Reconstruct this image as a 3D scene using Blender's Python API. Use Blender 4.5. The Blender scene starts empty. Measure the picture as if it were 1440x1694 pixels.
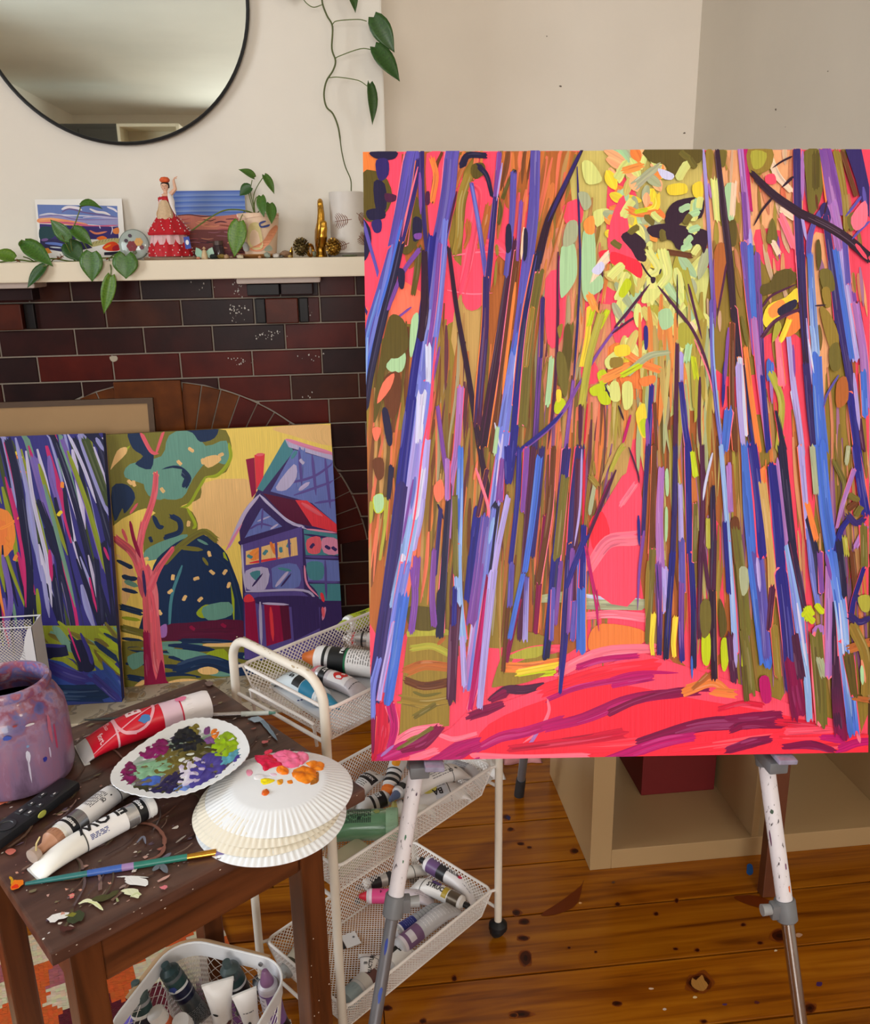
import bpy, bmesh, math, random
from mathutils import Vector, Matrix, noise as mnoise
from mathutils.geometry import tessellate_polygon
V = Vector
sc = bpy.context.scene
COL = sc.collection
R = math.radians
# ------------------------------------------------------------------ camera
FPX, CH = 1450.0, 1.38
PIT, ROL, YAW = R(16.8), R(-0.95), R(6.2)
FW = V((math.sin(YAW)*math.cos(PIT), math.cos(YAW)*math.cos(PIT), -math.sin(PIT)))
_rt = V((math.cos(YAW), -math.sin(YAW), 0)); _up = _rt.cross(FW)
CR = _rt*math.cos(ROL) + _up*math.sin(ROL)
CU = -_rt*math.sin(ROL) + _up*math.cos(ROL)
CP = V((0, 0, CH))
cam = bpy.data.cameras.new('camera'); camo = bpy.data.objects.new('camera', cam); COL.objects.link(camo)
cam.sensor_fit = 'HORIZONTAL'; cam.sensor_width = 36; cam.lens = FPX/1440*36; cam.clip_start = .02
camo.matrix_world = Matrix(((CR.x, CU.x, -FW.x, 0), (CR.y, CU.y, -FW.y, 0), (CR.z, CU.z, -FW.z, CH), (0, 0, 0, 1)))
sc.camera = camo
sc.view_settings.view_transform = 'Standard'; sc.view_settings.look = 'None'
sc.view_settings.gamma = 1; sc.view_settings.exposure = 0.0; sc.view_settings.use_curve_mapping = False
# ------------------------------------------------------------------ world and window light
wd = bpy.data.worlds.new('sky'); sc.world = wd; wd.use_nodes = True
wn = wd.node_tree.nodes; wbg = wn['Background']
wbg.inputs[0].default_value = (.75, .86, 1, 1); wbg.inputs[1].default_value = 1.0
def area(name, loc, rot, sx, sy, power, col):
    l = bpy.data.lights.new(name, 'AREA'); l.shape = 'RECTANGLE'; l.size = sx; l.size_y = sy
    l.energy = power; l.color = col
    o = bpy.data.objects.new(name, l); o.location = loc; o.rotation_euler = rot; COL.objects.link(o); return o
# room box: X -2.5..1.36, Y -4.0..3.38, Z 0..2.7.  Daylight enters by a rear and a left window.
a_ = area('daylight_rear_window', (-.35, -3.90, 1.62), (R(84), 0, 0), 1.9, 1.5, 66, (1, .97, .93)); a_.data.spread = R(140)
a_ = area('daylight_left_window', (-2.42, .75, 1.62), (0, R(-82), 0), 1.3, 1.3, 38, (.88, .94, 1)); a_.data.spread = R(150)
# ------------------------------------------------------------------ pixel helpers
def ray(x, y): return CR*((x-720)/FPX) - CU*((y-847)/FPX) + FW
def onz(x, y, z=0.): d = ray(x, y); return CP + d*((z-CH)/d.z)
def ony(x, y, Y): d = ray(x, y); return CP + d*(Y/d.y)
def onx(x, y, X): d = ray(x, y); return CP + d*(X/d.x)
def onp(x, y, o, n): d = ray(x, y); return CP + d*((o-CP).dot(n)/d.dot(n))
# ------------------------------------------------------------------ materials
def lin(c):
    o = []
    for k in c[:3]:
        k = k/255.; o.append(k/12.92 if k <= .04045 else ((k+.055)/1.055)**2.4)
    return tuple(o)
MATS = {}
def nodes(name):
    m = bpy.data.materials.new(name); m.use_nodes = True
    t = m.node_tree; return m, t, t.nodes, t.links, t.nodes['Principled BSDF']
def ramp(n, stops, interp='LINEAR'):
    r = n.new('ShaderNodeValToRGB'); e = r.color_ramp.elements; r.color_ramp.interpolation = interp
    while len(e) < len(stops): e.new(.5)
    for k, (p, c) in enumerate(stops):
        e[k].position = p; e[k].color = (*lin(c), 1)
    return r
def mat(col, rough=.5, metal=0, var=.08, scale=25, bump=0, coat=0, trans=0, ior=1.45, sss=0, alpha=1, bscale=None):
    key = (tuple(col), rough, metal, var, scale, bump, coat, trans, sss, alpha)
    if key in MATS: return MATS[key]
    m, t, n, l, b = nodes('surface')
    c = lin(col)
    tc = n.new('ShaderNodeTexCoord'); nz = n.new('ShaderNodeTexNoise')
    nz.inputs['Scale'].default_value = scale; nz.inputs['Detail'].default_value = 3
    l.new(tc.outputs['Object'], nz.inputs['Vector'])
    mx = n.new('ShaderNodeMix'); mx.data_type = 'RGBA'
    mx.inputs['A'].default_value = (*[x*(1-var) for x in c], 1)
    mx.inputs['B'].default_value = (*[min(1, x*(1+var)) for x in c], 1)
    l.new(nz.outputs['Fac'], mx.inputs['Factor']); l.new(mx.outputs['Result'], b.inputs['Base Color'])
    b.inputs['Roughness'].default_value = rough; b.inputs['Metallic'].default_value = metal
    b.inputs['Coat Weight'].default_value = coat; b.inputs['Transmission Weight'].default_value = trans
    b.inputs['IOR'].default_value = ior; b.inputs['Alpha'].default_value = alpha
    if sss: b.inputs['Subsurface Weight'].default_value = sss; b.inputs['Subsurface Radius'].default_value = (.01, .006, .004)
    if bump:
        bp = n.new('ShaderNodeBump'); bp.inputs['Strength'].default_value = bump; bp.inputs['Distance'].default_value = .003
        l.new(nz.outputs['Fac'], bp.inputs['Height']); l.new(bp.outputs['Normal'], b.inputs['Normal'])
    MATS[key] = m; return m
def paint_mat(rough=.42, streak=.10, bump=.25, coat=.0):
    key = ('paint', rough, streak, bump, coat)
    if key in MATS: return MATS[key]
    m, t, n, l, b = nodes('brushed_paint')
    at = n.new('ShaderNodeAttribute'); at.attribute_name = 'Col'
    uv = n.new('ShaderNodeUVMap'); uv.uv_map = 'st'
    mp = n.new('ShaderNodeMapping'); mp.inputs['Scale'].default_value = (9, 420, 1)
    nz = n.new('ShaderNodeTexNoise'); nz.inputs['Scale'].default_value = 1; nz.inputs['Detail'].default_value = 3
    l.new(uv.outputs[0], mp.inputs[0]); l.new(mp.outputs[0], nz.inputs['Vector'])
    hs = n.new('ShaderNodeHueSaturation')
    mr = n.new('ShaderNodeMapRange'); mr.inputs['From Min'].default_value = .25; mr.inputs['From Max'].default_value = .75
    mr.inputs['To Min'].default_value = 1-streak; mr.inputs['To Max'].default_value = 1+streak
    l.new(nz.outputs['Fac'], mr.inputs['Value']); l.new(mr.outputs['Result'], hs.inputs['Value'])
    l.new(at.outputs['Color'], hs.inputs['Color']); l.new(hs.outputs['Color'], b.inputs['Base Color'])
    b.inputs['Roughness'].default_value = rough; b.inputs['Specular IOR Level'].default_value = .2
    b.inputs['Coat Weight'].default_value = coat
    bp = n.new('ShaderNodeBump'); bp.inputs['Strength'].default_value = bump; bp.inputs['Distance'].default_value = .0012
    l.new(nz.outputs['Fac'], bp.inputs['Height']); l.new(bp.outputs['Normal'], b.inputs['Normal'])
    MATS[key] = m; return m
# ------------------------------------------------------------------ mesh builder
class MB:
    def __init__(s): s.v = []; s.f = []; s.c = None; s.uv = None
    def add(s, vs, fs):
        b = len(s.v); s.v += [tuple(x) for x in vs]; s.f += [tuple(i+b for i in f) for f in fs]; return s
    def box(s, c, d, rot=None, bev=0):
        x, y, z = d[0]/2, d[1]/2, d[2]/2
        if bev:
            bm = bmesh.new(); bmesh.ops.create_cube(bm, size=1)
            bmesh.ops.scale(bm, vec=d, verts=bm.verts)
            bmesh.ops.bevel(bm, geom=bm.edges[:], offset=bev, segments=2, affect='EDGES', profile=.6)
            bm.verts.index_update()
            vs = [v.co.copy() for v in bm.verts]; fs = [[v.index for v in f.verts] for f in bm.faces]; bm.free()
        else:
            vs = [V((a*x, b*y, e*z)) for a in (-1, 1) for b in (-1, 1) for e in (-1, 1)]
            fs = [(0, 1, 3, 2), (4, 6, 7, 5), (0, 4, 5, 1), (2, 3, 7, 6), (0, 2, 6, 4), (1, 5, 7, 3)]
        if rot is not None: vs = [rot @ v for v in vs]
        return s.add([v + V(c) for v in vs], fs)
    def tube(s, pts, r, n=8, close=False, caps=True, flat=None):
        pts = [V(p) for p in pts]; N = len(pts); vs = []
        if N < 2: return s
        rr = r if isinstance(r, (list, tuple)) else [r]*N
        prev = None
        for i, p in enumerate(pts):
            a = pts[(i-1) % N] if close or i else pts[0]; b = pts[(i+1) % N] if close or i < N-1 else pts[-1]
            t = (b-a).normalized() if (b-a).length > 1e-9 else V((0, 0, 1))
            if prev is None:
                q = V((0, 0, 1)) if abs(t.z) < .9 else V((1, 0, 0)); x = t.cross(q).normalized()
            else:
                x = prev - t*prev.dot(t); x.normalize()
            prev = x; y = t.cross(x)
            for k in range(n):
                g = 2*math.pi*k/n; vs.append(p + (x*math.cos(g) + y*math.sin(g)*(flat or 1))*rr[i])
        fs = []
        for i in range(N if close else N-1):
            j = (i+1) % N
            for k in range(n):
                fs.append((i*n+k, i*n+(k+1) % n, j*n+(k+1) % n, j*n+k))
        if caps and not close: fs += [tuple(range(n))[::-1], tuple((N-1)*n+k for k in range(n))]
        return s.add(vs, fs)
    def lathe(s, prof, n=24, o=(0, 0, 0), mtx=None, sx=1, sy=1, wob=None):
        o = V(o); vs = []; fs = []
        for (r, z) in prof:
            for k in range(n):
                g = 2*math.pi*k/n; q = r*(1+(wob(g, z) if wob else 0))
                p = V((q*math.cos(g)*sx, q*math.sin(g)*sy, z)); vs.append((mtx @ p if mtx else p) + o)
        for i in range(len(prof)-1):
            for k in range(n): fs.append((i*n+k, i*n+(k+1) % n, (i+1)*n+(k+1) % n, (i+1)*n+k))
        if prof[0][0] > 1e-6: fs.append(tuple(range(n))[::-1])
        if prof[-1][0] > 1e-6: fs.append(tuple((len(prof)-1)*n+k for k in range(n)))
        return s.add(vs, fs)
    def prism(s, poly, a, b):
        """poly: list of 3D points; extruded from poly+a to poly+b"""
        n = len(poly); a = V(a); b = V(b)
        return s.add([V(p)+a for p in poly]+[V(p)+b for p in poly],
                     [tuple(range(n))[::-1], tuple(range(n, 2*n))]+[(i, (i+1) % n, n+(i+1) % n, n+i) for i in range(n)])
    def build(s, name, m, parent=None, smooth=False, world=True, angle=None, kind=None, bevel=0):
        me = bpy.data.meshes.new(name); me.from_pydata(s.v, [], s.f)
        if s.c is not None:
            ca = me.color_attributes.new('Col', 'FLOAT_COLOR', 'POINT')
            ca.data.foreach_set('color', [x for c in s.c for x in (*c, 1)])
        if s.uv is not None:
            ul = me.uv_layers.new(name='st'); li = [0]*len(me.loops); me.loops.foreach_get('vertex_index', li)
            ul.data.foreach_set('uv', [x for i in li for x in s.uv[i]])
        o = bpy.data.objects.new(name, me); COL.objects.link(o)
        if m: me.materials.append(m)
        if parent is not None:
            o.parent = parent
            if world:
                r = parent
                while r.parent: r = r.parent
                me.transform(r.matrix_basis.inverted())
        if smooth:
            me.polygons.foreach_set('use_smooth', [True]*len(me.polygons))
            me.set_sharp_from_angle(angle=R(angle or 40))
        if bevel:
            md = o.modifiers.new('edge', 'BEVEL'); md.width = bevel; md.segments = 2; md.limit_method = 'ANGLE'
        me.update()
        if kind: o['kind'] = kind
        return o
def tag(o, label, cat, group=None):
    o['label'] = label; o['category'] = cat
    if group: o['group'] = group
    return o
def thing(name, label, cat, loc=(0, 0, 0), rot=None, group=None):
    o = bpy.data.objects.new(name, None); COL.objects.link(o); o.empty_display_size = .05
    M4 = Matrix.Translation(V(loc))
    if rot is not None: M4 = M4 @ (rot if isinstance(rot, Matrix) else Matrix.Rotation(rot, 4, 'Z')).to_4x4()
    o.matrix_basis = M4
    return tag(o, label, cat, group)
def struct(o): o['kind'] = 'structure'; return o
def spline(pts, k=6, close=False):
    pts = [V(p) for p in pts]; n = len(pts)
    if n < 3: return [pts[0].lerp(pts[1], t/k) for t in range(k+1)]
    out = []
    for i in range(n if close else n-1):
        p1, p2 = pts[i], pts[(i+1) % n]
        p0 = pts[(i-1) % n] if close or i else p1*2-p2
        p3 = pts[(i+2) % n] if close or i < n-2 else p2*2-p1
        for j in range(k):
            t = j/k
            out.append(.5*((2*p1)+(p2-p0)*t+(2*p0-5*p1+4*p2-p3)*t*t+(3*p1-p0-3*p2+p3)*t**3))
    if not close: out.append(pts[-1])
    return out
# ------------------------------------------------------------------ paint on a flat plane, built as thin layers
class Paint:
    """strokes and dabs lying on a plane (origin o, axes ux uy, normal nn), clamped to its rectangle"""
    def __init__(s, o, ux, uy, nn, w=None, h=None, base=.0003, step=6e-6, seed=1):
        s.o, s.ux, s.uy, s.n, s.w, s.h = V(o), V(ux), V(uy), V(nn), w, h
        s.z = base; s.step = step; s.m = MB(); s.m.c = []; s.m.uv = []; s.r = random.Random(seed); s.k = 0
    def pix(s, x, y):
        p = onp(x, y, s.o, s.n) - s.o; return (p.dot(s.ux), p.dot(s.uy))
    def clampv(s, u, v):
        if s.w: u = min(max(u, 0), s.w)
        if s.h: v = min(max(v, 0), s.h)
        return u, v
    def put(s, uvs, cols, sts, faces):
        b = len(s.m.v); s.z += s.step
        for (u, v) in uvs:
            u, v = s.clampv(u, v); s.m.v.append(tuple(s.o + s.ux*u + s.uy*v + s.n*s.z))
        s.m.c += cols; s.m.uv += sts; s.m.f += [tuple(i+b for i in f) for f in faces]
    def stroke(s, col, pts, w, taper=.25, jit=.07, k=5, col2=None, nx=4, rag=.02, end=None, ragged=.0):
        """pts in local metres; w width or list; ragged: bristle-like uneven ends"""
        P = spline([(p[0], p[1], 0) for p in pts], k); N = len(P)
        ws = w if isinstance(w, (list, tuple)) else [w]
        c0 = lin(col); c1 = lin(col2) if col2 else c0; r = s.r
        js = [1+r.uniform(-jit, jit) for _ in range(nx+1)]; hs = [[1+r.uniform(-jit, jit)*.6 for _ in range(3)] for _ in range(nx+1)]
        ph = r.uniform(0, 50); tot = 0; uvs = []; cols = []; sts = []; s.k += 1
        e0 = taper if end is None else end
        for i, p in enumerate(P):
            a = P[max(i-1, 0)]; b = P[min(i+1, N-1)]; t = (b-a); t = t.normalized() if t.length > 1e-9 else V((0, 1, 0))
            q = V((-t.y, t.x, 0)); f = i/(N-1); tot += (p-P[i-1]).length if i else 0
            g = f*(len(ws)-1); j = min(int(g), len(ws)-2) if len(ws) > 1 else 0
            ww = ws[0] if len(ws) == 1 else ws[j]+(ws[j+1]-ws[j])*(g-j)
            tp = min(1, .45+.55*min(f/max(taper, .001), 1)**.6) if taper else 1
            te = min(1, .18+.82*min((1-f)/max(e0, .001), 1)**.6) if e0 else 1
            ww *= tp*te*(1+r.uniform(-rag, rag))
            cc = [c0[x]+(c1[x]-c0[x])*f for x in range(3)]
            for m in range(nx+1):
                d = (m/nx-.5)*ww
                bul = 0
                if i in (0, N-1):
                    bul = math.sqrt(max(0, 1-(2*m/nx-1)**2))*ww*.22*(1 if i else -1)
                    bul += r.uniform(-.35, 1)*ragged*ww*(1 if i else -1)
                uvs.append((p.x+q.x*d+t.x*bul, p.y+q.y*d+t.y*bul))
                cols.append(tuple(min(1, x*js[m]*hs[m][n_]) for n_, x in enumerate(cc))); sts.append((tot+ph, d+ph))
        fs = [(i*(nx+1)+m, i*(nx+1)+m+1, (i+1)*(nx+1)+m+1, (i+1)*(nx+1)+m) for i in range(N-1) for m in range(nx)]
        s.put(uvs, cols, sts, fs)
    def blob(s, col, pts, smooth=4, jit=.0, flat=0, ang=None):
        """filled closed outline (local metres)"""
        P = spline([(p[0], p[1], 0) for p in pts], smooth, True) if smooth else [V((p[0], p[1], 0)) for p in pts]
        if jit: P = [p+V((s.r.uniform(-jit, jit), s.r.uniform(-jit, jit), 0)) for p in P]
        c = lin(col); tri = tessellate_polygon([P]); ph = s.r.uniform(0, 50)
        ca, sa = (math.cos(ang), math.sin(ang)) if ang is not None else (0, 1)
        s.put([(p.x, p.y) for p in P], [c]*len(P), [(p.x*ca+p.y*sa+ph, -p.x*sa+p.y*ca+ph) for p in P], [tuple(t) for t in tri]); s.k += 1
    def dab(s, col, x, y, l, w, a, jit=.08):
        """one short loaded-brush dab centred x,y length l width w angle a"""
        ca, sa = math.cos(a), math.sin(a)
        s.stroke(col, [(x-ca*l/2, y-sa*l/2), (x+ca*l*.1-sa*w*.06, y+sa*l*.1+ca*w*.06), (x+ca*l/2, y+sa*l/2)], w, taper=0, jit=jit, k=3, nx=4, rag=.05, ragged=.16, end=0)
    def build(s, name, m, parent): return s.m.build(name, m, parent)
# ================================================================== the room
XL, XR, YR, YB, ZC = -2.5, 1.355, -4.0, 3.38, 2.70
def wallmat(col):
    m, t, n, l, b = nodes('painted_plaster')
    tc = n.new('ShaderNodeTexCoord'); a = n.new('ShaderNodeTexNoise'); a.inputs['Scale'].default_value = 1.6; a.inputs['Detail'].default_value = 4
    l.new(tc.outputs['Object'], a.inputs['Vector'])
    c = col; r = ramp(n, [(.3, [x*.975 for x in c]), (.7, [min(255, x*1.02) for x in c])])
    l.new(a.outputs['Fac'], r.inputs[0]); l.new(r.outputs[0], b.inputs['Base Color']); b.inputs['Roughness'].default_value = .72
    f = n.new('ShaderNodeTexNoise'); f.inputs['Scale'].default_value = 55; f.inputs['Detail'].default_value = 5; l.new(tc.outputs['Object'], f.inputs['Vector'])
    bp = n.new('ShaderNodeBump'); bp.inputs['Strength'].default_value = .10; bp.inputs['Distance'].default_value = .004
    l.new(f.outputs['Fac'], bp.inputs['Height']); l.new(bp.outputs['Normal'], b.inputs['Normal']); return m
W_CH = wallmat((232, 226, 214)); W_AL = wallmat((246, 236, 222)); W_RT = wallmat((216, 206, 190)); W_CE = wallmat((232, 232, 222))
T = .12
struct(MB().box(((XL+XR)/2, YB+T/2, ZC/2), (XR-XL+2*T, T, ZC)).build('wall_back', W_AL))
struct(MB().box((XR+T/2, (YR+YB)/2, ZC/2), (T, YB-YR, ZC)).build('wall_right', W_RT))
struct(MB().box(((XL+XR)/2, (YR+YB)/2, ZC+T/2), (XR-XL+2*T, YB-YR+2*T, T)).build('ceiling', W_CE))
def wall_hole(axis, c0, lo, hi, holes, name, m):
    """wall slab with rectangular holes (a0,a1,z0,z1) along axis"""
    b = MB()
    xs = sorted({lo, hi, *[h[0] for h in holes], *[h[1] for h in holes]}); zs = sorted({0, ZC, *[h[2] for h in holes], *[h[3] for h in holes]})
    for i in range(len(xs)-1):
        for j in range(len(zs)-1):
            mx, mz = (xs[i]+xs[i+1])/2, (zs[j]+zs[j+1])/2
            if any(h[0] < mx < h[1] and h[2] < mz < h[3] for h in holes): continue
            d = xs[i+1]-xs[i], zs[j+1]-zs[j]
            if axis == 'x': b.box((mx, c0, mz), (d[0], T, d[1]))
            else: b.box((c0, mx, mz), (T, d[0], d[1]))
    return struct(b.build(name, m))
wall_hole('x', YR-T/2, XL-T, XR+T, [(-1.3, .6, .87, 2.37)], 'wall_rear', W_CH)
wall_hole('y', XL-T/2, YR, YB, [(.1, 1.4, .97, 2.27)], 'wall_left', W_CH)
WHT = mat((232, 230, 222), .4, var=.02)
def window(name, axis, c, lo, hi, z0, z1):
    f = MB(); g = .05
    def bar(a0, a1, b0, b1):
        ctr, d = ((a0+a1)/2, (b0+b1)/2), (a1-a0, b1-b0)
        f.box((ctr[0], c, ctr[1]) if axis == 'x' else (c, ctr[0], ctr[1]), (d[0], .06, d[1]) if axis == 'x' else (.06, d[0], d[1]))
    bar(lo, hi, z0, z0+g); bar(lo, hi, z1-g, z1); bar(lo, lo+g, z0, z1); bar(hi-g, hi, z0, z1)
    m = (lo+hi)/2; bar(m-.02, m+.02, z0, z1)
    w = struct(f.build(name, WHT))
    p = MB(); p.box((m, c-.01 if axis == 'x' else 0, (z0+z1)/2), (hi-lo, .004, z1-z0)) if axis == 'x' else p.box((c-.01, m, (z0+z1)/2), (.004, hi-lo, z1-z0))
    p.build('pane', mat((240, 246, 250), .02, trans=1, var=0), w)
window('window_1', 'x', YR-.06, -1.3, .6, .87, 2.37)
window('window_2', 'y', XL-.06, .1, 1.4, .97, 2.27)
# tall furniture at the far end of the room, seen only in the mirror
wb = thing('wardrobe', 'dark grey wardrobe at the far end of the room, reflected in the mirror', 'wardrobe', (-1.98, -2.35, 0))
GW = mat((92, 94, 96), .5, var=.05)
MB().box((0, 0, 1.19), (.98, .5, 2.38), bev=.004).build('carcass', GW, wb, world=False)
for sx_ in (-1, 1):
    d_ = MB().box((sx_*.243, .256, 1.2), (.478, .016, 2.28), bev=.003).build('door', GW, wb, world=False)
    MB().box((sx_*.04, .272, 1.15), (.014, .018, .2), bev=.003).build('handle', mat((170, 168, 160), .3, .8), d_, world=False)
bc = thing('bookcase', 'tall cream bookcase in the middle of the room, reflected in the mirror', 'bookcase', (-1.22, -1.05, 0))
CW = mat((226, 214, 188), .45, var=.03)
for sx_ in (-1, 1): MB().box((sx_*.20, 0, 1.115), (.02, .28, 2.23), bev=.002).build('side_panel', CW, bc, world=False)
for z_ in (.05, .5, .95, 1.4, 1.82, 2.22): MB().box((0, 0, z_), (.38, .28, .02), bev=.002).build('shelf', CW, bc, world=False)
MB().box((0, -.136, 1.115), (.38, .006, 2.2)).build('back_panel', CW, bc, world=False)
# ---- floor boards
def boardmat():
    m, t, n, l, b = nodes('varnished_pine')
    tc = n.new('ShaderNodeTexCoord'); oi = n.new('ShaderNodeObjectInfo')
    mu = n.new('ShaderNodeVectorMath'); mu.operation = 'MULTIPLY_ADD'; mu.inputs[1].default_value = (1, 1, 1)
    cb = n.new('ShaderNodeCombineXYZ'); ml = n.new('ShaderNodeMath'); ml.operation = 'MULTIPLY'; ml.inputs[1].default_value = 37
    l.new(oi.outputs['Random'], ml.inputs[0]); l.new(ml.outputs[0], cb.inputs[0]); l.new(ml.outputs[0], cb.inputs[1])
    l.new(tc.outputs['Object'], mu.inputs[0]); l.new(cb.outputs[0], mu.inputs[2])
    mp = n.new('ShaderNodeMapping'); mp.inputs['Scale'].default_value = (1.2, 26, 1); l.new(mu.outputs[0], mp.inputs[0])
    g = n.new('ShaderNodeTexNoise'); g.inputs['Scale'].default_value = 2.2; g.inputs['Detail'].default_value = 6; g.inputs['Distortion'].default_value = .6
    l.new(mp.outputs[0], g.inputs['Vector'])
    r = ramp(n, [(.26, (104, 52, 4)), (.42, (140, 77, 7)), (.55, (156, 91, 10)), (.75, (174, 108, 20))]); l.new(g.outputs['Fac'], r.inputs[0])
    m2 = n.new('ShaderNodeMapping'); m2.inputs['Scale'].default_value = (.8, 3.2, 1); l.new(mu.outputs[0], m2.inputs[0])
    h = n.new('ShaderNodeTexNoise'); h.inputs['Scale'].default_value = 2.6; h.inputs['Detail'].default_value = 3; h.inputs['Distortion'].default_value = 1.2; l.new(m2.outputs[0], h.inputs['Vector'])
    r2 = ramp(n, [(.30, (150, 84, 40)), (.44, (255, 255, 255)), (1, (255, 255, 255))]); l.new(h.outputs['Fac'], r2.inputs[0])
    mx = n.new('ShaderNodeMix'); mx.data_type = 'RGBA'; mx.blend_type = 'MULTIPLY'; mx.inputs['Factor'].default_value = .55
    l.new(r.outputs[0], mx.inputs['A']); l.new(r2.outputs[0], mx.inputs['B'])
    hv = n.new('ShaderNodeHueSaturation'); mr = n.new('ShaderNodeMapRange'); mr.inputs['To Min'].default_value = .82; mr.inputs['To Max'].default_value = 1.1
    l.new(oi.outputs['Random'], mr.inputs['Value']); l.new(mr.outputs[0], hv.inputs['Value']); l.new(mx.outputs['Result'], hv.inputs['Color'])
    l.new(hv.outputs[0], b.inputs['Base Color'])
    b.inputs['Roughness'].default_value = .24; b.inputs['Specular IOR Level'].default_value = .4
    bp = n.new('ShaderNodeBump'); bp.inputs['Strength'].default_value = .12; bp.inputs['Distance'].default_value = .002
    l.new(g.outputs['Fac'], bp.inputs['Height']); l.new(bp.outputs['Normal'], b.inputs['Normal']); return m
BM = boardmat(); rnd = random.Random(4)
fl = struct(MB().box(((XL+XR)/2, (YR+YB)/2, -.05), (XR-XL+2*T, YB-YR+2*T, .05)).build('floor', mat((22, 10, 4), .8)))
PB = .1585; k0 = int((YR-1.211)/PB)-1
for k in range(k0, int((YB-1.211)/PB)+1):
    y0 = max(1.211+k*PB, YR); y1 = min(1.211+(k+1)*PB, YB)
    if y1-y0 < .02: continue
    cuts = [XL, rnd.uniform(-1.9, -.2), XR]
    if -1 <= k <= 5: cuts[1] = [-.62, .03, -.35, -.75, -.2, -.9, -.4][k+1]
    for a, c in zip(cuts, cuts[1:]):
        o = MB().box((0, 0, 0), (c-a-.0015, y1-y0-.0048, .025), bev=.0014).build('plank', BM, fl)
        o.location = ((a+c)/2, (y0+y1)/2, -.0125)
bb = MB().box(((.19+XR)/2, YB-.008, .08), (XR-.19, .016, .16), bev=.004); struct(bb.build('baseboard_back', WHT))
struct(MB().box((XR-.008, (YR+YB)/2-.01, .08), (.016, YB-YR-.04, .16), bev=.004).build('baseboard_right', WHT))
# knots, heartwood streaks and stray paint on the boards
fp = Paint((0, 0, 0), (1, 0, 0), (0, 1, 0), (0, 0, 1), base=.0002, step=4e-6, seed=8)
def fz(x, y): return fp.pix(x, y)
def knot(x, y, w, h, col=(62, 22, 6), ring=True):
    w, h = w*.82, h*.82
    c = V((*fz(x, y), 0)); a = V((*fz(x+w, y), 0))-c; b = V((*fz(x, y-h), 0))-c
    def el(s, j, cc): fp.blob(cc, [tuple((c+a*(s*math.cos(t)*(1+fp.r.uniform(-j, j)))+b*(s*math.sin(t)*(1+fp.r.uniform(-j, j))))[:2]) for t in [i*math.pi/5 for i in range(10)]], 3)
    if ring: el(1.5, .25, (124, 62, 14)); el(1.2, .2, (96, 42, 10))
    el(1, .15, col); el(.45, .2, (36, 12, 4))
for a in [(870, 1585, 10, 13), (868, 1525, 9, 5), (866, 1552, 9, 4), (1021, 1660, 8, 4), (863, 1678, 16, 6), (1022, 1496, 4, 3), (845, 1372, 5, 3), (862, 1396, 6, 2.5), (951, 1408, 6, 4),
          (1086, 1512, 4, 3), (1120, 1490, 3, 4), (1230, 1530, 4, 3), (1154, 1572, 4, 3), (942, 1568, 3, 2), (986, 1575, 2.5, 2), (1258, 1560, 5, 2.5), (1118, 1570, 4, 2), (876, 1402, 4, 2),
          (752, 1619, 4, 4.5), (838, 1352, 6, 4), (855, 1510, 7, 5), (1290, 1548, 14, 10), (1165, 1690, 5, 3), (1340, 1668, 10, 8), (850, 1680, 7, 4), (700, 1690, 6, 4), (640, 1668, 9, 4), (1250, 1300, 5, 5)]:
    knot(*a)
HW = (104, 44, 10)
for pts in [[(895, 1514), (930, 1490), (962, 1465), (965, 1458), (955, 1495), (925, 1512)], [(1215, 1484), (1250, 1482), (1290, 1497), (1310, 1510), (1270, 1505), (1235, 1496)]]:
    fp.blob(HW, [fz(*p) for p in pts], 4, ang=0)
# broken knot hole with its pale filler
knot(1157, 1626, 19, 15, (52, 20, 6)); fp.blob((176, 126, 62), [fz(*p) for p in [(1146, 1618), (1152, 1622), (1162, 1613), (1166, 1622), (1172, 1630), (1164, 1640), (1150, 1636), (1144, 1628)]], 2)
for (x, y, w, h, c) in [(1241, 1438, 7, 10, (28, 92, 168)), (1078, 1636, 5, 2, (220, 190, 160)), (1100, 1670, 4, 2, (210, 190, 170)), (1356, 1628, 6, 4, (70, 40, 90)), (1252, 1659, 5, 3, (90, 40, 40)),
                        (842, 1353, 4, 4, (40, 40, 80)), (1322, 1547, 6, 4, (190, 150, 120)), (1284, 1573, 3, 2, (225, 205, 170)), (1150, 1650, 4, 2, (225, 200, 150)), (1200, 1662, 5, 2, (80, 50, 90)),
                        (960, 1494, 3, 2, (230, 180, 120)), (1015, 1460, 3, 2, (90, 60, 40))]:
    c0 = V((*fz(x, y), 0)); a = V((*fz(x+w, y), 0))-c0; b = V((*fz(x, y-h), 0))-c0
    fp.blob(c, [tuple((c0+a*(math.cos(t)*fp.r.uniform(.6, 1.1))+b*(math.sin(t)*fp.r.uniform(.6, 1.1)))[:2]) for t in [i*math.pi/4 for i in range(8)]], 3)
o = fp.build('knots_and_paint_specks', paint_mat(.3, .12, .05), fl); o['kind'] = 'stuff'

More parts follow.
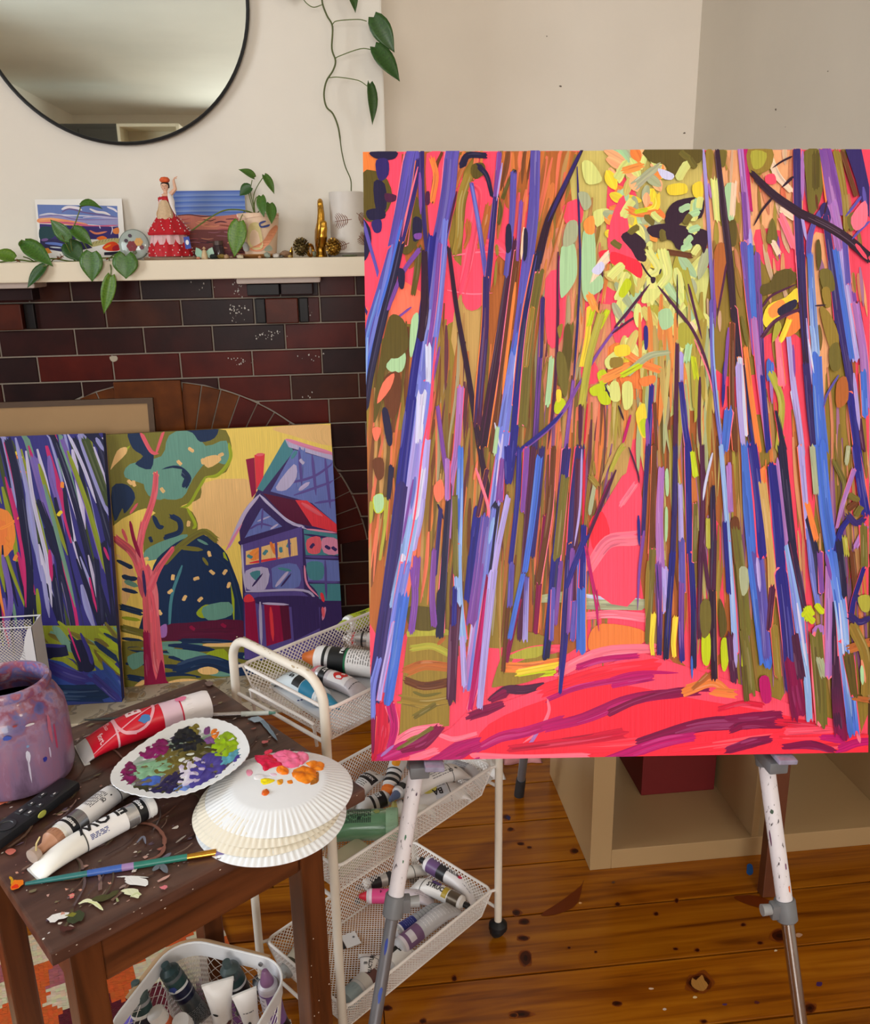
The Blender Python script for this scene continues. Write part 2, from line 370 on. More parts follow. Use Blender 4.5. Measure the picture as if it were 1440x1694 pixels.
# ceiling pendant behind the photographer (its light throws the leaf shadows to the left)
LX, LY, LZ_ = 1.0, -.35, 2.36
pl_ = thing('pendant_lamp', 'white glass globe pendant lamp hanging from the ceiling', 'lamp', (LX, LY, LZ_))
MB().tube([(0, 0, .12), (0, 0, ZC-LZ_-.02)], .004, 8).build('cord', mat((230, 228, 222), .5), pl_, world=False)
MB().lathe([(.0, ZC-LZ_), (.05, ZC-LZ_), (.045, ZC-LZ_-.03), (0, ZC-LZ_-.035)], 24).build('ceiling_rose', mat((232, 230, 224), .5), pl_, world=False)
MB().lathe([(.03, .13), (.035, .10), (.02, .095)], 20).build('lamp_holder', mat((180, 176, 168), .4), pl_, smooth=True, world=False)
gm, gt, gn, gl, gb = nodes('opal_glass'); gb.inputs['Base Color'].default_value = (.95, .93, .88, 1); gb.inputs['Emission Color'].default_value = (1, .9, .76, 1); gb.inputs['Emission Strength'].default_value = 1.2
MB().lathe([(0, -.12), (.05, -.11), (.095, -.075), (.12, 0), (.105, .06), (.06, .10), (.03, .11)], 32).build('glass_globe', gm, pl_, smooth=True, world=False).visible_shadow = True
pt_ = bpy.data.lights.new('pendant_bulb', 'POINT'); pt_.energy = 17; pt_.color = (1, .9, .76); pt_.shadow_soft_size = .13
po_ = bpy.data.objects.new('pendant_bulb', pt_); COL.objects.link(po_); po_.location = (LX, LY, LZ_-.14-.12)

# small dents and scuffs on the plaster
for (par_, f_, nrm_, spots) in ((bpy.data.objects['wall_back'], lambda x, y: ony(x, y, YB-.0006), 'y', [(928, 143, .006), (1133, 220, .006), (905, 60, .004)]), (bpy.data.objects['wall_right'], lambda x, y: onx(x, y, XR-.0006), 'x', [(1284, 181, .008), (1370, 118, .004), (1300, 210, .003)])):
    for x, y, r_ in spots:
        c = f_(x, y); b = MB(); q = random.Random(int(x)); pts = []
        for k in range(8):
            t = k*math.pi/4; e = r_*q.uniform(.4, 1.1); pts.append(c+(V((e*math.cos(t), 0, e*.6*math.sin(t))) if nrm_ == 'y' else V((0, e*math.cos(t), e*.6*math.sin(t)))))
        b.add(pts, [tuple(range(8))]); b.build('scuff', mat((110, 98, 84), .8), par_)
# ================================================================== chimney breast, brick fireplace, mantel
YF = 2.93                    # brick face
XE = ony(639, 240, YF).x     # right edge of the breast
ch = MB(); ch.box(((-2.0+XE)/2, (YF+.012+YB)/2, (1.3+ZC)/2), (XE+2.0, YB-YF-.012, ZC-1.3), bev=.006)
struct(ch.build('wall_chimney', W_CH))
fp_ = struct(MB().box(((-2.0+XE)/2, (YF+.004+YB)/2, .65), (XE+2.0, YB-YF-.004, 1.30)).build('wall_fireplace', mat((134, 124, 112), .85, var=.15, scale=60, bump=.3)))
def brickmat(c1, c2, seed):
    m, t, n, l, b = nodes('glazed_brick')
    tc = n.new('ShaderNodeTexCoord'); oi = n.new('ShaderNodeObjectInfo')
    ad = n.new('ShaderNodeVectorMath'); ad.operation = 'ADD'; l.new(tc.outputs['Object'], ad.inputs[0]); l.new(oi.outputs['Location'], ad.inputs[1])
    a = n.new('ShaderNodeTexNoise'); a.inputs['Scale'].default_value = 11; a.inputs['Detail'].default_value = 5; l.new(ad.outputs[0], a.inputs['Vector'])
    r = ramp(n, [(.3, c1), (.7, c2)]); l.new(a.outputs['Fac'], r.inputs[0])
    f = n.new('ShaderNodeTexNoise'); f.inputs['Scale'].default_value = 120; f.inputs['Detail'].default_value = 3; l.new(ad.outputs[0], f.inputs['Vector'])
    l.new(r.outputs[0], b.inputs['Base Color'])
    b.inputs['Roughness'].default_value = .34; b.inputs['Specular IOR Level'].default_value = .14
    bp = n.new('ShaderNodeBump'); bp.inputs['Strength'].default_value = .14; bp.inputs['Distance'].default_value = .001
    l.new(f.outputs['Fac'], bp.inputs['Height']); l.new(bp.outputs['Normal'], b.inputs['Normal']); return m
BRK = [brickmat((36, 12, 11), (54, 18, 15), 1), brickmat((62, 12, 8), (84, 22, 13), 2), brickmat((46, 16, 9), (68, 30, 15), 3), brickmat((30, 15, 16), (44, 22, 22), 4)]
ORB = brickmat((72, 34, 10), (106, 54, 16), 5); ORD = brickmat((52, 18, 8), (82, 30, 12), 7); DKB = brickmat((20, 18, 18), (32, 26, 26), 6)
rb = random.Random(11)
ACX, ACZ, ARO, ARI, JT = -.588, .306, .669, .44, .0048
def brick_poly(poly, m, y=YF, depth=.02, par=fp_):
    n = len(poly); cx = sum(p[0] for p in poly)/n; cz = sum(p[1] for p in poly)/n
    b = MB(); q = [(p[0]-cx, p[1]-cz) for p in poly]
    sh = [(x*(1-.0022/max(.02, abs(x)+1e-6)) if abs(x) > .004 else x, z*(1-.0022/max(.02, abs(z)+1e-6)) if abs(z) > .004 else z) for x, z in q]
    b.add([(x, depth, z) for x, z in q]+[(x, .002, z) for x, z in q]+[(x, 0, z) for x, z in sh],
          [(i, (i+1) % n, n+(i+1) % n, n+i) for i in range(n)]+[(n+i, n+(i+1) % n, 2*n+(i+1) % n, 2*n+i) for i in range(n)]+[tuple(range(2*n, 3*n))])
    o = b.build('brick', m, par, world=False); o.location = (cx, y+rb.uniform(-.0012, .0012), cz); return o
def out_arch(x, z, R_=ARO+.004): return z < ACZ+.085 and abs(x-ACX) > ARI+.004 or z >= ACZ+.085 and math.hypot(x-ACX, z-ACZ) > R_
def rect_clip(x0, x1, z0, z1, m):
    corners = [(x0, z0), (x1, z0), (x1, z1), (x0, z1)]
    ins = [not out_arch(*c) for c in corners]
    if all(ins): return
    pts = []
    for (a, b) in zip(corners, corners[1:]+corners[:1]):
        for t in range(8):
            f = t/8; x, z = a[0]+(b[0]-a[0])*f, a[1]+(b[1]-a[1])*f
            pts.append((x, z))
    if any(not out_arch(*p) for p in pts):
        q = []
        for x, z in pts:
            if not out_arch(x, z):
                if z < ACZ+.085: x = ACX+math.copysign(ARI+.005, x-ACX)
                else:
                    d = math.hypot(x-ACX, z-ACZ); k = (ARO+.005)/d; x, z = ACX+(x-ACX)*k, ACZ+(z-ACZ)*k
                x = min(max(x, x0), x1); z = min(max(z, z0), z1)
            if not q or math.hypot(q[-1][0]-x, q[-1][1]-z) > .003: q.append((x, z))
        if len(q) < 3: return
        ar = abs(sum(a[0]*b[1]-b[0]*a[1] for a, b in zip(q, q[1:]+q[:1])))/2
        if ar < .0012: return
        brick_poly(q, m)
    else: brick_poly(corners, m)
ROWJ = {0: [-.943, -.815, -.603, -.38, -.169, -.046, .072], 1: [-.956, -.718, -.484, -.255, -.22, -.113, -.045], 2: [-.821, -.609, -.393, -.162, .07],
        3: [-.946, -.715, -.503, -.273, -.048], 4: [-1.065, -.82, -.387, -.154, .07]}
BL = .2315
for r in range(16):
    z1 = 1.2345-.0832*(r-1)-JT/2; z0 = 1.2345-.0832*r+JT/2
    if r == 0: z1 = 1.3
    if z0 < 0: z0 = 0.001
    js = list(ROWJ.get(r, [(-.162 if r % 2 == 0 else -.048)+(.003*r)]))
    while js[0] > -1.95: js.insert(0, js[0]-BL)
    while js[-1] < XE: js.append(js[-1]+BL)
    js = [-2.0]+[j for j in js if -1.99 < j < XE-.02]+[XE]
    for a, b in zip(js, js[1:]):
        cx = (a+b)/2
        m = rb.choice(BRK) if r not in (1,) else BRK[[1, 0, 2, 3][int((cx+3)/BL) % 4]]
        if b-a < .06: m = DKB
        if r == 1 and a > -.23 and b < -.1: m = ORB
        if r == 3 and abs(cx+.609) < .12: m = BRK[1]
        rect_clip(a+JT/2, b-JT/2, z0, z1, m)
# arch ring and keystone
NV = 22; kx0, kx1 = ony(187, 632, YF).x, ony(301, 632, YF).x
th0 = math.asin((kx1-ACX)/ARO); 
for side in (1, -1):
    a0 = th0 if side > 0 else math.asin((ACX-kx0)/ARO); a1 = R(82); nv = 14
    for k in range(nv):
        p, q = a0+(a1-a0)*k/nv+.003, a0+(a1-a0)*(k+1)/nv-.003
        pts = []
        for rr, aa in ((ARI, p), (ARO, p), (ARO, (p+q)/2), (ARO, q), (ARI, q)):
            pts.append((ACX+side*rr*math.sin(aa), ACZ+rr*math.cos(aa)))
        if side > 0: pts = pts[::-1]
        brick_poly(pts, BRK[1] if k > 2 else ORB)
zk = ony(240, 630, YF).z
kb = MB().box(((kx0+kx1)/2, YF+.002, (zk+.70)/2), (kx1-kx0-JT, .03, zk-.70), bev=.003).build('keystone', ORB, fp_)
# dark flat panel standing in for the shaded recess of the arched opening
cv = [(ACX+ARI*math.sin(t), ACZ+ARI*math.cos(t)) for t in [R(-90+180*i/24) for i in range(25)]]
cv = [(ACX-ARI, 0.002)]+cv+[(ACX+ARI, .002)]
MB().prism([(x, YF+.004, z) for x, z in cv][::-1], (0, 0, 0), (0, -.004, 0)).build('fireplace_cover', mat((22, 18, 16), .5), fp_)
# corbels under the mantel
for cx in (-.165, -1.011):
    MB().box((cx, YF-.055, 1.291), (.255, .13, .018), bev=.006).build('plaster_bracket', mat((214, 200, 190), .6), fp_)
    for s in (-1, 1):
        MB().box((cx+s*.052, YF-.03, 1.262), (.100, .078, .036), bev=.003).build('brick', DKB if s < 0 else BRK[3], fp_)
    MB().box((cx, YF-.014, 1.194), (.102, .05, .078), bev=.003).build('brick', ORD, fp_)
    for s in (-1, 1): MB().box((cx+s*.068, YF-.004, 1.194), (.03, .03, .078), bev=.003).build('brick', DKB, fp_)
# white drips and chips of old paint on the glaze
dp = Paint((0, YF, 0), (1, 0, 0), (0, 0, 1), (0, -1, 0), base=.0012, step=2e-6, seed=3)
for (x, y, w, h, nn) in [(395, 478, 10, 14, 16), (470, 468, 50, 4, 26), (395, 515, 14, 16, 30), (506, 512, 8, 14, 22), (445, 555, 25, 8, 24), (395, 595, 18, 8, 18), (520, 588, 40, 10, 10), (330, 470, 30, 10, 5), (440, 470, 14, 10, 8), (512, 660, 20, 18, 4)]:
    for i in range(nn):
        u, v = dp.pix(x+dp.r.gauss(0, w*.5), y+dp.r.gauss(0, h*.5)); s = dp.r.uniform(.0008, .0028)
        dp.blob((190, 184, 176), [(u+s*math.cos(t)*dp.r.uniform(.5, 1.3), v+s*math.sin(t)*dp.r.uniform(.6, 1.8)) for t in [j*math.pi/3 for j in range(6)]], 0)
u, v = dp.pix(188, 592); dp.blob((170, 160, 140), [(u-.012, v+.004), (u+.01, v+.006), (u+.012, v-.006), (u+.002, v-.012), (u-.008, v-.01)], 2)
o = dp.build('paint_splatter', paint_mat(.5, .05, .02), fp_); o['kind'] = 'stuff'
# mantel shelf
MZ = 1.357; MY0 = 2.75
mt = MB().box(((-1.9+XE+.02)/2, (MY0+YF+.012)/2, (MZ+1.300)/2), (XE+.02+1.9, YF+.012-MY0, MZ-1.300), bev=.004)
tag(mt.build('mantel_shelf', mat((226, 214, 190), .42, var=.03, scale=8)), 'thick cream painted mantel shelf above the brick fireplace', 'mantel shelf')
# hearth of patterned tile-print vinyl
def hearthmat():
    m, t, n, l, b = nodes('floral_hearth')
    tc = n.new('ShaderNodeTexCoord'); v = n.new('ShaderNodeTexVoronoi'); v.inputs['Scale'].default_value = 13; v.feature = 'SMOOTH_F1'
    nz = n.new('ShaderNodeTexNoise'); nz.inputs['Scale'].default_value = 16; nz.inputs['Detail'].default_value = 1; nz.inputs['Distortion'].default_value = 2.2
    l.new(tc.outputs['Object'], nz.inputs['Vector']); l.new(tc.outputs['Object'], v.inputs['Vector'])
    w = n.new('ShaderNodeMath'); w.operation = 'ADD'; l.new(v.outputs['Distance'], w.inputs[0]); l.new(nz.outputs['Fac'], w.inputs[1])
    r = ramp(n, [(.60, (156, 132, 96)), (.70, (176, 160, 132)), (.78, (150, 140, 122)), (.9, (196, 184, 160))], 'CONSTANT'); l.new(w.outputs[0], r.inputs[0])
    l.new(r.outputs[0], b.inputs['Base Color']); b.inputs['Roughness'].default_value = .5; return m
struct(MB().box((-.78, 2.705, .0), (1.9, .45, .016), bev=.003).build('floor_hearth', hearthmat()))
# ================================================================== round mirror
mc = V((-.594, YF+.002, 2.078)); MR = .386
mr_ = thing('wall_mirror', 'round wall mirror with a thin black metal rim above the mantel', 'mirror', mc)
fr = MB(); ring = [mc+V((MR*math.cos(t), -.014, MR*math.sin(t))) for t in [i*2*math.pi/96 for i in range(96)]]
fr.tube(ring, .0055, 8, close=True); fr.build('rim', mat((16, 18, 20), .4), mr_, smooth=True)
MB().lathe([(0, 0), (MR-.002, 0), (MR-.002, .008), (0, .008)], 96, mc+V((0, -.005, 0)), Matrix.Rotation(R(90), 3, 'X')).build('glass', mat((226, 232, 224), .012, 1, var=0), mr_)
MB().lathe([(0, 0), (MR, 0), (MR, .006), (0, .006)], 64, mc+V((0, .0045, 0)), Matrix.Rotation(R(90), 3, 'X')).build('backing', mat((40, 36, 32), .7), mr_)
# ================================================================== things on the mantel
def leafmat(c1, c2):
    key = ('leaf', c1, c2)
    if key in MATS: return MATS[key]
    m, t, n, l, b = nodes('glossy_leaf')
    uv = n.new('ShaderNodeUVMap'); uv.uv_map = 'st'
    w = n.new('ShaderNodeTexWave'); w.inputs['Scale'].default_value = 1.5; w.inputs['Distortion'].default_value = 1.5; w.wave_profile = 'SIN'; l.new(uv.outputs[0], w.inputs['Vector'])
    nz = n.new('ShaderNodeTexNoise'); nz.inputs['Scale'].default_value = 5; l.new(uv.outputs[0], nz.inputs['Vector'])
    ad = n.new('ShaderNodeMath'); ad.operation = 'MULTIPLY_ADD'; ad.inputs[1].default_value = .10; l.new(w.outputs['Fac'], ad.inputs[0]); l.new(nz.outputs['Fac'], ad.inputs[2])
    r = ramp(n, [(.3, c1), (.95, c2)]); l.new(ad.outputs[0], r.inputs[0]); l.new(r.outputs[0], b.inputs['Base Color'])
    b.inputs['Roughness'].default_value = .38; b.inputs['Subsurface Weight'].default_value = .05
    bp = n.new('ShaderNodeBump'); bp.inputs['Strength'].default_value = .06; bp.inputs['Distance'].default_value = .001
    l.new(w.outputs['Fac'], bp.inputs['Height']); l.new(bp.outputs['Normal'], b.inputs['Normal'])
    MATS[key] = m; return m
LEAF = leafmat((34, 76, 14), (74, 126, 34)); LEAF2 = leafmat((20, 56, 18), (50, 98, 34)); LEAF3 = leafmat((56, 98, 10), (106, 148, 36))
STEM = mat((96, 112, 52), .5, var=.2)
HEART = [(0, .0), (.04, .42), (.13, .78), (.25, .98), (.38, 1.0), (.52, .90), (.66, .70), (.80, .42), (.92, .15), (1, .0)]
def leaf(par, base, tip, width, nrm, m=LEAF, fold=.18, curl=.12, notch=.13, asym=0):
    """heart-shaped leaf from base (petiole) to tip; width in metres"""
    base, tip = V(base), V(tip); ax = tip-base; L = ax.length; ax.normalize()
    nrm = V(nrm); nrm = (nrm-ax*nrm.dot(ax)).normalized(); sd = ax.cross(nrm)
    b = MB(); b.uv = []; nx = 3
    for s, w in HEART:
        for j in range(-nx, nx+1):
            f = j/nx; a = abs(f); d = f*w*width/2*(1+asym*f)
            back = -notch*L*(a**1.5)*max(0, 1-s/.32)*(1 if w > 0 else 0)
            h = fold*width*(a**1.3)*w-curl*L*(s-.35)**2
            b.v.append(tuple(base+ax*(s*L+back)+sd*d+nrm*h)); b.uv.append((s*3, f*1.0+s*1.2*(1 if f > 0 else -1)))
    q = 2*nx+1
    b.f = [(i*q+j, i*q+j+1, (i+1)*q+j+1, (i+1)*q+j) for i in range(len(HEART)-1) for j in range(2*nx)]
    o = b.build('leaf', m, par, smooth=True, angle=80)
    md = o.modifiers.new('thick', 'SOLIDIFY'); md.thickness = .0006
    return o
def PX(x, y, Y): return ony(x, y, Y)
CAMD = V((0, -1, .12))
# ---- tall cutting in the white fern vase, climbing the wall
vx, vy = 577, 418
vb = PX(577, 421, 2.84); VS = PX(600, 360, 2.84).x-PX(577, 360, 2.84).x
vp = thing('fern_vase', 'white ceramic cylinder vase with brown fern prints holding a tall climbing vine', 'plant', (vb.x, 2.84, MZ))
vh = PX(577, 318, 2.84).z-MZ; vr = .052
VW = mat((212, 206, 198), .45, var=.04, scale=40)
MB().lathe([(0, .006), (vr+.004, .006), (vr+.006, .012), (vr, .02), (vr, vh), (vr-.004, vh), (vr-.005, .05), (0, .05)], 36).build('vase', VW, vp, smooth=True, world=False)
MB().lathe([(0, 0), (vr+.010, 0), (vr+.014, .010), (vr+.008, .012), (vr+.004, .0062), (0, .006)], 32).build('saucer', mat((128, 120, 112), .5), vp, smooth=True, world=False)
def fern(cx, cz, s, a0, nl=6):
    g = MB()
    def on(x, z): t = (cx+x)/vr-math.pi/2; return (vr*1.004*math.cos(t), vr*1.004*math.sin(t), cz+z)
    ca, sa = math.cos(a0), math.sin(a0)
    def rot(x, z): return on(x*ca-z*sa, x*sa+z*ca)
    g.tube([rot(s*(1-2*i/8), 0) for i in range(9)], .0009, 5)
    for i in range(nl):
        x = s*(.55-1.45*i/nl); ll = s*(.85*math.sin(math.pi*(i+2)/(nl+3)))
        for sg in (1, -1):
            g.tube([rot(x, 0), rot(x-.15*ll, sg*ll*.5), rot(x-.55*ll, sg*ll)], [.0009, .0013, .0005], 5)
    g.build('fern_print', mat((122, 66, 34), .6), vp, world=False)
fern(-.014, vh*.56, .027, .1); fern(-.020, vh*.17, .024, .35); fern(.052, vh*.60, .026, 2.6); fern(.055, vh*.25, .024, -.6)
g = 4.98
def c5(x, y, Y=2.885): return PX(480+x/g, y/g, Y)
YW = 2.895
st = [(505, 1575, 2.85), (500, 1480, 2.86), (455, 1370, 2.875), (425, 1240, YW), (400, 1060, YW), (355, 940, YW), (300, 880, YW), (280, 780, YW), (300, 670, YW), (355, 580, YW), (375, 500, YW), (345, 400, YW), (350, 220, YW), (305, 130, YW), (268, 30, YW), (262, -60, YW)]
P = spline([c5(x, y, Y) for x, y, Y in st], 5)
stem = MB().tube([vb+V((0, 0, .05))]+P, [.0018]*(len(P)//4)+[.0026]*(len(P)-len(P)//4+1), 7); stem.build('stem', mat((84, 92, 48), .6, var=.25, scale=60), vp, smooth=True)
def petiole(par, pts, r=.0014, m=STEM): MB().tube(spline(pts, 5), r, 6).build('leaf_stalk', m, par, smooth=True)
petiole(vp, [c5(350, 200, YW), c5(390, 172, 2.88), c5(560, 160, 2.87), c5(632, 175, 2.865)])
petiole(vp, [c5(372, 490, YW), c5(400, 465, 2.88), c5(580, 402, 2.865), c5(685, 412, 2.85)])
petiole(vp, [c5(325, 640, YW), c5(400, 636, 2.88), c5(560, 662, 2.87), c5(635, 708, 2.86)])
petiole(vp, [c5(262, 40, YW), c5(195, 60, 2.88), c5(140, 30, 2.88), c5(100, -20, 2.88)])
leaf(vp, c5(690, 140, 2.865), c5(862, 430, 2.86), .060, (-.25, -1, .3), LEAF2, .10)
leaf(vp, c5(700, 385, 2.85), c5(910, 665, 2.84), .058, (.15, -1, .35), LEAF2, .10)
leaf(vp, c5(660, 690, 2.86), c5(688, 1025, 2.85), .036, (.5, -.8, .1), LEAF2, .22)
leaf(vp, c5(480, -150, 2.86), c5(545, 100, 2.85), .036, (.4, -.9, .1), LEAF2, .2)
leaf(vp, c5(60, -30, 2.86), c5(-20, -160, 2.85), .05, (.1, -1, .2), LEAF2, .15)
# ---- pothos in the painted pot
pb = PX(432, 420, 2.83)
pp = thing('painted_plant_pot', 'peach ceramic pot with brush-painted patterns and a heart-leaf vine, beside the golden hand', 'plant', (pb.x, 2.83, MZ))
ph = PX(432, 352, 2.83).z-MZ-.012; pr1, pr0 = .062, .047
pm = MB().lathe([(0, .010), (pr0, .010), (pr1, .010+ph), (pr1-.005, .010+ph), (pr1-.008, ph-.008), (0, ph-.008)], 40)
pm.build('pot', mat((226, 196, 166), .45, var=.04), pp, smooth=True, world=False)
MB().lathe([(0, ph-.007), (pr1-.008, ph-.007), (pr1-.009, ph-.003), (0, ph-.002)], 24).build('soil', mat((52, 38, 28), .9, bump=.6, scale=90), pp, world=False)
MB().lathe([(0, 0), (.056, 0), (.070, .009), (.067, .012), (.052, .0095), (0, .0095)], 36).build('saucer', mat((150, 100, 48), .35, var=.15), pp, smooth=True, world=False)
def potpatch(col, pts, lift):
    """patch painted on the pot wall; pts (px,py) in the photograph"""
    out = []
    P = spline([(x, y, 0) for x, y in pts], 4, True)
    for q in P:
        z = PX(q.x, q.y, 2.775).z-MZ; x = PX(q.x, q.y, 2.775).x-pb.x; rr = pr0+(pr1-pr0)*(z-.01)/ph+lift+.0018
        x = max(-rr*.97, min(rr*.97, x)); out.append((x, -math.sqrt(max(0, rr*rr-x*x)), z))
    n = len(out); tri = tessellate_polygon([[V((p[0], p[2], 0)) for p in out]])
    b = MB(); b.add(out, tri); return b.build('painted_pattern', mat(col, .5, var=.06), pp, world=False)
potpatch((206, 190, 132), [(413, 372), (428, 370), (435, 400), (432, 412), (415, 410), (408, 395)], .0012)
potpatch((222, 150, 112), [(412, 412), (434, 400), (446, 382), (456, 372), (458, 380), (446, 402), (430, 416)], .0016)
potpatch((60, 72, 130), [(430, 368), (438, 365), (440, 367), (432, 371), (434, 374), (446, 371), (444, 375), (433, 377), (429, 373)], .002)
potpatch((226, 190, 180), [(382, 354), (420, 352), (455, 353), (458, 360), (430, 358), (400, 362)], .0014)
potpatch((166, 176, 156), [(440, 408), (447, 406), (450, 414), (438, 415)], .0018)
potpatch((182, 180, 170), [(398, 400), (408, 402), (412, 414), (402, 415)], .0018)
h6 = 4.5
def c3(x, y, Y): return PX(300+x/h6, 260+y/h6, Y)
sb = V((pb.x, 2.83, MZ+ph))
def pst(pts, r=.0015): petiole(pp, [c3(*p) for p in pts], r)
pst([(548, 425, 2.83), (530, 330, 2.83), (515, 250, 2.83), (528, 170, 2.83)]); pst([(548, 425, 2.83), (538, 300, 2.83), (565, 220, 2.825), (620, 135, 2.82)])
pst([(548, 425, 2.83), (545, 350, 2.80), (560, 300, 2.785), (590, 295, 2.777)]); pst([(545, 425, 2.83), (510, 300, 2.825), (500, 255, 2.82)]); pst([(560, 425, 2.83), (600, 380, 2.785), (650, 350, 2.774)])
pst([(550, 425, 2.83), (500, 405, 2.81), (410, 390, 2.80), (310, 400, 2.80), (200, 460, 2.81), (80, 545, 2.82)], .0022)
pst([(470, 405, 2.81), (450, 440, 2.775), (435, 480, 2.757)])
leaf(pp, c3(545, 150, 2.83), c3(432, 82, 2.82), .028, (-.2, -.7, .7), LEAF, .2, .3)
leaf(pp, c3(520, 225, 2.82), c3(432, 285, 2.82), .034, (-.3, -1, .2), LEAF2, .15, asym=.2)
leaf(pp, c3(620, 132, 2.82), c3(698, 268, 2.81), .026, (.4, -.9, .3), LEAF, .15, .25)
leaf(pp, c3(595, 290, 2.775), c3(612, 445, 2.755), .031, (-.3, -1, .2), LEAF, .15)
leaf(pp, c3(660, 345, 2.772), c3(675, 495, 2.752), .034, (.35, -1, .2), LEAF, .15)
leaf(pp, c3(430, 480, 2.757), c3(392, 745, 2.752), .056, (-.1, -1, .15), LEAF3, .06, .15)
# ---- trailing vine on the left end of the mantel
tv = thing('trailing_vine', 'heart-leaf vine with broad green leaves trailing over the mantel edge', 'plant', (PX(130, 430, 2.82).x, 2.82, MZ))
h7 = 6.26
def c2(x, y, Y): return PX(x/h7, 300+y/h7, Y)
def vst(pts, r=.0018, m=STEM): petiole(tv, [c2(*p) for p in pts], r, m)
vst([(-60, 845, 2.80), (190, 815, 2.79), (350, 830, 2.79), (540, 800, 2.79), (760, 830, 2.80), (1000, 800, 2.80), (1170, 790, 2.80), (1320, 780, 2.82)], .0024)
vst([(780, 830, 2.80), (760, 760, 2.79), (735, 640, 2.78), (735, 520, 2.78), (780, 430, 2.78), (835, 270, 2.77)]); vst([(770, 820, 2.80), (720, 720, 2.78), (690, 660, 2.77), (640, 560, 2.76)])
vst([(900, 700, 2.79), (860, 630, 2.78), (790, 540, 2.77)]); vst([(1130, 800, 2.79), (1150, 900, 2.735), (1150, 980, 2.735)]); vst([(1130, 800, 2.79), (1170, 770, 2.77), (1250, 740, 2.745), (1290, 760, 2.735)])
vst([(350, 830, 2.79), (300, 800, 2.77), (240, 780, 2.76)]); vst([(550, 810, 2.79), (500, 870, 2.745), (440, 880, 2.735)])
for (bx, by, r_) in [(200, 825, .006), (600, 800, .008), (1110, 800, .006), (640, 780, .006)]:
    p0 = c2(bx, by, 2.79); b = MB(); q = random.Random(bx)
    for i in range(9): b.tube([p0, p0+V((q.uniform(-1, 1), q.uniform(-1, 1), q.uniform(-.5, .9)))*r_*1.5], [.0014, .0006], 5)
    b.build('dry_node', mat((132, 78, 36), .8, var=.3), tv)
leaf(tv, c2(835, 255, 2.77), c2(1050, 245, 2.765), .034, (0, -.55, .85), LEAF, .35, .5)
leaf(tv, c2(720, 600, 2.765), c2(515, 395, 2.77), .044, (-.3, -1, .2), LEAF, .12)
leaf(tv, c2(760, 490, 2.765), c2(960, 660, 2.76), .040, (.2, -1, .5), LEAF, .2, .2)
leaf(tv, c2(700, 640, 2.79), c2(850, 830, 2.78), .060, (.1, -1, .3), LEAF2, .1)
leaf(tv, c2(950, 735, 2.735), c2(948, 1040, 2.728), .066, (0, -1, .12), LEAF, .08, .2)
leaf(tv, c2(1300, 775, 2.735), c2(1303, 1010, 2.728), .072, (.05, -1, .12), LEAF, .08, .15, .3)
leaf(tv, c2(1150, 980, 2.735), c2(1075, 1375, 2.73), .040, (.2, -1, .1), LEAF3, .15, .1)
leaf(tv, c2(255, 640, 2.765), c2(545, 870, 2.735), .054, (.15, -1, .5), LEAF, .15, .15)
leaf(tv, c2(465, 875, 2.738), c2(275, 1100, 2.73), .034, (-.4, -1, .2), LEAF2, .2, .1)
leaf(tv, c2(150, 800, 2.77), c2(-90, 740, 2.765), .044, (-.1, -.8, .7), LEAF3, .2, .2)
leaf(tv, c2(250, 690, 2.765), c2(225, 600, 2.77), .03, (.6, -1, .2), LEAF, .3, .2)
# ---- two small landscape pictures leaning on the wall
def lean_card(name, label, cat, px4, ytop, th, edge, ybot=None):
    """px4: bottom-left, bottom-right, top-left pixel; bottom on the mantel, top against the wall"""
    bl, br_ = px4[0], px4[1]; yb = ybot or ytop-.03
    A = PX(*bl, yb); B = PX(*br_, yb); A.z = B.z = MZ
    Tt = PX(*px4[2], ytop); ux = (B-A).normalized(); h = math.hypot(Tt.z-MZ, ytop-yb)
    uy = V((0, ytop-yb, Tt.z-MZ)).normalized(); nn = ux.cross(uy).normalized()
    if nn.y > 0: nn = -nn
    w = (B-A).length
    t = thing(name, label, cat, A)
    MB().prism([A, B, B+uy*h, A+uy*h], (0, 0, 0), -nn*th).build('card', edge, t)
    return t, A, ux, uy, nn, w, h
t, A, ux, uy, nn, w, h = lean_card('art_print', 'white-bordered landscape print with striped sunset clouds behind the vine leaves', 'art print', [(66, 428), (209, 428), (52, 330)], 2.925, .0015, mat((236, 234, 230), .7, var=.02))
a = Paint(A, ux, uy, nn, None, None, .0001, 4e-6, 5)
def UV(x, y): return a.pix(x/h7, 300+y/h7)
def band(c, pts, k=4): a.blob(c, [UV(*p) for p in pts], k)
def ln(c, w_, pts, **kw): a.stroke(c, [UV(*p) for p in pts], w_, **kw)
band((104, 126, 186), [(385, 240), (1215, 255), (1225, 470), (400, 400)], 0)
band((150, 150, 196), [(405, 350), (620, 345), (900, 390), (1222, 370), (1225, 460), (402, 400)], 0)
ln((226, 218, 226), .008, [(640, 290), (700, 268), (800, 275), (850, 300)]); ln((228, 220, 228), .007, [(930, 285), (1000, 315), (1080, 325), (1145, 350)]); ln((226, 220, 230), .006, [(1110, 265), (1180, 290), (1215, 320)])
ln((112, 92, 140), .004, [(640, 320), (720, 285), (860, 320), (1000, 340), (1215, 370)]); ln((206, 206, 224), .005, [(410, 350), (520, 335), (640, 350), (960, 358)]); ln((120, 104, 160), .003, [(405, 370), (600, 352), (800, 395), (1220, 395)])
ln((186, 180, 210), .005, [(860, 375), (1000, 365), (1222, 385)])
band((232, 150, 104), [(403, 385), (560, 380), (760, 410), (900, 440), (900, 480), (620, 440), (405, 430)]); ln((206, 96, 130), .006, [(410, 430), (700, 430), (960, 465), (1225, 455)])
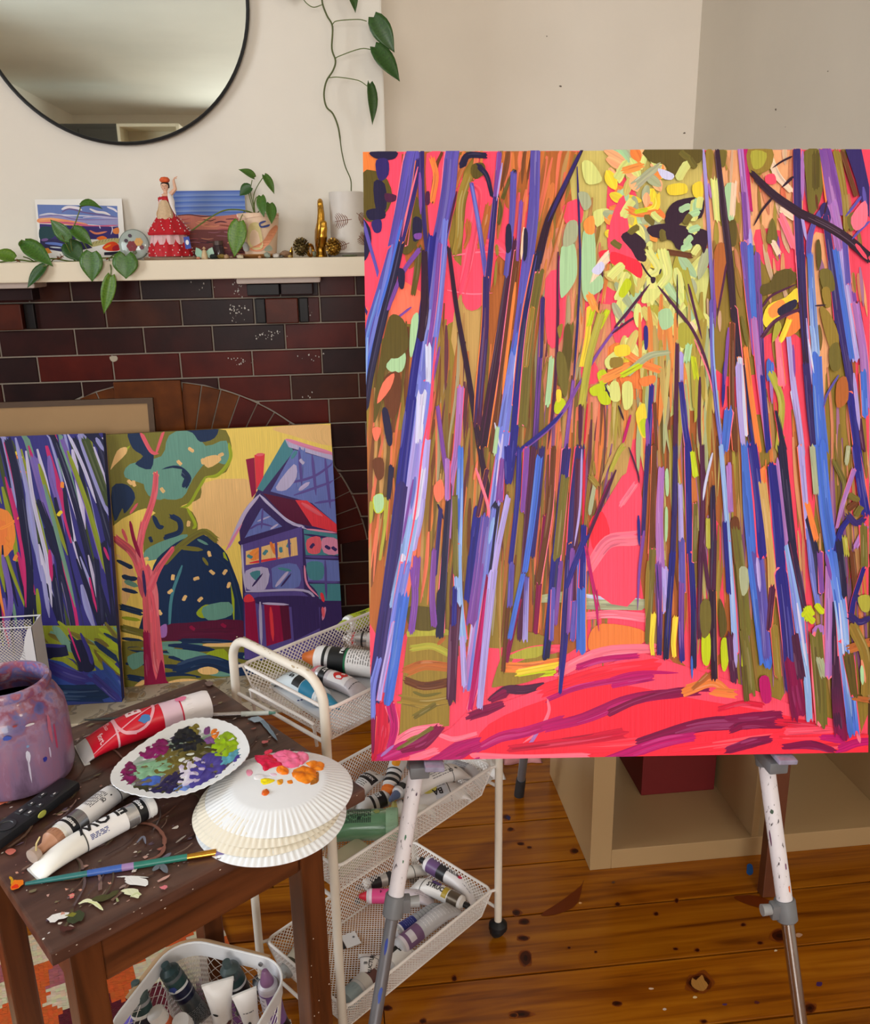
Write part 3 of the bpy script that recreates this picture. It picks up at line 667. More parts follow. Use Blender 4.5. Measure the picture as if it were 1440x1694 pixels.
ln((240, 172, 120), .005, [(405, 400), (520, 385), (640, 400)])
band((58, 44, 110), [(410, 440), (600, 450), (900, 465), (1226, 470), (1230, 600), (415, 600)], 0); band((36, 66, 74), [(415, 480), (520, 470), (600, 520), (520, 600), (415, 600)])
ln((222, 130, 96), .006, [(930, 510), (1000, 540), (1110, 520)]); ln((210, 200, 220), .003, [(1030, 460), (1040, 490)]); ln((210, 200, 220), .003, [(1160, 470), (1165, 500), (1150, 550)]); band((224, 128, 66), [(1170, 500), (1228, 480), (1230, 540), (1180, 540)])
band((232, 112, 40), [(1000, 590), (1060, 565), (1110, 590), (1050, 615)]); band((190, 180, 120), [(930, 640), (1080, 600), (1230, 590), (1232, 640), (1100, 650), (940, 680)])
for i in range(8): ln((96, 86, 60), .0012, [(960+32*i, 655-7*i), (975+32*i, 625-7*i)])
band((46, 42, 84), [(415, 600), (700, 590), (900, 640), (960, 690), (700, 740), (415, 690)], 0)
ln((100, 124, 200), .008, [(470, 640), (600, 650), (760, 690)]); ln((206, 214, 222), .004, [(520, 680), (640, 690)]); ln((124, 92, 150), .008, [(430, 610), (500, 600)])
band((226, 70, 24), [(1060, 690), (1110, 640), (1180, 625), (1230, 660), (1232, 715), (1120, 720)]); band((176, 24, 44), [(1170, 680), (1220, 660), (1232, 712), (1170, 715)]); ln((240, 150, 40), .005, [(1080, 690), (1150, 655)])
band((30, 30, 50), [(1080, 735), (1232, 725), (1234, 765), (1080, 765)], 0); band((220, 140, 50), [(415, 700), (500, 690), (540, 740), (420, 760)], 0)
a.build('printed_picture', paint_mat(.55, .04, .02), t)
t, A, ux, uy, nn, w, h = lean_card('small_landscape_canvas', 'small unframed canvas of blue sky over red desert hills behind the dancer doll', 'painting', [(287, 424), (411, 424), (289, 316)], 2.915, .012, mat((226, 224, 220), .7, var=.03), 2.885)
a = Paint(A, ux, uy, nn, w, h, .0001, 4e-6, 6)
def UV(x, y): return a.pix(300+x/h6, 260+y/h6)
band((92, 122, 192), [(-60, 250), (490, 245), (490, 450), (-60, 450)], 0)
for i in range(14): ln([(84, 114, 188), (104, 132, 196), (124, 148, 200)][i % 3], .010, [(-50, 268+i*13), (150, 262+i*13), (480, 260+i*13)], taper=0)
band((196, 120, 104), [(-60, 440), (60, 425), (260, 440), (490, 420), (490, 560), (-60, 560)], 0); band((120, 66, 66), [(-60, 540), (490, 540), (490, 760), (-60, 760)], 0)
cs = [(214, 142, 112), (180, 92, 96), (110, 52, 66), (226, 160, 122), (86, 44, 60), (160, 104, 120), (70, 50, 50), (146, 74, 60)]
for i in range(60):
    x, y = a.r.uniform(-40, 470), a.r.uniform(450, 740); ln(a.r.choice(cs), a.r.uniform(.002, .005), [(x-45, y+a.r.uniform(-8, 8)), (x, y+a.r.uniform(-10, 10)), (x+50, y+a.r.uniform(-8, 8))])
ln((80, 42, 56), .003, [(-50, 436), (60, 428), (160, 442), (240, 436)])
a.build('painted_surface', paint_mat(.5, .08, .15), t)
# ---- glass paperweight with pressed flowers
gc = PX(222, 404, 2.82); gr = .044; gc.z = MZ+gr+.001
t = thing('glass_paperweight', 'round glass paperweight with red and yellow flowers inside, standing on edge', 'paperweight', gc)
MX = Matrix.Rotation(R(82), 3, 'X')
MB().lathe([(0, -.010), (gr*.8, -.010), (gr, -.004), (gr, .004), (gr*.8, .010), (0, .011)], 40, (0, 0, 0), MX).build('glass_body', mat((196, 208, 200), .08, trans=.35, var=.02), t, smooth=True, world=False)
MB().lathe([(gr*.93, .006), (gr*1.0, .0045), (gr*1.0, -.0045), (gr*.93, -.006)], 40, (0, 0, 0), MX).build('glass_rim', mat((120, 128, 120), .15), t, smooth=True, world=False)
def petals(cx, cy, s, col, n=6):
    b = MB()
    for i in range(n):
        a_ = i*2*math.pi/n; c_ = (cx+s*.6*math.cos(a_), cy+s*.6*math.sin(a_))
        pts = [MX @ V((c_[0]+s*.55*math.cos(q), c_[1]+s*.55*math.sin(q), .0115+.0003*i)) for q in [k*math.pi/4 for k in range(8)]]
        b.add(pts, [tuple(range(8))])
    b.build('pressed_flower', mat(col, .5, var=.2, scale=200), t, world=False)
petals(-.004, -.006, .014, (124, 34, 44)); petals(.016, .006, .011, (206, 156, 84)); petals(-.020, .010, .005, (60, 44, 60)); petals(-.008, .024, .005, (70, 50, 66)); petals(.002, -.024, .006, (90, 96, 70)); petals(.024, -.010, .006, (110, 60, 70))
# ---- dancer doll
h8 = 8.919
def c8(x, y, Y=2.815): return PX(190+x/h8, 260+y/h8, Y)
db = c8(830, 1490); dl = thing('dancer_doll', 'dancer doll in a red polka-dot flounced dress with one arm raised', 'doll', (db.x, 2.815, MZ))
def dz(y): return c8(800, y).z-MZ
def dx(x): return c8(x, 900).x-db.x
MB().lathe([(0, 0), (.078, 0), (.080, .004), (.078, .008), (0, .008)], 36, sy=.5).build('base', mat((150, 120, 96), .5), dl, world=False, smooth=True)
SKIN = mat((222, 176, 148), .55, var=.03, sss=.05)
RED = mat((186, 16, 34), .6, var=.12, scale=60)
def wav(a, n): return lambda g, z: a*math.sin(n*g)
sk = MB(); sk.lathe([(.050, .009), (.062, .010), (.060, .035), (.050, dz(1250)), (.044, dz(1150))], 60, wob=wav(.06, 11)); sk.lathe([(.058, dz(1150)), (.060, dz(1120)), (.050, dz(1030)), (.036, dz(930)), (.022, dz(830)), (.016, dz(740)), (.019, dz(660)), (.021, dz(600)), (.014, dz(580))], 60, wob=wav(.05, 9))
sk.build('dress', RED, dl, smooth=True, world=False)
MB().lathe([(.055, dz(1290)), (.052, dz(1200)), (.048, dz(1130))], 60, wob=wav(.05, 13)).build('lace_flounce', mat((216, 176, 178), .8, var=.1, scale=150), dl, smooth=True, world=False)
dots = MB(); q = random.Random(5)
for zy, rr, n in [(1460, .0625, 15), (1410, .062, 14), (1360, .060, 14), (1310, .057, 13), (1090, .060, 14), (1050, .055, 13), (1010, .050, 12), (965, .043, 11), (920, .037, 10), (870, .030, 8), (640, .021, 6)]:
    for i in range(n):
        g_ = 2*math.pi*(i+q.uniform(-.2, .2)+(.5 if int(zy/10) % 2 else 0))/n
        c_ = V((rr*1.075*math.cos(g_), rr*1.075*math.sin(g_), dz(zy+q.uniform(-15, 15))))
        dots.lathe([(0, -.0022), (.0020, 0), (0, .0022)], 6, c_)
dots.build('polka_dots', mat((236, 224, 220), .6), dl, world=False, kind='stuff')
bd = MB()
bd.lathe([(.010, dz(600)), (.016, dz(570)), (.0135, dz(545)), (.0058, dz(525)), (.0056, dz(495)), (.0085, dz(478)), (.0112, dz(440)), (.0115, dz(415)), (.009, dz(385)), (0, dz(370))], 20, (dx(785)-0, 0, 0), sy=.9)
bd.tube([(dx(840), 0, dz(560)), (dx(880), -.004, dz(530)), (dx(940), -.006, dz(470)), (dx(930), -.006, dz(400)), (dx(925), -.006, dz(345))], [.007, .0065, .0055, .0045, .0036], 8)
for (fx, fy) in ((985, 288), (968, 300), (975, 318), (950, 300)): bd.tube([(dx(925), -.006, dz(350)), (dx(940), -.006, dz(315)), (dx(fx), -.007, dz(fy))], [.0034, .002, .0012], 6)
bd.tube([(dx(745), 0, dz(565)), (dx(705), -.004, dz(640)), (dx(690), -.01, dz(740)), (dx(740), -.022, dz(790))], [.007, .006, .005, .004], 8)
bd.lathe([(0, -.0035), (.0022, 0), (0, .003)], 8, (dx(778), -.0112, dz(432)))
bd.build('body', SKIN, dl, smooth=True, world=False)
fc = MB()
for ex in (760, 808): fc.lathe([(0, -.0012), (.0016, 0), (0, .0012)], 8, (dx(ex), -.0098, dz(425)))
fc.build('eyes', mat((40, 26, 22), .4), dl, world=False)
MB().lathe([(0, -.0009), (.0024, 0), (0, .0009)], 8, (dx(785), -.0092, dz(462))).build('mouth', mat((170, 50, 50), .5), dl, world=False)
hr = MB(); hr.lathe([(.0118, dz(455)), (.0128, dz(420)), (.012, dz(385)), (.006, dz(362)), (0, dz(358))], 20, (dx(787), .0035, 0)); hr.build('hair', mat((34, 26, 24), .6), dl, smooth=True, world=False)
hd = MB(); hd.lathe([(.010, dz(372)), (.0135, dz(350)), (.0135, dz(325)), (.009, dz(295)), (0, dz(288))], 24, (dx(790), .001, 0), wob=wav(.08, 6)); hd.build('flower_headdress', mat((214, 92, 44), .6, var=.25, scale=120), dl, smooth=True, world=False)
sh = MB(); sh.tube(spline([(dx(840), -.006, dz(530)), (dx(875), -.016, dz(640)), (dx(890), -.02, dz(740)), (dx(920), -.018, dz(850))], 4), [.004, .006, .008, .009, .009, .009, .008, .007, .006, .005, .004, .003, .002], 8, flat=.5)
sh.tube(spline([(dx(745), -.004, dz(530)), (dx(715), -.012, dz(620)), (dx(708), -.016, dz(720))], 4), .0045, 8, flat=.5); sh.build('white_shawl', mat((232, 226, 224), .8), dl, smooth=True, world=False)
ap = MB(); ap.lathe([(.023, dz(960)), (.027, dz(880)), (.024, dz(800)), (.018, dz(700)), (.010, dz(640))], 20, (dx(765), -.016, 0), sx=.9, sy=.7, wob=wav(.05, 8)); ap.tube(spline([(dx(690), -.02, dz(750)), (dx(650), -.02, dz(830)), (dx(655), -.02, dz(890))], 3), .005, 6, flat=.4)
ap.build('lace_apron', mat((206, 178, 142), .8, var=.2, scale=160, bump=.5), dl, smooth=True, world=False)
tg = MB().box((dx(1085), -.062, dz(1270)), (.0165, .0015, .034), Matrix.Rotation(R(-6), 3, 'Y')).build('paper_tag', mat((40, 66, 156), .5), dl, world=False)
MB().lathe([(0, 0), (.0048, 0), (.0048, .0006), (0, .0006)], 20, (dx(1085), -.0632, dz(1265)), Matrix.Rotation(R(90), 3, 'X'), sy=1.5).build('oval_mark', mat((226, 226, 232), .5), tg, world=False)
# ---- golden hand, pine cones and small keepsakes
GOLD = mat((196, 146, 56), .28, 1, var=.12, scale=40)
def c6(x, y, Y): return PX(380+x/6, 290+y/6, Y)
hb = c6(910, 820, 2.815); hh = c6(940, 228, 2.815).z-MZ
gh = MB(); k = hh
for i, (oy, top, rr) in enumerate([(-.030, .86, .0085), (-.010, .97, .009), (.010, 1.0, .009), (.029, .93, .0085)]):
    gh.tube([(0, oy*.75, .30*k), (.003, oy*.62, .52*k), (.006, oy*.5, .74*k), (.005, oy*.45, (top-.04)*k), (.005, oy*.44, top*k)], [.014, .0125, .0105, .0085, .004], 12)
gh.lathe([(.026, 0), (.027, .02*k), (.022, .10*k), (.0225, .20*k), (.024, .32*k), (.021, .46*k), (.013, .58*k)], 24, sx=.72, sy=1.15)
gh.tube(spline([(.004, -.022, .20*k), (.009, -.036, .36*k), (.012, -.040, .50*k), (.013, -.038, .62*k)], 4), [.013]*5+[.0115]*4+[.010]*3+[.006], 12)
o = gh.build('golden_hand', GOLD, None, smooth=True); o.location = (hb.x, 2.815, MZ-.0005)
md = o.modifiers.new('fuse', 'REMESH'); md.mode = 'VOXEL'; md.voxel_size = .0024; md.use_smooth_shade = True
tag(o, 'golden hand ornament standing upright with fingers pressed together', 'ornament')
def cone(px, py, s, m, label):
    c_ = c6(px, py, 2.775); b = MB(); q = random.Random(int(px))
    for i in range(74):
        f = (i+.5)/74; z = 1-2*f; rr = math.sqrt(max(0, 1-z*z)); g_ = i*2.39996
        d = V((rr*math.cos(g_), rr*math.sin(g_), z*1.12)); p0 = d*s*.62; p1 = d*s+V((0, 0, s*.10))
        b.tube([p0, p1, p1+V((0, 0, s*.06))], [s*.10, s*.17, s*.05], 5, flat=.55)
    b.lathe([(0, -s*.75), (s*.6, -s*.4), (s*.66, 0), (s*.5, s*.5), (0, s*.72)], 12)
    o = b.build('pine_cone', m); o.location = (c_.x, 2.775, MZ+s*1.16); tag(o, label, 'pine cone')
cone(712, 730, .0245, mat((104, 88, 52), .35, .8, var=.4, scale=120), 'dull bronze pine cone on the mantel left of the golden hand')
cone(1030, 720, .0235, mat((160, 124, 52), .3, .9, var=.3, scale=120), 'bright gilded pine cone on the mantel in front of the fern vase')
def stone(name, label, cat, px, py, w, h, col, Y=2.785, seed=0, rough=.5, trans=0, jag=.15, sub=2, d=None):
    c_ = c6(px, py, Y); bm = bmesh.new(); bmesh.ops.create_icosphere(bm, subdivisions=sub, radius=1); q = random.Random(seed)
    off = V((q.uniform(0, 9), q.uniform(0, 9), q.uniform(0, 9)))
    for v in bm.verts: v.co *= 1+jag*mnoise.noise(v.co*1.6+off)*2; v.co = V((v.co.x*w/2, v.co.y*(d or w)/2, v.co.z*h/2))
    lo = min(v.co.z for v in bm.verts); b = MB(); bm.verts.index_update(); b.add([v.co for v in bm.verts], [[v.index for v in f.verts] for f in bm.faces]); bm.free()
    o = b.build(name, mat(col, rough, var=.2, scale=80, trans=trans), None, smooth=jag < .2); o.location = (c_.x, Y, MZ-lo-.0004); tag(o, label, cat)
stone('pebble', 'black rounded pebble on the mantel beside the mint ornament', 'stone', -160, 815, .024, .016, (30, 40, 38), 2.775, 1)
stone('shell', 'brown and cream mottled seashell on the mantel', 'shell', 555, 780, .034, .022, (146, 112, 84), 2.79, 2, .4)
stone('pebble', 'white speckled pebble on the mantel between shell and saucer', 'stone', 465, 800, .022, .014, (196, 188, 178), 2.775, 3, jag=.25)
stone('crystal', 'pale grey-green crystal chunk in front of the pot saucer', 'crystal', 372, 800, .022, .018, (150, 160, 144), 2.765, 4, .2, .1, .35, 1)
stone('crystal', 'cream crystal cluster under the big hanging leaf', 'crystal', 100, 800, .024, .016, (214, 200, 170), 2.77, 5, .3, .1, .35, 1)
stone('pebble', 'tan pebble near the dark blue jar on the mantel', 'stone', -30, 805, .018, .014, (170, 136, 100), 2.775, 6)
stone('pebble', 'olive gold pebble at the foot of the small desert canvas', 'stone', -80, 790, .03, .014, (150, 124, 60), 2.80, 7)
stone('crystal', 'smoky green crystal beside the golden wrist', 'crystal', 840, 790, .016, .022, (110, 112, 84), 2.785, 8, .2, .1, .3, 1)
stone('leaf_dish', 'flat dark green dish under the fern vase edge', 'dish', 1190, 815, .05, .007, (104, 112, 84), 2.785, 9, .4, 0, .02)
for i, (x, c) in enumerate([(-310, (188, 120, 90)), (20, (120, 92, 70)), (300, (196, 150, 110)), (520, (90, 84, 72)), (600, (180, 150, 90))]):
    stone('shell_fragment', ['pink', 'brown', 'peach', 'grey', 'ochre'][i]+' shell fragment lying on the mantel front edge', 'shell', x, 818, .013, .009, c, 2.768, 20+i, jag=.3, sub=1)
# gold napkin-ring like band left of the wrist
o = MB().tube([(.016*math.cos(t), 0, .016+.016*math.sin(t)) for t in [i*math.pi/12 for i in range(24)]], .005, 8, close=True).build('gold_ring', GOLD, None, smooth=True); p0 = c6(815, 745, 2.82); o.location = (p0.x-.004, 2.82, MZ+.0045); o.rotation_euler = (0, 0, R(60)); tag(o, 'thick gold ring standing behind the bronze pine cone', 'ornament')
o = MB().tube([(0, 0, .002), (0, 0, .02), (.003, 0, .034)], [.004, .0055, .001], 8).build('brass_finial', GOLD, None, smooth=True); p0 = c6(612, 760, 2.81); o.location = (p0.x, 2.81, MZ-.002); tag(o, 'small brass spike ornament beside the bronze pine cone', 'ornament')
# mint winged angel and dark glass jar
p0 = c6(-250, 780, 2.79); an = thing('angel_ornament', 'small mint green winged ornament beside the blue tag', 'ornament', (p0.x, 2.79, MZ))
MB().lathe([(0, 0), (.010, 0), (.009, .012), (.006, .022), (.005, .026), (0, .027)], 16).build('body', mat((206, 180, 140), .4), an, smooth=True, world=False)
MB().lathe([(0, -.0055), (.0055, 0), (0, .0055)], 12, (0, 0, .031)).build('head', mat((216, 182, 140), .4), an, smooth=True, world=False)
for s in (-1, 1):
    MB().prism([(s*.004, .004, .006), (s*.020, .005, .002), (s*.028, .005, .016), (s*.024, .005, .034), (s*.014, .004, .030), (s*.005, .003, .022)], (0, 0, 0), (0, .003, 0)).build('wing', mat((150, 190, 164), .35, var=.2), an, world=False)
p0 = c6(-110, 740, 2.83); jr = thing('small_jar', 'little dark glass jar with lid in front of the desert canvas', 'jar', (p0.x, 2.83, MZ))
MB().lathe([(0, 0), (.016, 0), (.017, .004), (.017, .034), (.013, .040), (0, .040)], 20).build('glass_body', mat((60, 46, 50), .15, var=.2), jr, smooth=True, world=False)
MB().lathe([(0, .040), (.015, .040), (.015, .052), (0, .053)], 20).build('lid', mat((84, 64, 56), .4), jr, smooth=True, world=False)
# ================================================================== canvases and easel
def canvas(name, label, BLc, ux, uy, nn, w, h, th, edgecol, ystretch=True):
    t = thing(name, label, 'painting', BLc)
    q = [BLc, BLc+ux*w, BLc+ux*w+uy*h, BLc+uy*h]
    o = MB().prism(q, (0, 0, 0), -nn*th).build('canvas', mat(edgecol, .6, var=.15, scale=14, bump=.05), t, bevel=.002)
    bars = MB(); g = .035
    for a, b in ((0, 1), (1, 2), (2, 3), (3, 0)):
        p0, p1 = q[a], q[b]; c = (p0+p1)/2-nn*(th+.004); d = (p1-p0); inn = (sum(q, V((0, 0, 0)))/4-(p0+p1)/2).normalized()
        bars.prism([p0-nn*th, p1-nn*th, p1-nn*th+inn*g-d.normalized()*g, p0-nn*th+inn*g+d.normalized()*g], (0, 0, 0), -nn*.006)
    bars.build('stretcher_bars', mat((196, 164, 120), .7), t)
    return t
def ortho(o, r, u):
    ux = (r-o).normalized(); uy = (u-o); uy = (uy-ux*uy.dot(ux)).normalized(); nn = ux.cross(uy)
    if nn.y > 0: nn = -nn
    return ux, uy, nn
# large canvas on the easel (76 x 91 cm), pose recovered from its four corners
B0 = V((.024, 1.172, .634)); ux, uy, nn = ortho(B0, V((.782, 1.102, .627)), V((.050, 1.405, 1.517)))
BIG = (B0, ux, uy, nn, .762, .914)
big = canvas('forest_path_canvas', 'large canvas of a pink path between blue and purple trees standing on the easel', B0, ux, uy, nn, .762, .914, .036, (214, 60, 90))
# ---- easel
def legpt(x, y, off=.062): return onp(x, y, B0-nn*off, nn)
ea = thing('easel', 'tripod easel with white upper tubes, grey clamps and steel lower legs holding the large canvas', 'easel', (.42, 1.3, 0))
def scratchmat():
    m, t, n, l, b = nodes('scuffed_white_enamel')
    tc = n.new('ShaderNodeTexCoord'); mp = n.new('ShaderNodeMapping'); mp.inputs['Scale'].default_value = (1, 1, .35); l.new(tc.outputs['Object'], mp.inputs[0])
    a = n.new('ShaderNodeTexNoise'); a.inputs['Scale'].default_value = 190; a.inputs['Detail'].default_value = 3; l.new(mp.outputs[0], a.inputs['Vector'])
    r = ramp(n, [(.30, (70, 62, 70)), (.36, (226, 222, 228)), (1, (232, 228, 234))]); l.new(a.outputs['Fac'], r.inputs[0])
    l.new(r.outputs[0], b.inputs['Base Color']); b.inputs['Roughness'].default_value = .45; return m
SCW = scratchmat(); GRY = mat((112, 114, 118), .5, var=.1, scale=50); STL = mat((176, 172, 168), .26, 1, var=.1, scale=18); MATG = mat((128, 130, 136), .42, .6, var=.15, scale=25)
legs = {}
for k, (tp, mid, bot) in {'l': ((690, 1270), (662, 1494), (620, 1694)), 'r': (((1268, 1262)), (1294, 1502), (1326, 1694))}.items():
    t0 = legpt(*tp); m0 = legpt(*mid); b0 = legpt(*bot)
    d = (t0-b0).normalized(); foot = b0-d*(b0.z/d.z); top = b0+d*((1.50-b0.z)/d.z); legs[k] = (foot, top)
    mcol = foot+d*((m0.z-foot.z)/d.z)
    lg = MB().tube([mcol-d*.02, top], .0128, 20).build('upper_leg', SCW, ea, smooth=True)
    lo = MB().tube([foot+d*.012, mcol], .0102, 20).build('lower_leg', MATG if k == 'l' else STL, ea, smooth=True)
    MB().tube([foot-d*.0, foot+d*.03], [.012, .0135], 16).build('rubber_foot', mat((30, 30, 32), .7), lo, smooth=True)
    c = MB(); c.tube([mcol-d*.021, mcol-d*.019, mcol+d*.013, mcol+d*.015], [.015, .0168, .0168, .0155], 24)
    side = V((-1, 0, 0)) if k == 'r' else V((1, 0, 0))
    c.box(mcol+side*.017-d*.002, (.018, .018, .026), bev=.003)
    cl = c.build('clamp', GRY, ea, smooth=True)
    kn = MB().tube([mcol+side*.024, mcol+side*.040], [.0085, .0095], 12).build('clamp_knob', mat((150, 152, 154), .4), cl, smooth=True)
    t1 = legpt(tp[0], tp[1]-2, .055)
    h = MB(); h.tube([t1-d*.004, t1+d*.03], .0165, 20); h.box(t1+nn*.02+d*.012, (.03, .06, .02), bev=.003); hd_ = h.build('canvas_holder', GRY, ea, smooth=True)
    s = 1 if k == 'l' else 1
    MB().box(legpt(tp[0]+(28 if k == 'l' else 30), 1265 if k == 'l' else 1253, .0)-nn*.004, (.030, .035, .008), Matrix.Rotation(R(4), 3, 'Y'), bev=.002).build('clear_tab', mat((190, 186, 214), .08, trans=.45, var=.4, scale=90), hd_)
hub = (legs['l'][1]+legs['r'][1])/2
MB().tube([legs['l'][1]-V((0, 0, .06)), legs['r'][1]-V((0, 0, .06))], .011, 16).build('crossbar', GRY, ea, smooth=True)
rf = onz(859, 1316, 0); hub2 = hub+V((0, .02, -.06))
MB().tube([rf+(hub2-rf)*.03, hub2], .0105, 16).build('rear_leg', MATG, ea, smooth=True)
MB().tube([rf+V((0, 0, .001)), rf+(hub2-rf)*.045], [.013, .0125], 14).build('rubber_foot', mat((40, 40, 42), .7), ea, smooth=True)
sp = Paint((0, 0, 0), (1, 0, 0), (0, 0, 1), (0, -1, 0))
# paint smears on the legs
def smear(x, y, s, col, k):
    f, tp = legs[k]; d = (tp-f).normalized(); p = onp(x, y, f-FW*.0, nn); ax = f+d*((p-f).dot(d)); o = (CP-ax); o = (o-d*o.dot(d)).normalized(); rr = .0131 if y < 1495 else .0105
    sd = d.cross(o); b = MB(); off = max(-.8, min(.8, (p-ax).dot(sd)/rr)); a0 = math.asin(off)
    pts = []
    q = random.Random(int(x+y))
    for i in range(10):
        t = i*math.pi/5; aa = a0+s[0]/rr*.5*math.cos(t)*q.uniform(.6, 1.1); pts.append(ax+d*(s[1]*.5*math.sin(t)*q.uniform(.7, 1.1))+(o*math.cos(aa)+sd*math.sin(aa))*rr)
    b.add(pts, [tuple(range(10))]); b.build('paint_smear', mat(col, .5), ea)
for a in [(1277, 1338, (.006, .009), (70, 90, 76), 'r'), (1306, 1465, (.005, .014), (224, 110, 40), 'r'), (1275, 1385, (.004, .03), (96, 44, 84), 'r'), (1300, 1428, (.004, .012), (120, 70, 110), 'r'),
          (672, 1380, (.003, .012), (70, 120, 90), 'l'), (668, 1420, (.003, .006), (80, 120, 90), 'l'), (640, 1560, (.006, .035), (52, 70, 150), 'l'), (630, 1640, (.007, .03), (60, 84, 160), 'l'), (690, 1310, (.003, .006), (90, 70, 90), 'l')]: smear(*a)
# ---- canvases leaning on the fireplace
HT = .0082
hA = onz(205, 1137, HT); hB = onz(400, 1118, HT); hu = (hB-hA).normalized(); hBR = onz(571, 1103, HT)
hBR = hA+hu*((hBR-hA).dot(hu)); hT = ony(556, 700, 2.862)
ux, uy, nn = ortho(hBR, hBR+hu, hT); HW_, HH_ = .92, (hT-hBR).dot(uy); B1 = hBR-ux*HW_
HOUSE = (B1, ux, uy, nn, HW_, HH_)
house = canvas('house_canvas', 'canvas of a purple timbered house and pink tree under a yellow sky by the fireplace', B1, ux, uy, nn, HW_, HH_, .03, (110, 96, 60))
lBR = onz(202, 1161, HT); lT = ony(175, 716, 2.775); lA = onz(40, 1172, HT); lu = (lBR-lA); lu.z = 0; lu.normalize()
ux, uy, nn = ortho(lBR, lBR+lu, lT); LW_, LH_ = .61, (lT-lBR).dot(uy); B2 = lBR-ux*LW_
LEFT = (B2, ux, uy, nn, LW_, LH_)
leftc = canvas('dark_forest_canvas', 'canvas of dense slanting blue and violet tree trunks leaning in front of the house canvas', B2, ux, uy, nn, LW_, LH_, .036, (36, 52, 122))
# cardboard-backed frame behind them
fT = ony(247, 658, 2.905); fB = V((fT.x, 2.835, HT)); ux = V((1, -.012, 0)).normalized(); uy = (V((fT.x+.01, 2.905, fT.z))-fB).normalized(); nn = ux.cross(uy); nn = -nn if nn.y > 0 else nn
fh = (fT-fB).length; fw = .62; A = fB-ux*fw
cf = thing('cardboard_panel', 'brown cardboard panel in a dark wooden frame standing behind the canvases', 'frame', A)
q = [A, A+ux*fw, A+ux*fw+uy*fh, A+uy*fh]; fr = .018
for a, b in ((0, 1), (1, 2), (2, 3), (3, 0)):
    p0, p1 = q[a], q[b]; d = (p1-p0).normalized(); inn = (sum(q, V((0, 0, 0)))/4-(p0+p1)/2).normalized()
    MB().prism([p0, p1, p1+inn*fr-d*fr, p0+inn*fr+d*fr], (0, 0, 0), -nn*.022).build('frame_bar', mat((82, 58, 36), .55, var=.15), cf)
ci = [p+((sum(q, V((0, 0, 0)))/4)-p).normalized()*.02-nn*.006 for p in q]
MB().prism(ci, (0, 0, 0), -nn*.008).build('cardboard', mat((172, 138, 98), .85, var=.06, scale=12), cf)
# ================================================================== cube shelf unit and what stands by it
KX0, KX1, KY0, KY1, KH = .524, 1.314, 1.646, 2.036, .79
ks = thing('cube_shelf', 'cream cube shelving unit with thick outer panels behind the easel', 'shelf', ((KX0+KX1)/2, (KY0+KY1)/2, 0))
KM = mat((176, 146, 104), .38, var=.03, scale=6); kd = KY1-KY0; kc = (KY0+KY1)/2
for nm, c, d in [('side_panel', (KX0+.025, kc, KH/2), (.05, kd, KH)), ('side_panel', (KX1-.025, kc, KH/2), (.05, kd, KH)), ('bottom_panel', ((KX0+KX1)/2, kc, .025), (KX1-KX0-.1, kd, .05)),
                 ('top_panel', ((KX0+KX1)/2, kc, KH-.025), (KX1-KX0-.1, kd, .05)), ('divider', ((KX0+KX1)/2, kc+.002, KH/2), (.017, kd-.004, KH-.1)),
                 ('middle_shelf', ((KX0+.05+(KX0+KX1)/2-.0085)/2, kc+.002, KH/2), ((KX1-KX0)/2-.0585, kd-.004, .017)), ('middle_shelf', (((KX0+KX1)/2+.0085+KX1-.05)/2, kc+.002, KH/2), ((KX1-KX0)/2-.0585, kd-.004, .017))]:
    MB().box(c, d, bev=.0015).build(nm, KM, ks)
a = onz(1060, 1315, .05); b = onz(1183, 1308, .05); y0 = (a.y+b.y)/2; y0 = min(y0, KY1-.1)
rbx = thing('storage_box', 'dark red storage box inside the shelf cube', 'box', ((a.x+b.x)/2, y0+.10, .05))
w_ = b.x-a.x; RB = mat((112, 22, 24), .6, var=.08)
MB().box((0, .09, .14), (w_, .18, .28), bev=.003).build('box_body', RB, rbx, world=False)
rbx.location.y = y0
MB().box((0, .09, .2825), (w_+.006, .186, .005), bev=.001).build('lid', mat((92, 16, 20), .6), rbx, world=False)
# wooden post leaning on the shelf front
f0 = onz(1268, 1477, 0); sl = (KY0-.018-f0.y)/.76; d = V((.055, sl*.76, .76)).normalized()
po = MB(); po.box((0, 0, .46), (.034, .026, .92), bev=.002); o = po.build('wooden_post', mat((96, 50, 26), .5, var=.3, scale=20), None)
zq = d; xq = V((0, 1, 0)).cross(zq).normalized(); yq = zq.cross(xq); o.matrix_basis = Matrix.Translation(f0+V((0, -.004, 0))) @ Matrix((xq, yq, zq)).transposed().to_4x4()
tag(o, 'reddish brown wooden post leaning against the cube shelf', 'post')
# white paper and pink cloth on the floor behind the trolley
def crumple(name, label, cat, cx, cy, w, d, h, col, seed):
    n = 22; q = random.Random(seed); off = V((q.uniform(0, 20), q.uniform(0, 20), 0)); b = MB()
    for i in range(n):
        for j in range(n):
            u, v = i/(n-1)-.5, j/(n-1)-.5; e = 1-max(abs(u), abs(v))*2
            b.v.append((u*w*(1+.12*mnoise.noise(V((v*4, u*2, 1))+off)), v*d*(1+.12*mnoise.noise(V((u*4, v*3, 4))+off)), .001+h*max(0, e)**.5*(.55+.9*abs(mnoise.noise(V((u*5, v*5, 0))+off)))))
    b.f = [(i*n+j, (i+1)*n+j, (i+1)*n+j+1, i*n+j+1) for i in range(n-1) for j in range(n-1)]
    o = b.build(name, mat(col, .85, var=.06), None, smooth=True, angle=70); o.location = (cx, cy, 0); tag(o, label, cat)
    md = o.modifiers.new('thick', 'SOLIDIFY'); md.thickness = .001; md.offset = 1
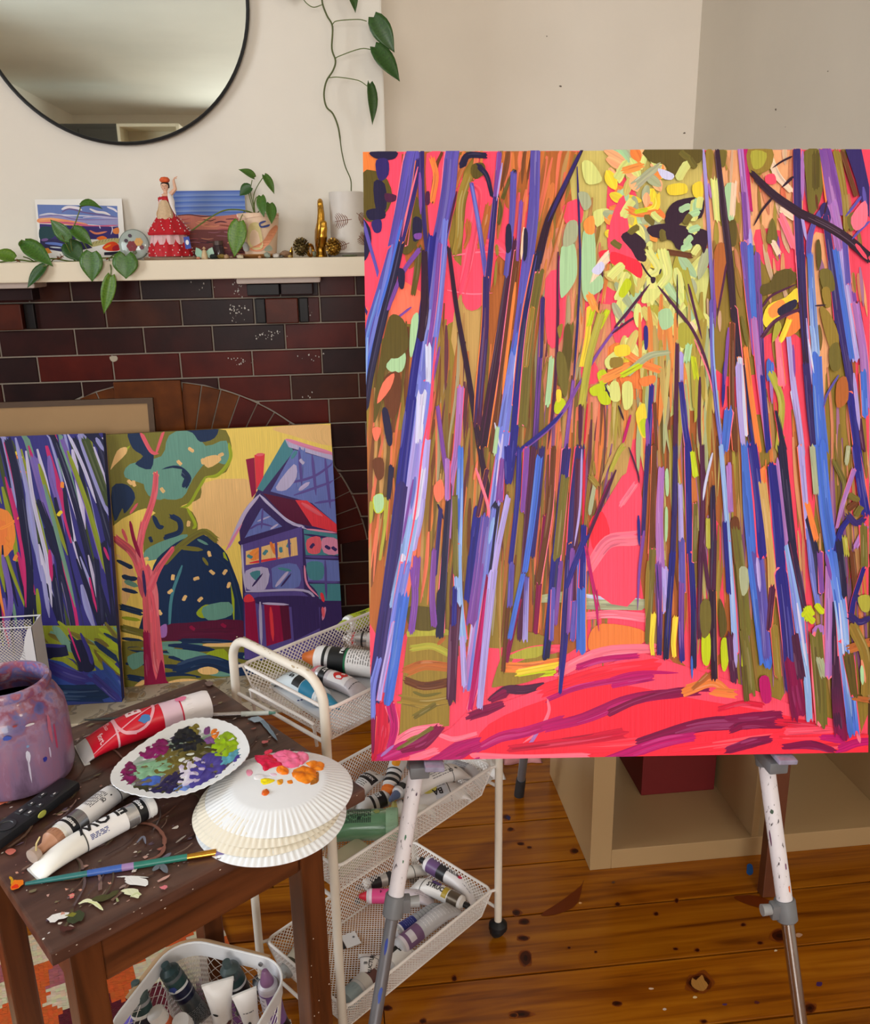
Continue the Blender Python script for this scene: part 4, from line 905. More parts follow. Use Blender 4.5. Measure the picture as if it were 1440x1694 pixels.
p0 = onz(835, 1272, 0); crumple('paper_sheet', 'crumpled white paper sheet on the floor behind the trolley', 'paper', .335, p0.y+.05, .13, .20, .06, (232, 230, 228), 2)
p0 = onz(893, 1262, 0); crumple('pink_cloth', 'crumpled pink patterned cloth on the floor beside the cube shelf', 'cloth', .462, p0.y+.07, .10, .14, .05, (206, 140, 140), 5)
# ================================================================== paint tubes
TXT = {}
def text_mesh(s, bold=False):
    if s in TXT: return TXT[s]
    cu = bpy.data.curves.new('txt', 'FONT'); cu.body = s; cu.size = 1; cu.align_x = 'CENTER'; cu.align_y = 'CENTER'; cu.resolution_u = 2
    if bold: cu.offset = .03
    o = bpy.data.objects.new('txt', cu); COL.objects.link(o); dg = bpy.context.evaluated_depsgraph_get()
    me = o.evaluated_get(dg).to_mesh(); bm = bmesh.new(); bm.from_mesh(me)
    bmesh.ops.triangulate(bm, faces=bm.faces[:])
    for _ in range(2):
        lg = [e for e in bm.edges if e.calc_length() > .16]
        if lg: bmesh.ops.subdivide_edges(bm, edges=lg, cuts=1); bmesh.ops.triangulate(bm, faces=[f for f in bm.faces if len(f.verts) > 3])
    bm.verts.index_update()
    r = ([v.co.copy() for v in bm.verts], [[v.index for v in f.verts] for f in bm.faces])
    bm.free(); bpy.data.objects.remove(o); bpy.data.curves.remove(cu); TXT[s] = r; return r
class Tube:
    """squeezable tube: crimped flat end at local x=0, round shoulder at x=L, cap beyond; lies with its underside on z=0"""
    def __init__(s, name, label, p_crimp, p_cap, r, body, cap=('cone', (230, 230, 230)), frac=.86, group=None, rough=.35, metal=0, roll=0, flat=1.42, cat='paint tube', full=.55, up=V((0, 0, 1)), sag=0):
        p0, p1 = V(p_crimp), V(p_cap); ax = (p1-p0); tot = ax.length; ax.normalize(); s.L = L = tot*frac; s.r = r; s.flat = flat; s.full = full
        yv = up.cross(ax).normalized(); zv = ax.cross(yv)
        s.o = thing(name, label, cat, p0, Matrix((ax, yv, zv)).transposed(), group)
        s.zc = 0; n = 28; b = MB(); N = 16; s.roll = roll; s.sag = sag
        for i in range(N+1):
            for k in range(n): b.v.append(tuple(s.S(L*i/N, 2*math.pi*k/n, 0)))
        for i in range(N):
            for k in range(n): b.f.append((i*n+k, i*n+(k+1) % n, (i+1)*n+(k+1) % n, (i+1)*n+k))
        b.f.append(tuple(range(n))[::-1])
        # shoulder
        c = V((L, 0, r)); m = len(b.v)
        for (dx_, rr) in ((.03*r*10, r*.93), (.5*r, r*.55), (.62*r, r*.48)):
            for k in range(n):
                g = 2*math.pi*k/n; b.v.append((L+dx_*(1 if dx_ > .1 else 1), rr*math.sin(g), r+rr*math.cos(g)))
        for i in range(3):
            base = (N*n) if i == 0 else m+(i-1)*n; nx_ = m+i*n
            for k in range(n): b.f.append((base+k, base+(k+1) % n, nx_+(k+1) % n, nx_+k))
        b.f.append(tuple(m+2*n+k for k in range(n)))
        s.b = b.build('tube_body', body if not isinstance(body, tuple) else mat(body, rough, metal, var=.05, scale=40), s.o, smooth=True, world=False)
        cr = MB(); w0 = r*flat
        cr.box((.004, 0, .0016), (.009, 2*w0*1.0, .0032), bev=.0008); cr.build('crimp', mat((206, 204, 200), .4), s.o, world=False)
        kind, cc = cap; cl = tot-L; M = Matrix.Rotation(R(90), 3, 'Y'); cp = MB(); at = (L+.3*r, 0, r)
        if kind == 'cone': pr = [(r*.62, 0), (r*.66, .1*cl), (r*.66, .25*cl), (r*.5, .55*cl), (r*.30, .95*cl), (r*.22, 1.0*cl), (0, cl)]
        elif kind == 'flip': pr = [(r*1.02, -.3*r), (r*1.04, 0), (r*1.04, cl*.86), (r*.98, cl), (0, cl)]
        elif kind == 'knob': pr = [(r*.55, 0), (r*.55, .15*cl), (r*.42, .2*cl), (r*.42, .9*cl), (r*.36, cl), (0, cl)]
        else: pr = [(r*.92, -.25*r), (r*.95, .1*cl), (r*.95, .35*cl), (r*.45, .62*cl), (r*.40, .98*cl), (0, cl)]
        cp.lathe(pr, 24, at, M); s.cap = cp.build('cap', mat(cc, .4, var=.05), s.o, smooth=True, world=False, angle=35)
        if kind in ('flip', 'stop'):
            g = MB()
            for k in range(18):
                a = 2*math.pi*k/18; rr = r*1.05 if kind == 'flip' else r*.96
                g.box((at[0]+cl*.12, rr*math.sin(a), r+rr*math.cos(a)), (cl*.2, .0008, .0008))
            g.build('grip_ribs', mat(cc, .4, var=.05), s.cap, world=False)
    def S(s, t, phi, lift):
        f = max(0, min(1, t/s.L)); k = min(1, f/s.full); e = 1-(1-k)**1.6
        a = s.r*(s.flat+(1-s.flat)*e)+lift; b = .0014+(s.r-.0014)*math.sin(e*math.pi/2)**.9+lift
        return V((t, a*math.sin(phi), b-lift+b*math.cos(phi)))
    def band(s, t0, t1, col, lift=.0003, phi=(0, 2*math.pi), name='label_band', rough=.4, metal=0, slant=0):
        n = 40; N = 10; b = MB(); t0 *= s.L; t1 *= s.L; full = phi[1]-phi[0] > 6.2
        for i in range(N+1):
            for k in range(n+(0 if full else 1)):
                p = phi[0]+(phi[1]-phi[0])*k/n+s.roll; b.v.append(tuple(s.S(t0+(t1-t0)*i/N+slant*math.sin(p), p, lift)))
        m = n if full else n+1
        b.f = [(i*m+k, i*m+(k+1) % m, (i+1)*m+(k+1) % m, (i+1)*m+k) for i in range(N) for k in range(n)]
        return b.build(name, mat(col, rough, metal, var=.04), s.o, smooth=True, world=False)
    def text(s, txt, t, phi, size, col=(24, 24, 28), rev=False, across=False, lift=.0008, bold=True, sx=1):
        vs, fs = text_mesh(txt, bold); out = []; t *= s.L; r = s.r
        for v in vs:
            x, y = v.x*size*sx, v.y*size
            if across: u, w = -y, x
            else: u, w = x, y
            if rev: u, w = -u, -w
            out.append(tuple(s.S(t+u, phi+s.roll+w/r, lift)))
        b = MB(); b.add(out, fs); return b.build('lettering', mat(col, .5), s.o, world=False)
    def lines(s, t0, t1, p0, p1, rows, col=(40, 40, 44), h=.0009, seed=0, across=False, gap=.3, lift=.0006):
        """rows of fine print"""
        q = random.Random(seed); b = MB(); t0 *= s.L; t1 *= s.L
        for i in range(rows):
            f = (i+.5)/rows
            if not across:
                ph = p0+(p1-p0)*f+s.roll; t = t0; dp = h/s.r/2
                while t < t1-.001:
                    w = min(q.uniform(.002, .007), t1-t)
                    b.add([s.S(t, ph-dp, lift), s.S(t+w, ph-dp, lift), s.S(t+w, ph+dp, lift), s.S(t, ph+dp, lift)], [(0, 1, 2, 3)]); t += w+q.uniform(.001, .0025)*gap/.3
            else:
                t = t0+(t1-t0)*f; ph = p0+s.roll; 
                while ph < p1+s.roll-.05:
                    w = min(q.uniform(.12, .4), p1+s.roll-ph); st = max(1, int(w/.12))
                    for j in range(st):
                        a0, a1 = ph+w*j/st, ph+w*(j+1)/st
                        b.add([s.S(t-h/2, a0, lift), s.S(t+h/2, a0, lift), s.S(t+h/2, a1, lift), s.S(t-h/2, a1, lift)], [(0, 1, 2, 3)])
                    ph += w+q.uniform(.05, .12)*gap/.3
        return b.build('fine_print', mat(col, .5), s.o, world=False)
    def dot(s, t, phi, w, h, col, lift=.0007, name='colour_mark', n=14, seed=0):
        q = random.Random(seed); b = MB(); t *= s.L; pts = []
        for i in range(n):
            a = 2*math.pi*i/n; k = 1+(q.uniform(-.2, .2) if seed else 0); pts.append(s.S(t+w/2*k*math.cos(a), phi+s.roll+h/2/s.r*k*math.sin(a), lift))
        c = s.S(t, phi+s.roll, lift); b.add([c]+pts, [(0, 1+i, 1+(i+1) % n) for i in range(n)]); return b.build(name, mat(col, .5, var=.1), s.o, world=False)
# ================================================================== paint-stained stool
SZ = .67; K = .8554; SA = R(36.2); su = V((math.cos(SA), math.sin(SA), 0)); sv = V((-math.sin(SA), math.cos(SA), 0))
SB = onz(83, 1577, SZ); SW, SD = .497*K, .526*K
def sp_(u, v, z): return V((SB.x, SB.y, 0))+su*u+sv*v+V((0, 0, z))
def woodmat(c1, c2, c3, sc_=(3, 30, 30), rough=.32, ang=0.):
    m, t, n, l, b = nodes('dark_stained_wood')
    tc = n.new('ShaderNodeTexCoord'); mp = n.new('ShaderNodeMapping'); mp.inputs['Scale'].default_value = sc_; l.new(tc.outputs['Object'], mp.inputs[0])
    a = n.new('ShaderNodeTexNoise'); a.inputs['Scale'].default_value = 1.6; a.inputs['Detail'].default_value = 6; a.inputs['Distortion'].default_value = .5; l.new(mp.outputs[0], a.inputs['Vector'])
    r = ramp(n, [(.3, c1), (.5, c2), (.75, c3)]); l.new(a.outputs['Fac'], r.inputs[0]); l.new(r.outputs[0], b.inputs['Base Color']); b.inputs['Roughness'].default_value = rough
    bp = n.new('ShaderNodeBump'); bp.inputs['Strength'].default_value = .12; bp.inputs['Distance'].default_value = .002; l.new(a.outputs['Fac'], bp.inputs['Height']); l.new(bp.outputs['Normal'], b.inputs['Normal'])
    return m
W1 = woodmat((56, 28, 14), (86, 46, 24), (110, 62, 32)); W1V = woodmat((50, 24, 11), (80, 41, 19), (100, 55, 27), (30, 30, 2.5)); WT = woodmat((46, 26, 22), (74, 48, 40), (98, 68, 56), (4, 26, 20), .36)
stl = thing('stool', 'square dark wooden stool with a paint-spattered top', 'stool', (SB.x, SB.y, 0), SA)
def sbx(nm, u0, u1, v0, v1, z0, z1, m, par=stl, bev=.003): return MB().box(((u0+u1)/2, (v0+v1)/2, (z0+z1)/2), (u1-u0, v1-v0, z1-z0), bev=bev).build(nm, m, par, world=False)
sbx('top', 0, SW, 0, SD, SZ-.019, SZ, WT)
lw = .042*K; iu, iv = .062*K, .018*K
il, ir, ib = .022, .065, .075
LP = [(il, iv), (SW-ir-lw, iv), (SW-ir-lw, SD-ib-lw), (il, SD-ib-lw)]
for u, v in LP: sbx('leg', u, u+lw, v, v+lw, .0068, SZ-.019, W1V)
az0, az1 = SZ-.019-.072, SZ-.019
sbx('apron', il+lw, SW-ir-lw, iv+.004, iv+.022, az0, az1, W1); sbx('apron', il+lw, SW-ir-lw, SD-ib-.022, SD-ib-.004, az0, az1, W1)
sbx('apron', il+.004, il+.022, iv+lw, SD-ib-lw, az0, az1, W1); sbx('apron', SW-ir-.022, SW-ir-.004, iv+lw, SD-ib-lw, az0, az1, W1)
# ---- old paint on the stool top
tp = Paint(sp_(0, 0, SZ), su, sv, (0, 0, 1), SW, SD, .00015, 5e-6, 21)
g2 = 2.4
def S2(x, y): return tp.pix(x/g2, 1160+y/g2)
def S1(x, y): return tp.pix(330+x/4.645, 1090+y/4.645)
def S4(x, y): return tp.pix(x*.17353, 1400+y*.17353)
def tb(c, pts, f, k=4): tp.blob(c, [f(*p) for p in pts], 3, jit=.0016)
for i in range(420):     # years of faint specks and rubs
    u, v = tp.r.uniform(.01, SW-.01), tp.r.uniform(.01, SD-.01); s = tp.r.choice([.0007, .001, .0014, .002, .003])
    c = tp.r.choice([(150, 128, 120), (176, 160, 150), (120, 98, 100), (190, 150, 140), (96, 80, 96), (206, 196, 186), (120, 110, 84), (150, 92, 80)])
    a = tp.r.uniform(0, 3); tp.blob(c, [(u+s*math.cos(t)*tp.r.uniform(.5, 2)*(2 if i % 3 == 0 else 1), v+s*math.sin(t)*tp.r.uniform(.5, 1.3)) for t in [j*math.pi/3+a for j in range(6)]], 0)
for i in range(150):
    u, v = tp.r.uniform(.02, SW-.06), tp.r.uniform(.02, SD-.04); a = SA*0+tp.r.gauss(.5, .5); d = tp.r.uniform(.006, .03)
    tp.stroke(tp.r.choice([(92, 64, 52), (106, 80, 68), (66, 42, 38), (88, 72, 74), (84, 72, 54), (120, 96, 88)]), [(u, v), (u+d*math.cos(a), v+d*math.sin(a)), (u+d*1.8*math.cos(a+.15), v+d*1.8*math.sin(a+.15))], tp.r.uniform(.0006, .0035), jit=.2, ragged=.8, rag=.3, taper=0, end=0)
tb((224, 224, 222), [(190, 868), (250, 848), (278, 852), (255, 870), (205, 885)], S2); tb((58, 66, 44), [(265, 870), (300, 842), (340, 848), (325, 880), (285, 888)], S2); tb((124, 122, 44), [(262, 858), (300, 845), (296, 862), (275, 868)], S2)
tp.stroke((222, 224, 190), [S2(316, 812), S2(345, 800), S2(375, 808), S2(410, 838)], .005, rag=.25, ragged=.3); tp.stroke((214, 218, 160), [S2(350, 806), S2(385, 812), S2(408, 835)], .0025, rag=.25, ragged=.3); tp.stroke((72, 70, 40), [S2(370, 795), S2(430, 785), S2(470, 760)], .010, rag=.25, ragged=.3)
tb((226, 226, 224), [(500, 708), (535, 702), (590, 720), (575, 742), (520, 735), (495, 722)], S2); tp.stroke((226, 226, 226), [S2(466, 706), S2(520, 704), S2(590, 708)], .002, rag=.25, ragged=.3)
tb((216, 220, 186), [(488, 755), (540, 750), (560, 775), (545, 790), (520, 778), (490, 770)], S2); tp.stroke((196, 206, 160), [S2(520, 785), S2(545, 770), S2(560, 778)], .003, rag=.25, ragged=.3); tp.stroke((150, 156, 110), [S2(465, 790), S2(470, 805)], .003, rag=.25, ragged=.3)
tb((214, 120, 130), [(635, 745), (660, 738), (670, 748), (650, 756)], S2); tb((214, 110, 110), [(276, 780), (292, 775), (296, 786), (282, 790)], S2); tb((200, 110, 96), [(20, 605), (58, 592), (65, 604), (35, 620)], S2); tb((206, 110, 84), [(0, 405), (32, 395), (30, 410), (0, 418)], S2)
tb((226, 120, 24), [(42, 738), (60, 718), (95, 722), (85, 742), (55, 756)], S2); tb((214, 50, 16), [(48, 745), (70, 735), (72, 750), (52, 754)], S2); tp.stroke((196, 150, 30), [S2(40, 705), S2(50, 720), S2(46, 735)], .003, rag=.25, ragged=.3)
for (a, b, c, d) in [((545, 490), (610, 500), (650, 540), (655, 580)), ((655, 580), (640, 615), (590, 640), (540, 650))]: tp.stroke((126, 84, 72), [S2(*a), S2(*b), S2(*c), S2(*d)], .0045, taper=.05, rag=.25, ragged=.3)
for c, pts, w in [((120, 124, 140), [(545, 570), (570, 545), (580, 575)], .003), ((104, 110, 120), [(610, 680), (640, 660), (665, 690)], .008), ((70, 84, 130), [(520, 665), (550, 655)], .004), ((104, 106, 120), [(640, 640), (680, 610)], .006), ((140, 128, 120), [(700, 570), (740, 540)], .003)]:
    tp.stroke(c, [S2(*p) for p in pts], w)
tb((44, 84, 160), [(880, 545), (930, 535), (920, 565), (885, 575), (870, 560)], S2); tp.stroke((44, 80, 150), [S1(150, 1440), S1(190, 1390), S1(260, 1370)], .012, rag=.25, ragged=.3)
tp.stroke((120, 140, 156), [S1(385, 475), S1(470, 480), S1(540, 560), S1(600, 640)], [.012, .008, .006, .005], jit=.15, rag=.25, ragged=.3); tb((150, 168, 184), [(390, 470), (450, 455), (490, 480), (440, 500), (400, 490)], S1)
tb((206, 110, 116), [(480, 650), (530, 640), (525, 660), (490, 662)], S1); tb((206, 196, 186), [(380, 375), (420, 370), (430, 385), (390, 392)], S1); tb((116, 96, 90), [(40, 200), (80, 178), (120, 195), (80, 220)], S1)
tb((196, 186, 176), [(120, 145), (190, 160), (250, 205), (240, 212), (170, 172)], S1); tp.stroke((200, 190, 180), [S1(355, 455), S1(400, 445)], .003, rag=.25, ragged=.3); tp.stroke((196, 188, 170), [S1(0, 150), S1(60, 130)], .002, rag=.25, ragged=.3)
tb((76, 40, 36), [(570, 800), (640, 780), (720, 790), (640, 830), (580, 830)], S4); tp.stroke((230, 228, 224), [S4(405, 915), S4(430, 895)], .0022, rag=.25, ragged=.3); tp.stroke((206, 200, 200), [S4(460, 855), S4(480, 840)], .0016, rag=.25, ragged=.3)
for p in [(640, 430), (170, 270), (1050, 370), (770, 440), (690, 490), (600, 660)]: tb((206, 150, 130), [(p[0]-12, p[1]-6), (p[0]+10, p[1]-8), (p[0]+12, p[1]+6), (p[0]-8, p[1]+10)], S4)
o = tp.build('dried_paint', paint_mat(.4, .08, .1), stl); o['kind'] = 'stuff'
# pale chips along the top's front edge and legs
chp = MB(); q = random.Random(3)
for i in range(26):
    u = q.uniform(.0, SW); z = q.uniform(SZ-.02, SZ-.002); s = q.uniform(.0004, .001)
    c = sp_(u, -.0004, z); chp.add([c-su*s*1.6, c-V((0, 0, s)), c+su*s*1.6, c+V((0, 0, s))], [(0, 1, 2, 3)])
for i in range(26):
    u, v = q.choice(LP[:2]); s = q.uniform(.0005, .0013); z = q.uniform(.05, .5); c = sp_(u+q.uniform(.002, lw-.002), v-.0005, z)
    chp.add([c-su*s, c-V((0, 0, s*1.5)), c+su*s, c+V((0, 0, s*1.5))], [(0, 1, 2, 3)])
o = chp.build('paint_chips', mat((206, 190, 176), .6), stl); o['kind'] = 'stuff'
# ================================================================== jar, remote, palettes, brushes, tubes on the stool
jb = V((-.554*K, 1.340*K, SZ+.0004)); jar = thing('brush_water_jar', 'big glass jar of murky water smeared with purple and pink paint', 'jar', jb)
def jarmat():
    m, t, n, l, b = nodes('paint_smeared_glass')
    tc = n.new('ShaderNodeTexCoord'); mp = n.new('ShaderNodeMapping'); mp.inputs['Scale'].default_value = (1, 1, .28); l.new(tc.outputs['Object'], mp.inputs[0])
    a = n.new('ShaderNodeTexNoise'); a.inputs['Scale'].default_value = 26; a.inputs['Detail'].default_value = 6; a.inputs['Roughness'].default_value = .65; l.new(mp.outputs[0], a.inputs['Vector'])
    r = ramp(n, [(.30, (84, 64, 88)), (.42, (112, 90, 118)), (.52, (132, 106, 138)), (.62, (144, 104, 132)), (.72, (160, 136, 168)), (.84, (196, 184, 204))]); l.new(a.outputs['Fac'], r.inputs[0])
    sp = n.new('ShaderNodeSeparateXYZ'); l.new(tc.outputs['Object'], sp.inputs[0])
    k = n.new('ShaderNodeTexNoise'); k.inputs['Scale'].default_value = 32; k.inputs['Detail'].default_value = 5; l.new(tc.outputs['Object'], k.inputs['Vector'])
    r2 = ramp(n, [(.28, (40, 50, 110)), (.38, (70, 74, 140)), (.45, (128, 60, 84)), (.52, (150, 120, 150)), (.58, (104, 104, 160)), (.64, (160, 84, 104)), (.72, (190, 180, 196)), (.85, (220, 214, 222))]); l.new(k.outputs['Fac'], r2.inputs[0])
    mr = n.new('ShaderNodeMapRange'); mr.inputs['From Min'].default_value = .073; mr.inputs['From Max'].default_value = .128; l.new(sp.outputs['Z'], mr.inputs['Value'])
    mx = n.new('ShaderNodeMix'); mx.data_type = 'RGBA'; l.new(mr.outputs[0], mx.inputs['Factor']); l.new(r.outputs[0], mx.inputs['A']); l.new(r2.outputs[0], mx.inputs['B'])
    l.new(mx.outputs['Result'], b.inputs['Base Color']); b.inputs['Roughness'].default_value = .32; b.inputs['Coat Weight'].default_value = .3
    bp = n.new('ShaderNodeBump'); bp.inputs['Strength'].default_value = .35; bp.inputs['Distance'].default_value = .002; l.new(k.outputs['Fac'], bp.inputs['Height']); l.new(bp.outputs['Normal'], b.inputs['Normal']); return m
JM = jarmat()
MB().lathe([(a_*K, b_*K) for a_, b_ in [(0, 0), (.072, 0), (.082, .006), (.086, .02), (.086, .105), (.083, .128), (.074, .148), (.066, .157), (.064, .162), (.068, .164), (.069, .172), (.066, .178), (.060, .178), (.058, .165), (.060, .158), (.076, .13), (.079, .105), (.079, .02), (0, .012)]], 56).build('glass_jar', JM, jar, smooth=True, world=False)
MB().lathe([(0, .125*K), (.0755*K, .125*K)], 40).build('murky_water', mat((66, 44, 60), .06), jar, world=False)
jd = MB(); q = random.Random(7)
def jdrip(ang, z, w, h, col, nm='paint_drip'):
    b = MB(); m = 8; rr = .0866*K; z, w, h = z*K, w*K, h*K
    P = [(w*.5*math.cos(t)*q.uniform(.7, 1.15), h*.5*math.sin(t)*q.uniform(.7, 1.15)) for t in [i*2*math.pi/m for i in range(m)]]
    b.add([V((rr*math.cos(ang+x/rr), rr*math.sin(ang+x/rr), z+y)) for x, y in P], [tuple(range(m))]); b.build(nm, mat(col, .4), jar, world=False)
for a in [(-1.02, .078, .009, .024, (206, 206, 226)), (-.74, .062, .008, .010, (40, 44, 140)), (-1.30, .118, .014, .009, (60, 84, 176)), (-1.0, .095, .005, .005, (120, 150, 190)), (-1.03, .055, .003, .05, (196, 190, 212)), (-.62, .07, .004, .02, (190, 180, 206)), (-.55, .11, .007, .06, (176, 96, 120)),
          (-1.5, .125, .012, .006, (196, 190, 200)), (-.9, .13, .016, .005, (206, 200, 206)), (-1.15, .135, .008, .004, (150, 60, 60)), (-1.9, .11, .03, .02, (30, 44, 84)), (-1.6, .07, .02, .012, (70, 56, 84)), (-.45, .09, .005, .05, (170, 60, 96))]: jdrip(*a)
# remote control
ra = onz(116, 1287, SZ+.016); rb_ = onz(0, 1371, SZ+.016); rd = (rb_-ra); rd.z = 0; rd.normalize()
rm = thing('remote_control', 'black television remote lying on the stool beside the jar', 'remote', V((ra.x, ra.y, SZ))+rd*.073, math.atan2(rd.y, rd.x))
MB().box((0, 0, .0073), (.148, .033, .0140), bev=.0045).build('case', mat((30, 32, 36), .4, var=.1), rm, smooth=True, world=False)
RK = mat((44, 46, 50), .45); RWh = mat((206, 206, 206), .5)
for i, (x, y, w, h) in enumerate([(-.044, .008, .012, .007), (-.036, -.008, .013, .007), (-.014, .009, .009, .008), (-.012, -.006, .009, .008), (.006, .009, .014, .011), (.008, -.007, .014, .011)]):
    x, y, w, h = x*K, y*K, w*K, h*K; k = MB().box((x, y, .0146), (w, h, .002), bev=.0008).build('button', RK, rm, world=False)
    MB().box((x, y, .0158), (w*.35, h*.25, .0004)).build('symbol', RWh, k, world=False)
MB().lathe([(.011, .0138), (.012, .0154), (.0086, .0156), (.0078, .0145), (0, .0145)], 28, (.036, 0, 0)).build('button_ring', RK, rm, smooth=True, world=False)
MB().lathe([(0, 0), (.0045, 0), (.004, .0012), (0, .0014)], 10, (-.004, .0180, .009), Matrix.Rotation(R(-90), 3, 'X'), sx=1.6).build('paint_smear', mat((176, 180, 80), .5), rm, world=False)
# big red tube
PT = 'paint tubes on the stool'
rc = onz(131, 1249, SZ+.003); rp = onz(338, 1167, SZ+.026*K); rc.z = rp.z = SZ+.0002
T1 = Tube('paint_tube', 'large crimson paint tube with white cap and a big letter B', rc, rp, .0262*K, (216, 22, 50), ('flip', (236, 232, 236)), .80, flat=1.38, rough=.3, full=.8)
T1.band(.0, .10, (196, 194, 196), phi=(0, 2*math.pi)); T1.band(.80, .995, (228, 196, 214)); T1.band(.985, 1.0, (206, 30, 70), .0006)
T1.text('B', .55, .15, .036*K, (246, 214, 222), across=True)
for t0, t1 in ((.335, .355),): T1.band(t0, t1, (240, 190, 204), .0005)
def tline(T_, pts, w, col, lift=.0008, nm='printed_line'):
    b = MB(); P = spline([(x, y*K, 0) for x, y in pts], 8); out = []; w = w*K
    for i, p in enumerate(P):
        a = P[max(0, i-1)]; c = P[min(len(P)-1, i+1)]; d = (c-a).normalized(); nq = V((-d.y, d.x, 0))*w/2
        for s_ in (1, -1): e = p+nq*s_; out.append(tuple(T_.S(e.x, e.y/T_.r+T_.roll, lift)))
    b.add(out, [(2*i, 2*i+1, 2*i+3, 2*i+2) for i in range(len(P)-1)]); b.build(nm, mat(col, .4), T_.o, world=False)
LT = T1.L
tline(T1, [(.36*LT, .030), (.355*LT, .012), (.36*LT, -.012), (.42*LT, -.030), (.52*LT, -.038)], .005, (240, 176, 192)); tline(T1, [(.70*LT, .034), (.74*LT, .018), (.73*LT, -.006), (.66*LT, -.026), (.60*LT, -.034)], .005, (240, 176, 192))
tline(T1, [(.10*LT, -.030), (.36*LT, -.022), (.6*LT, -.008), (.85*LT, .012)], .0022, (240, 170, 186)); tline(T1, [(.42*LT, -.030), (.52*LT, -.036), (.60*LT, -.034)], .005, (240, 176, 192))
T1.dot(.62, -.75, .018, .012, (70, 130, 196), .0013, 'paint_smear', seed=3); T1.text('fort.', .20, -.55, .012*K, (246, 200, 210), rev=True, across=True); T1.text('COLD', .27, .05, .006*K, (246, 190, 200), rev=True, across=True); T1.text('RED', .30, .25, .005*K, (246, 190, 200), rev=True, across=True)
T1.text('3 3 0', .87, .55, .008*K, (110, 100, 110), rev=True, across=True); T1.dot(1.02, -.1, .018, .012, (226, 120, 160), .0022, 'paint_smear', seed=4)
# two silver and white artist tubes
fa = onz(57, 1449, SZ+.002); fb = onz(247, 1334, SZ+.016*K); fa.z = fb.z = SZ+.0002
T2 = Tube('paint_tube', 'white and silver paint tube with four large black letters, lying on the stool', fa, fb, .0165*K, (226, 224, 218), ('flip', (236, 236, 236)), .955, flat=1.30)
T2.band(.415, .425, (60, 60, 62), .0004); T2.band(.43, .80, (236, 236, 238), .0003); T2.band(.80, .90, (190, 192, 196), .0004, rough=.25, metal=.8); T2.band(.905, .985, (20, 22, 26), .0005); T2.band(.985, 1.0, (206, 206, 210), .0007)
T2.text('FLOW', .615, .20, .026*K, (22, 22, 26), rev=True, sx=1.02); T2.lines(.46, .62, -1.25, -.75, 4, (90, 100, 150), .0012, 4); T2.text('Matisse', .945, .1, .0105*K, (230, 230, 232), rev=True, across=True)
for i in range(26): T2.lines(.66+.005*i, .6622+.005*i, -1.2, -.85, 1, (30, 30, 40), .0052, i)
ga = onz(222, 1300, SZ+.002); gb = onz(66, 1408, SZ+.016*K); ga.z = gb.z = SZ+.0002
T3 = Tube('paint_tube', 'silver paint tube of brown paint with a clear stopper, half under the painted palette', ga, gb, .0165*K, (222, 220, 212), ('stop', (176, 128, 100)), .80, flat=1.25)
T3.band(.30, .74, (228, 226, 226), .0003); T3.band(.295, .305, (50, 50, 52), .0005); T3.band(.74, .85, (150, 152, 156), .0004, rough=.25, metal=.8); T3.band(.855, .95, (20, 22, 26), .0005); T3.band(.95, 1.0, (226, 226, 226), .0007)
T3.lines(.42, .66, -.9, .6, 9, (96, 96, 104), .0011, 2); T3.text('CE', .50, .75, .007*K, (30, 30, 34)); T3.dot(.40, .8, .003, .002, (20, 20, 20))
for i in range(22): T3.lines(.44+.006*i, .4428+.006*i, -1.25, -.95, 1, (30, 30, 40), .005, i)
T3.text('Matisse', .90, .2, .009*K, (226, 226, 226), across=True)
cl = MB(); e = T3.L; cl.lathe([(.005, 0), (.0055, .010), (.009, .011), (.009, .019), (0, .020)], 20, (T3.L+.026, 0, .0141), Matrix.Rotation(R(90), 3, 'Y')); cl.build('clear_stopper', mat((206, 186, 172), .15, trans=.4), T3.o, smooth=True, world=False)
MB().tube([(T3.L+.041, .004, .021), (T3.L+.043, .009, .034), (T3.L+.038, .011, .041)], .0011, 6).build('stopper_string', mat((206, 186, 130), .5), T3.o, world=False)
# brushes
def brush(label, p0, p1, parts, rmax):
    """parts: (name, f0, f1, r0, r1, colour, rough, metal, flat)"""
    p0, p1 = V(p0), V(p1); b0 = thing('paintbrush', label, 'paintbrush', p0); d = p1-p0
    for nm, f0, f1, ra_, rb2, c, ro, me_, fl_ in parts:
        P = [p0+d*(f0+(f1-f0)*i/6) for i in range(7)]; rr = [(ra_+(rb2-ra_)*math.sin(i/6*math.pi/2))*K for i in range(7)]
        MB().tube(P, rr, 12, flat=fl_).build(nm, mat(c, ro, me_, var=.25, scale=60), b0, smooth=True)
    return b0
ba = onz(42, 1462, SZ+.0036); bb_ = onz(374, 1407, SZ+.0045); L_ = (bb_-ba).length
brush('teal paintbrush with gold ferrule and violet-tipped bristles lying on the stool front', ba, bb_, [('handle', 0, .30, .0024, .0043, (44, 112, 112), .35, 0, 1), ('handle_smear', .30, .47, .0045, .0050, (58, 96, 176), .4, 0, 1), ('handle_smear', .47, .53, .0050, .0050, (150, 120, 170), .4, 0, 1), ('handle', .53, .80, .0050, .0046, (40, 118, 104), .35, 0, 1), ('ferrule', .80, .95, .0050, .0056, (206, 150, 60), .25, 1, .8), ('bristles', .945, 1.0, .0066, .0072, (118, 106, 160), .8, 0, .45)], .005)
b2a = onz(140, 1191, SZ+.004); b2b = onz(456, 1179, SZ+.005)
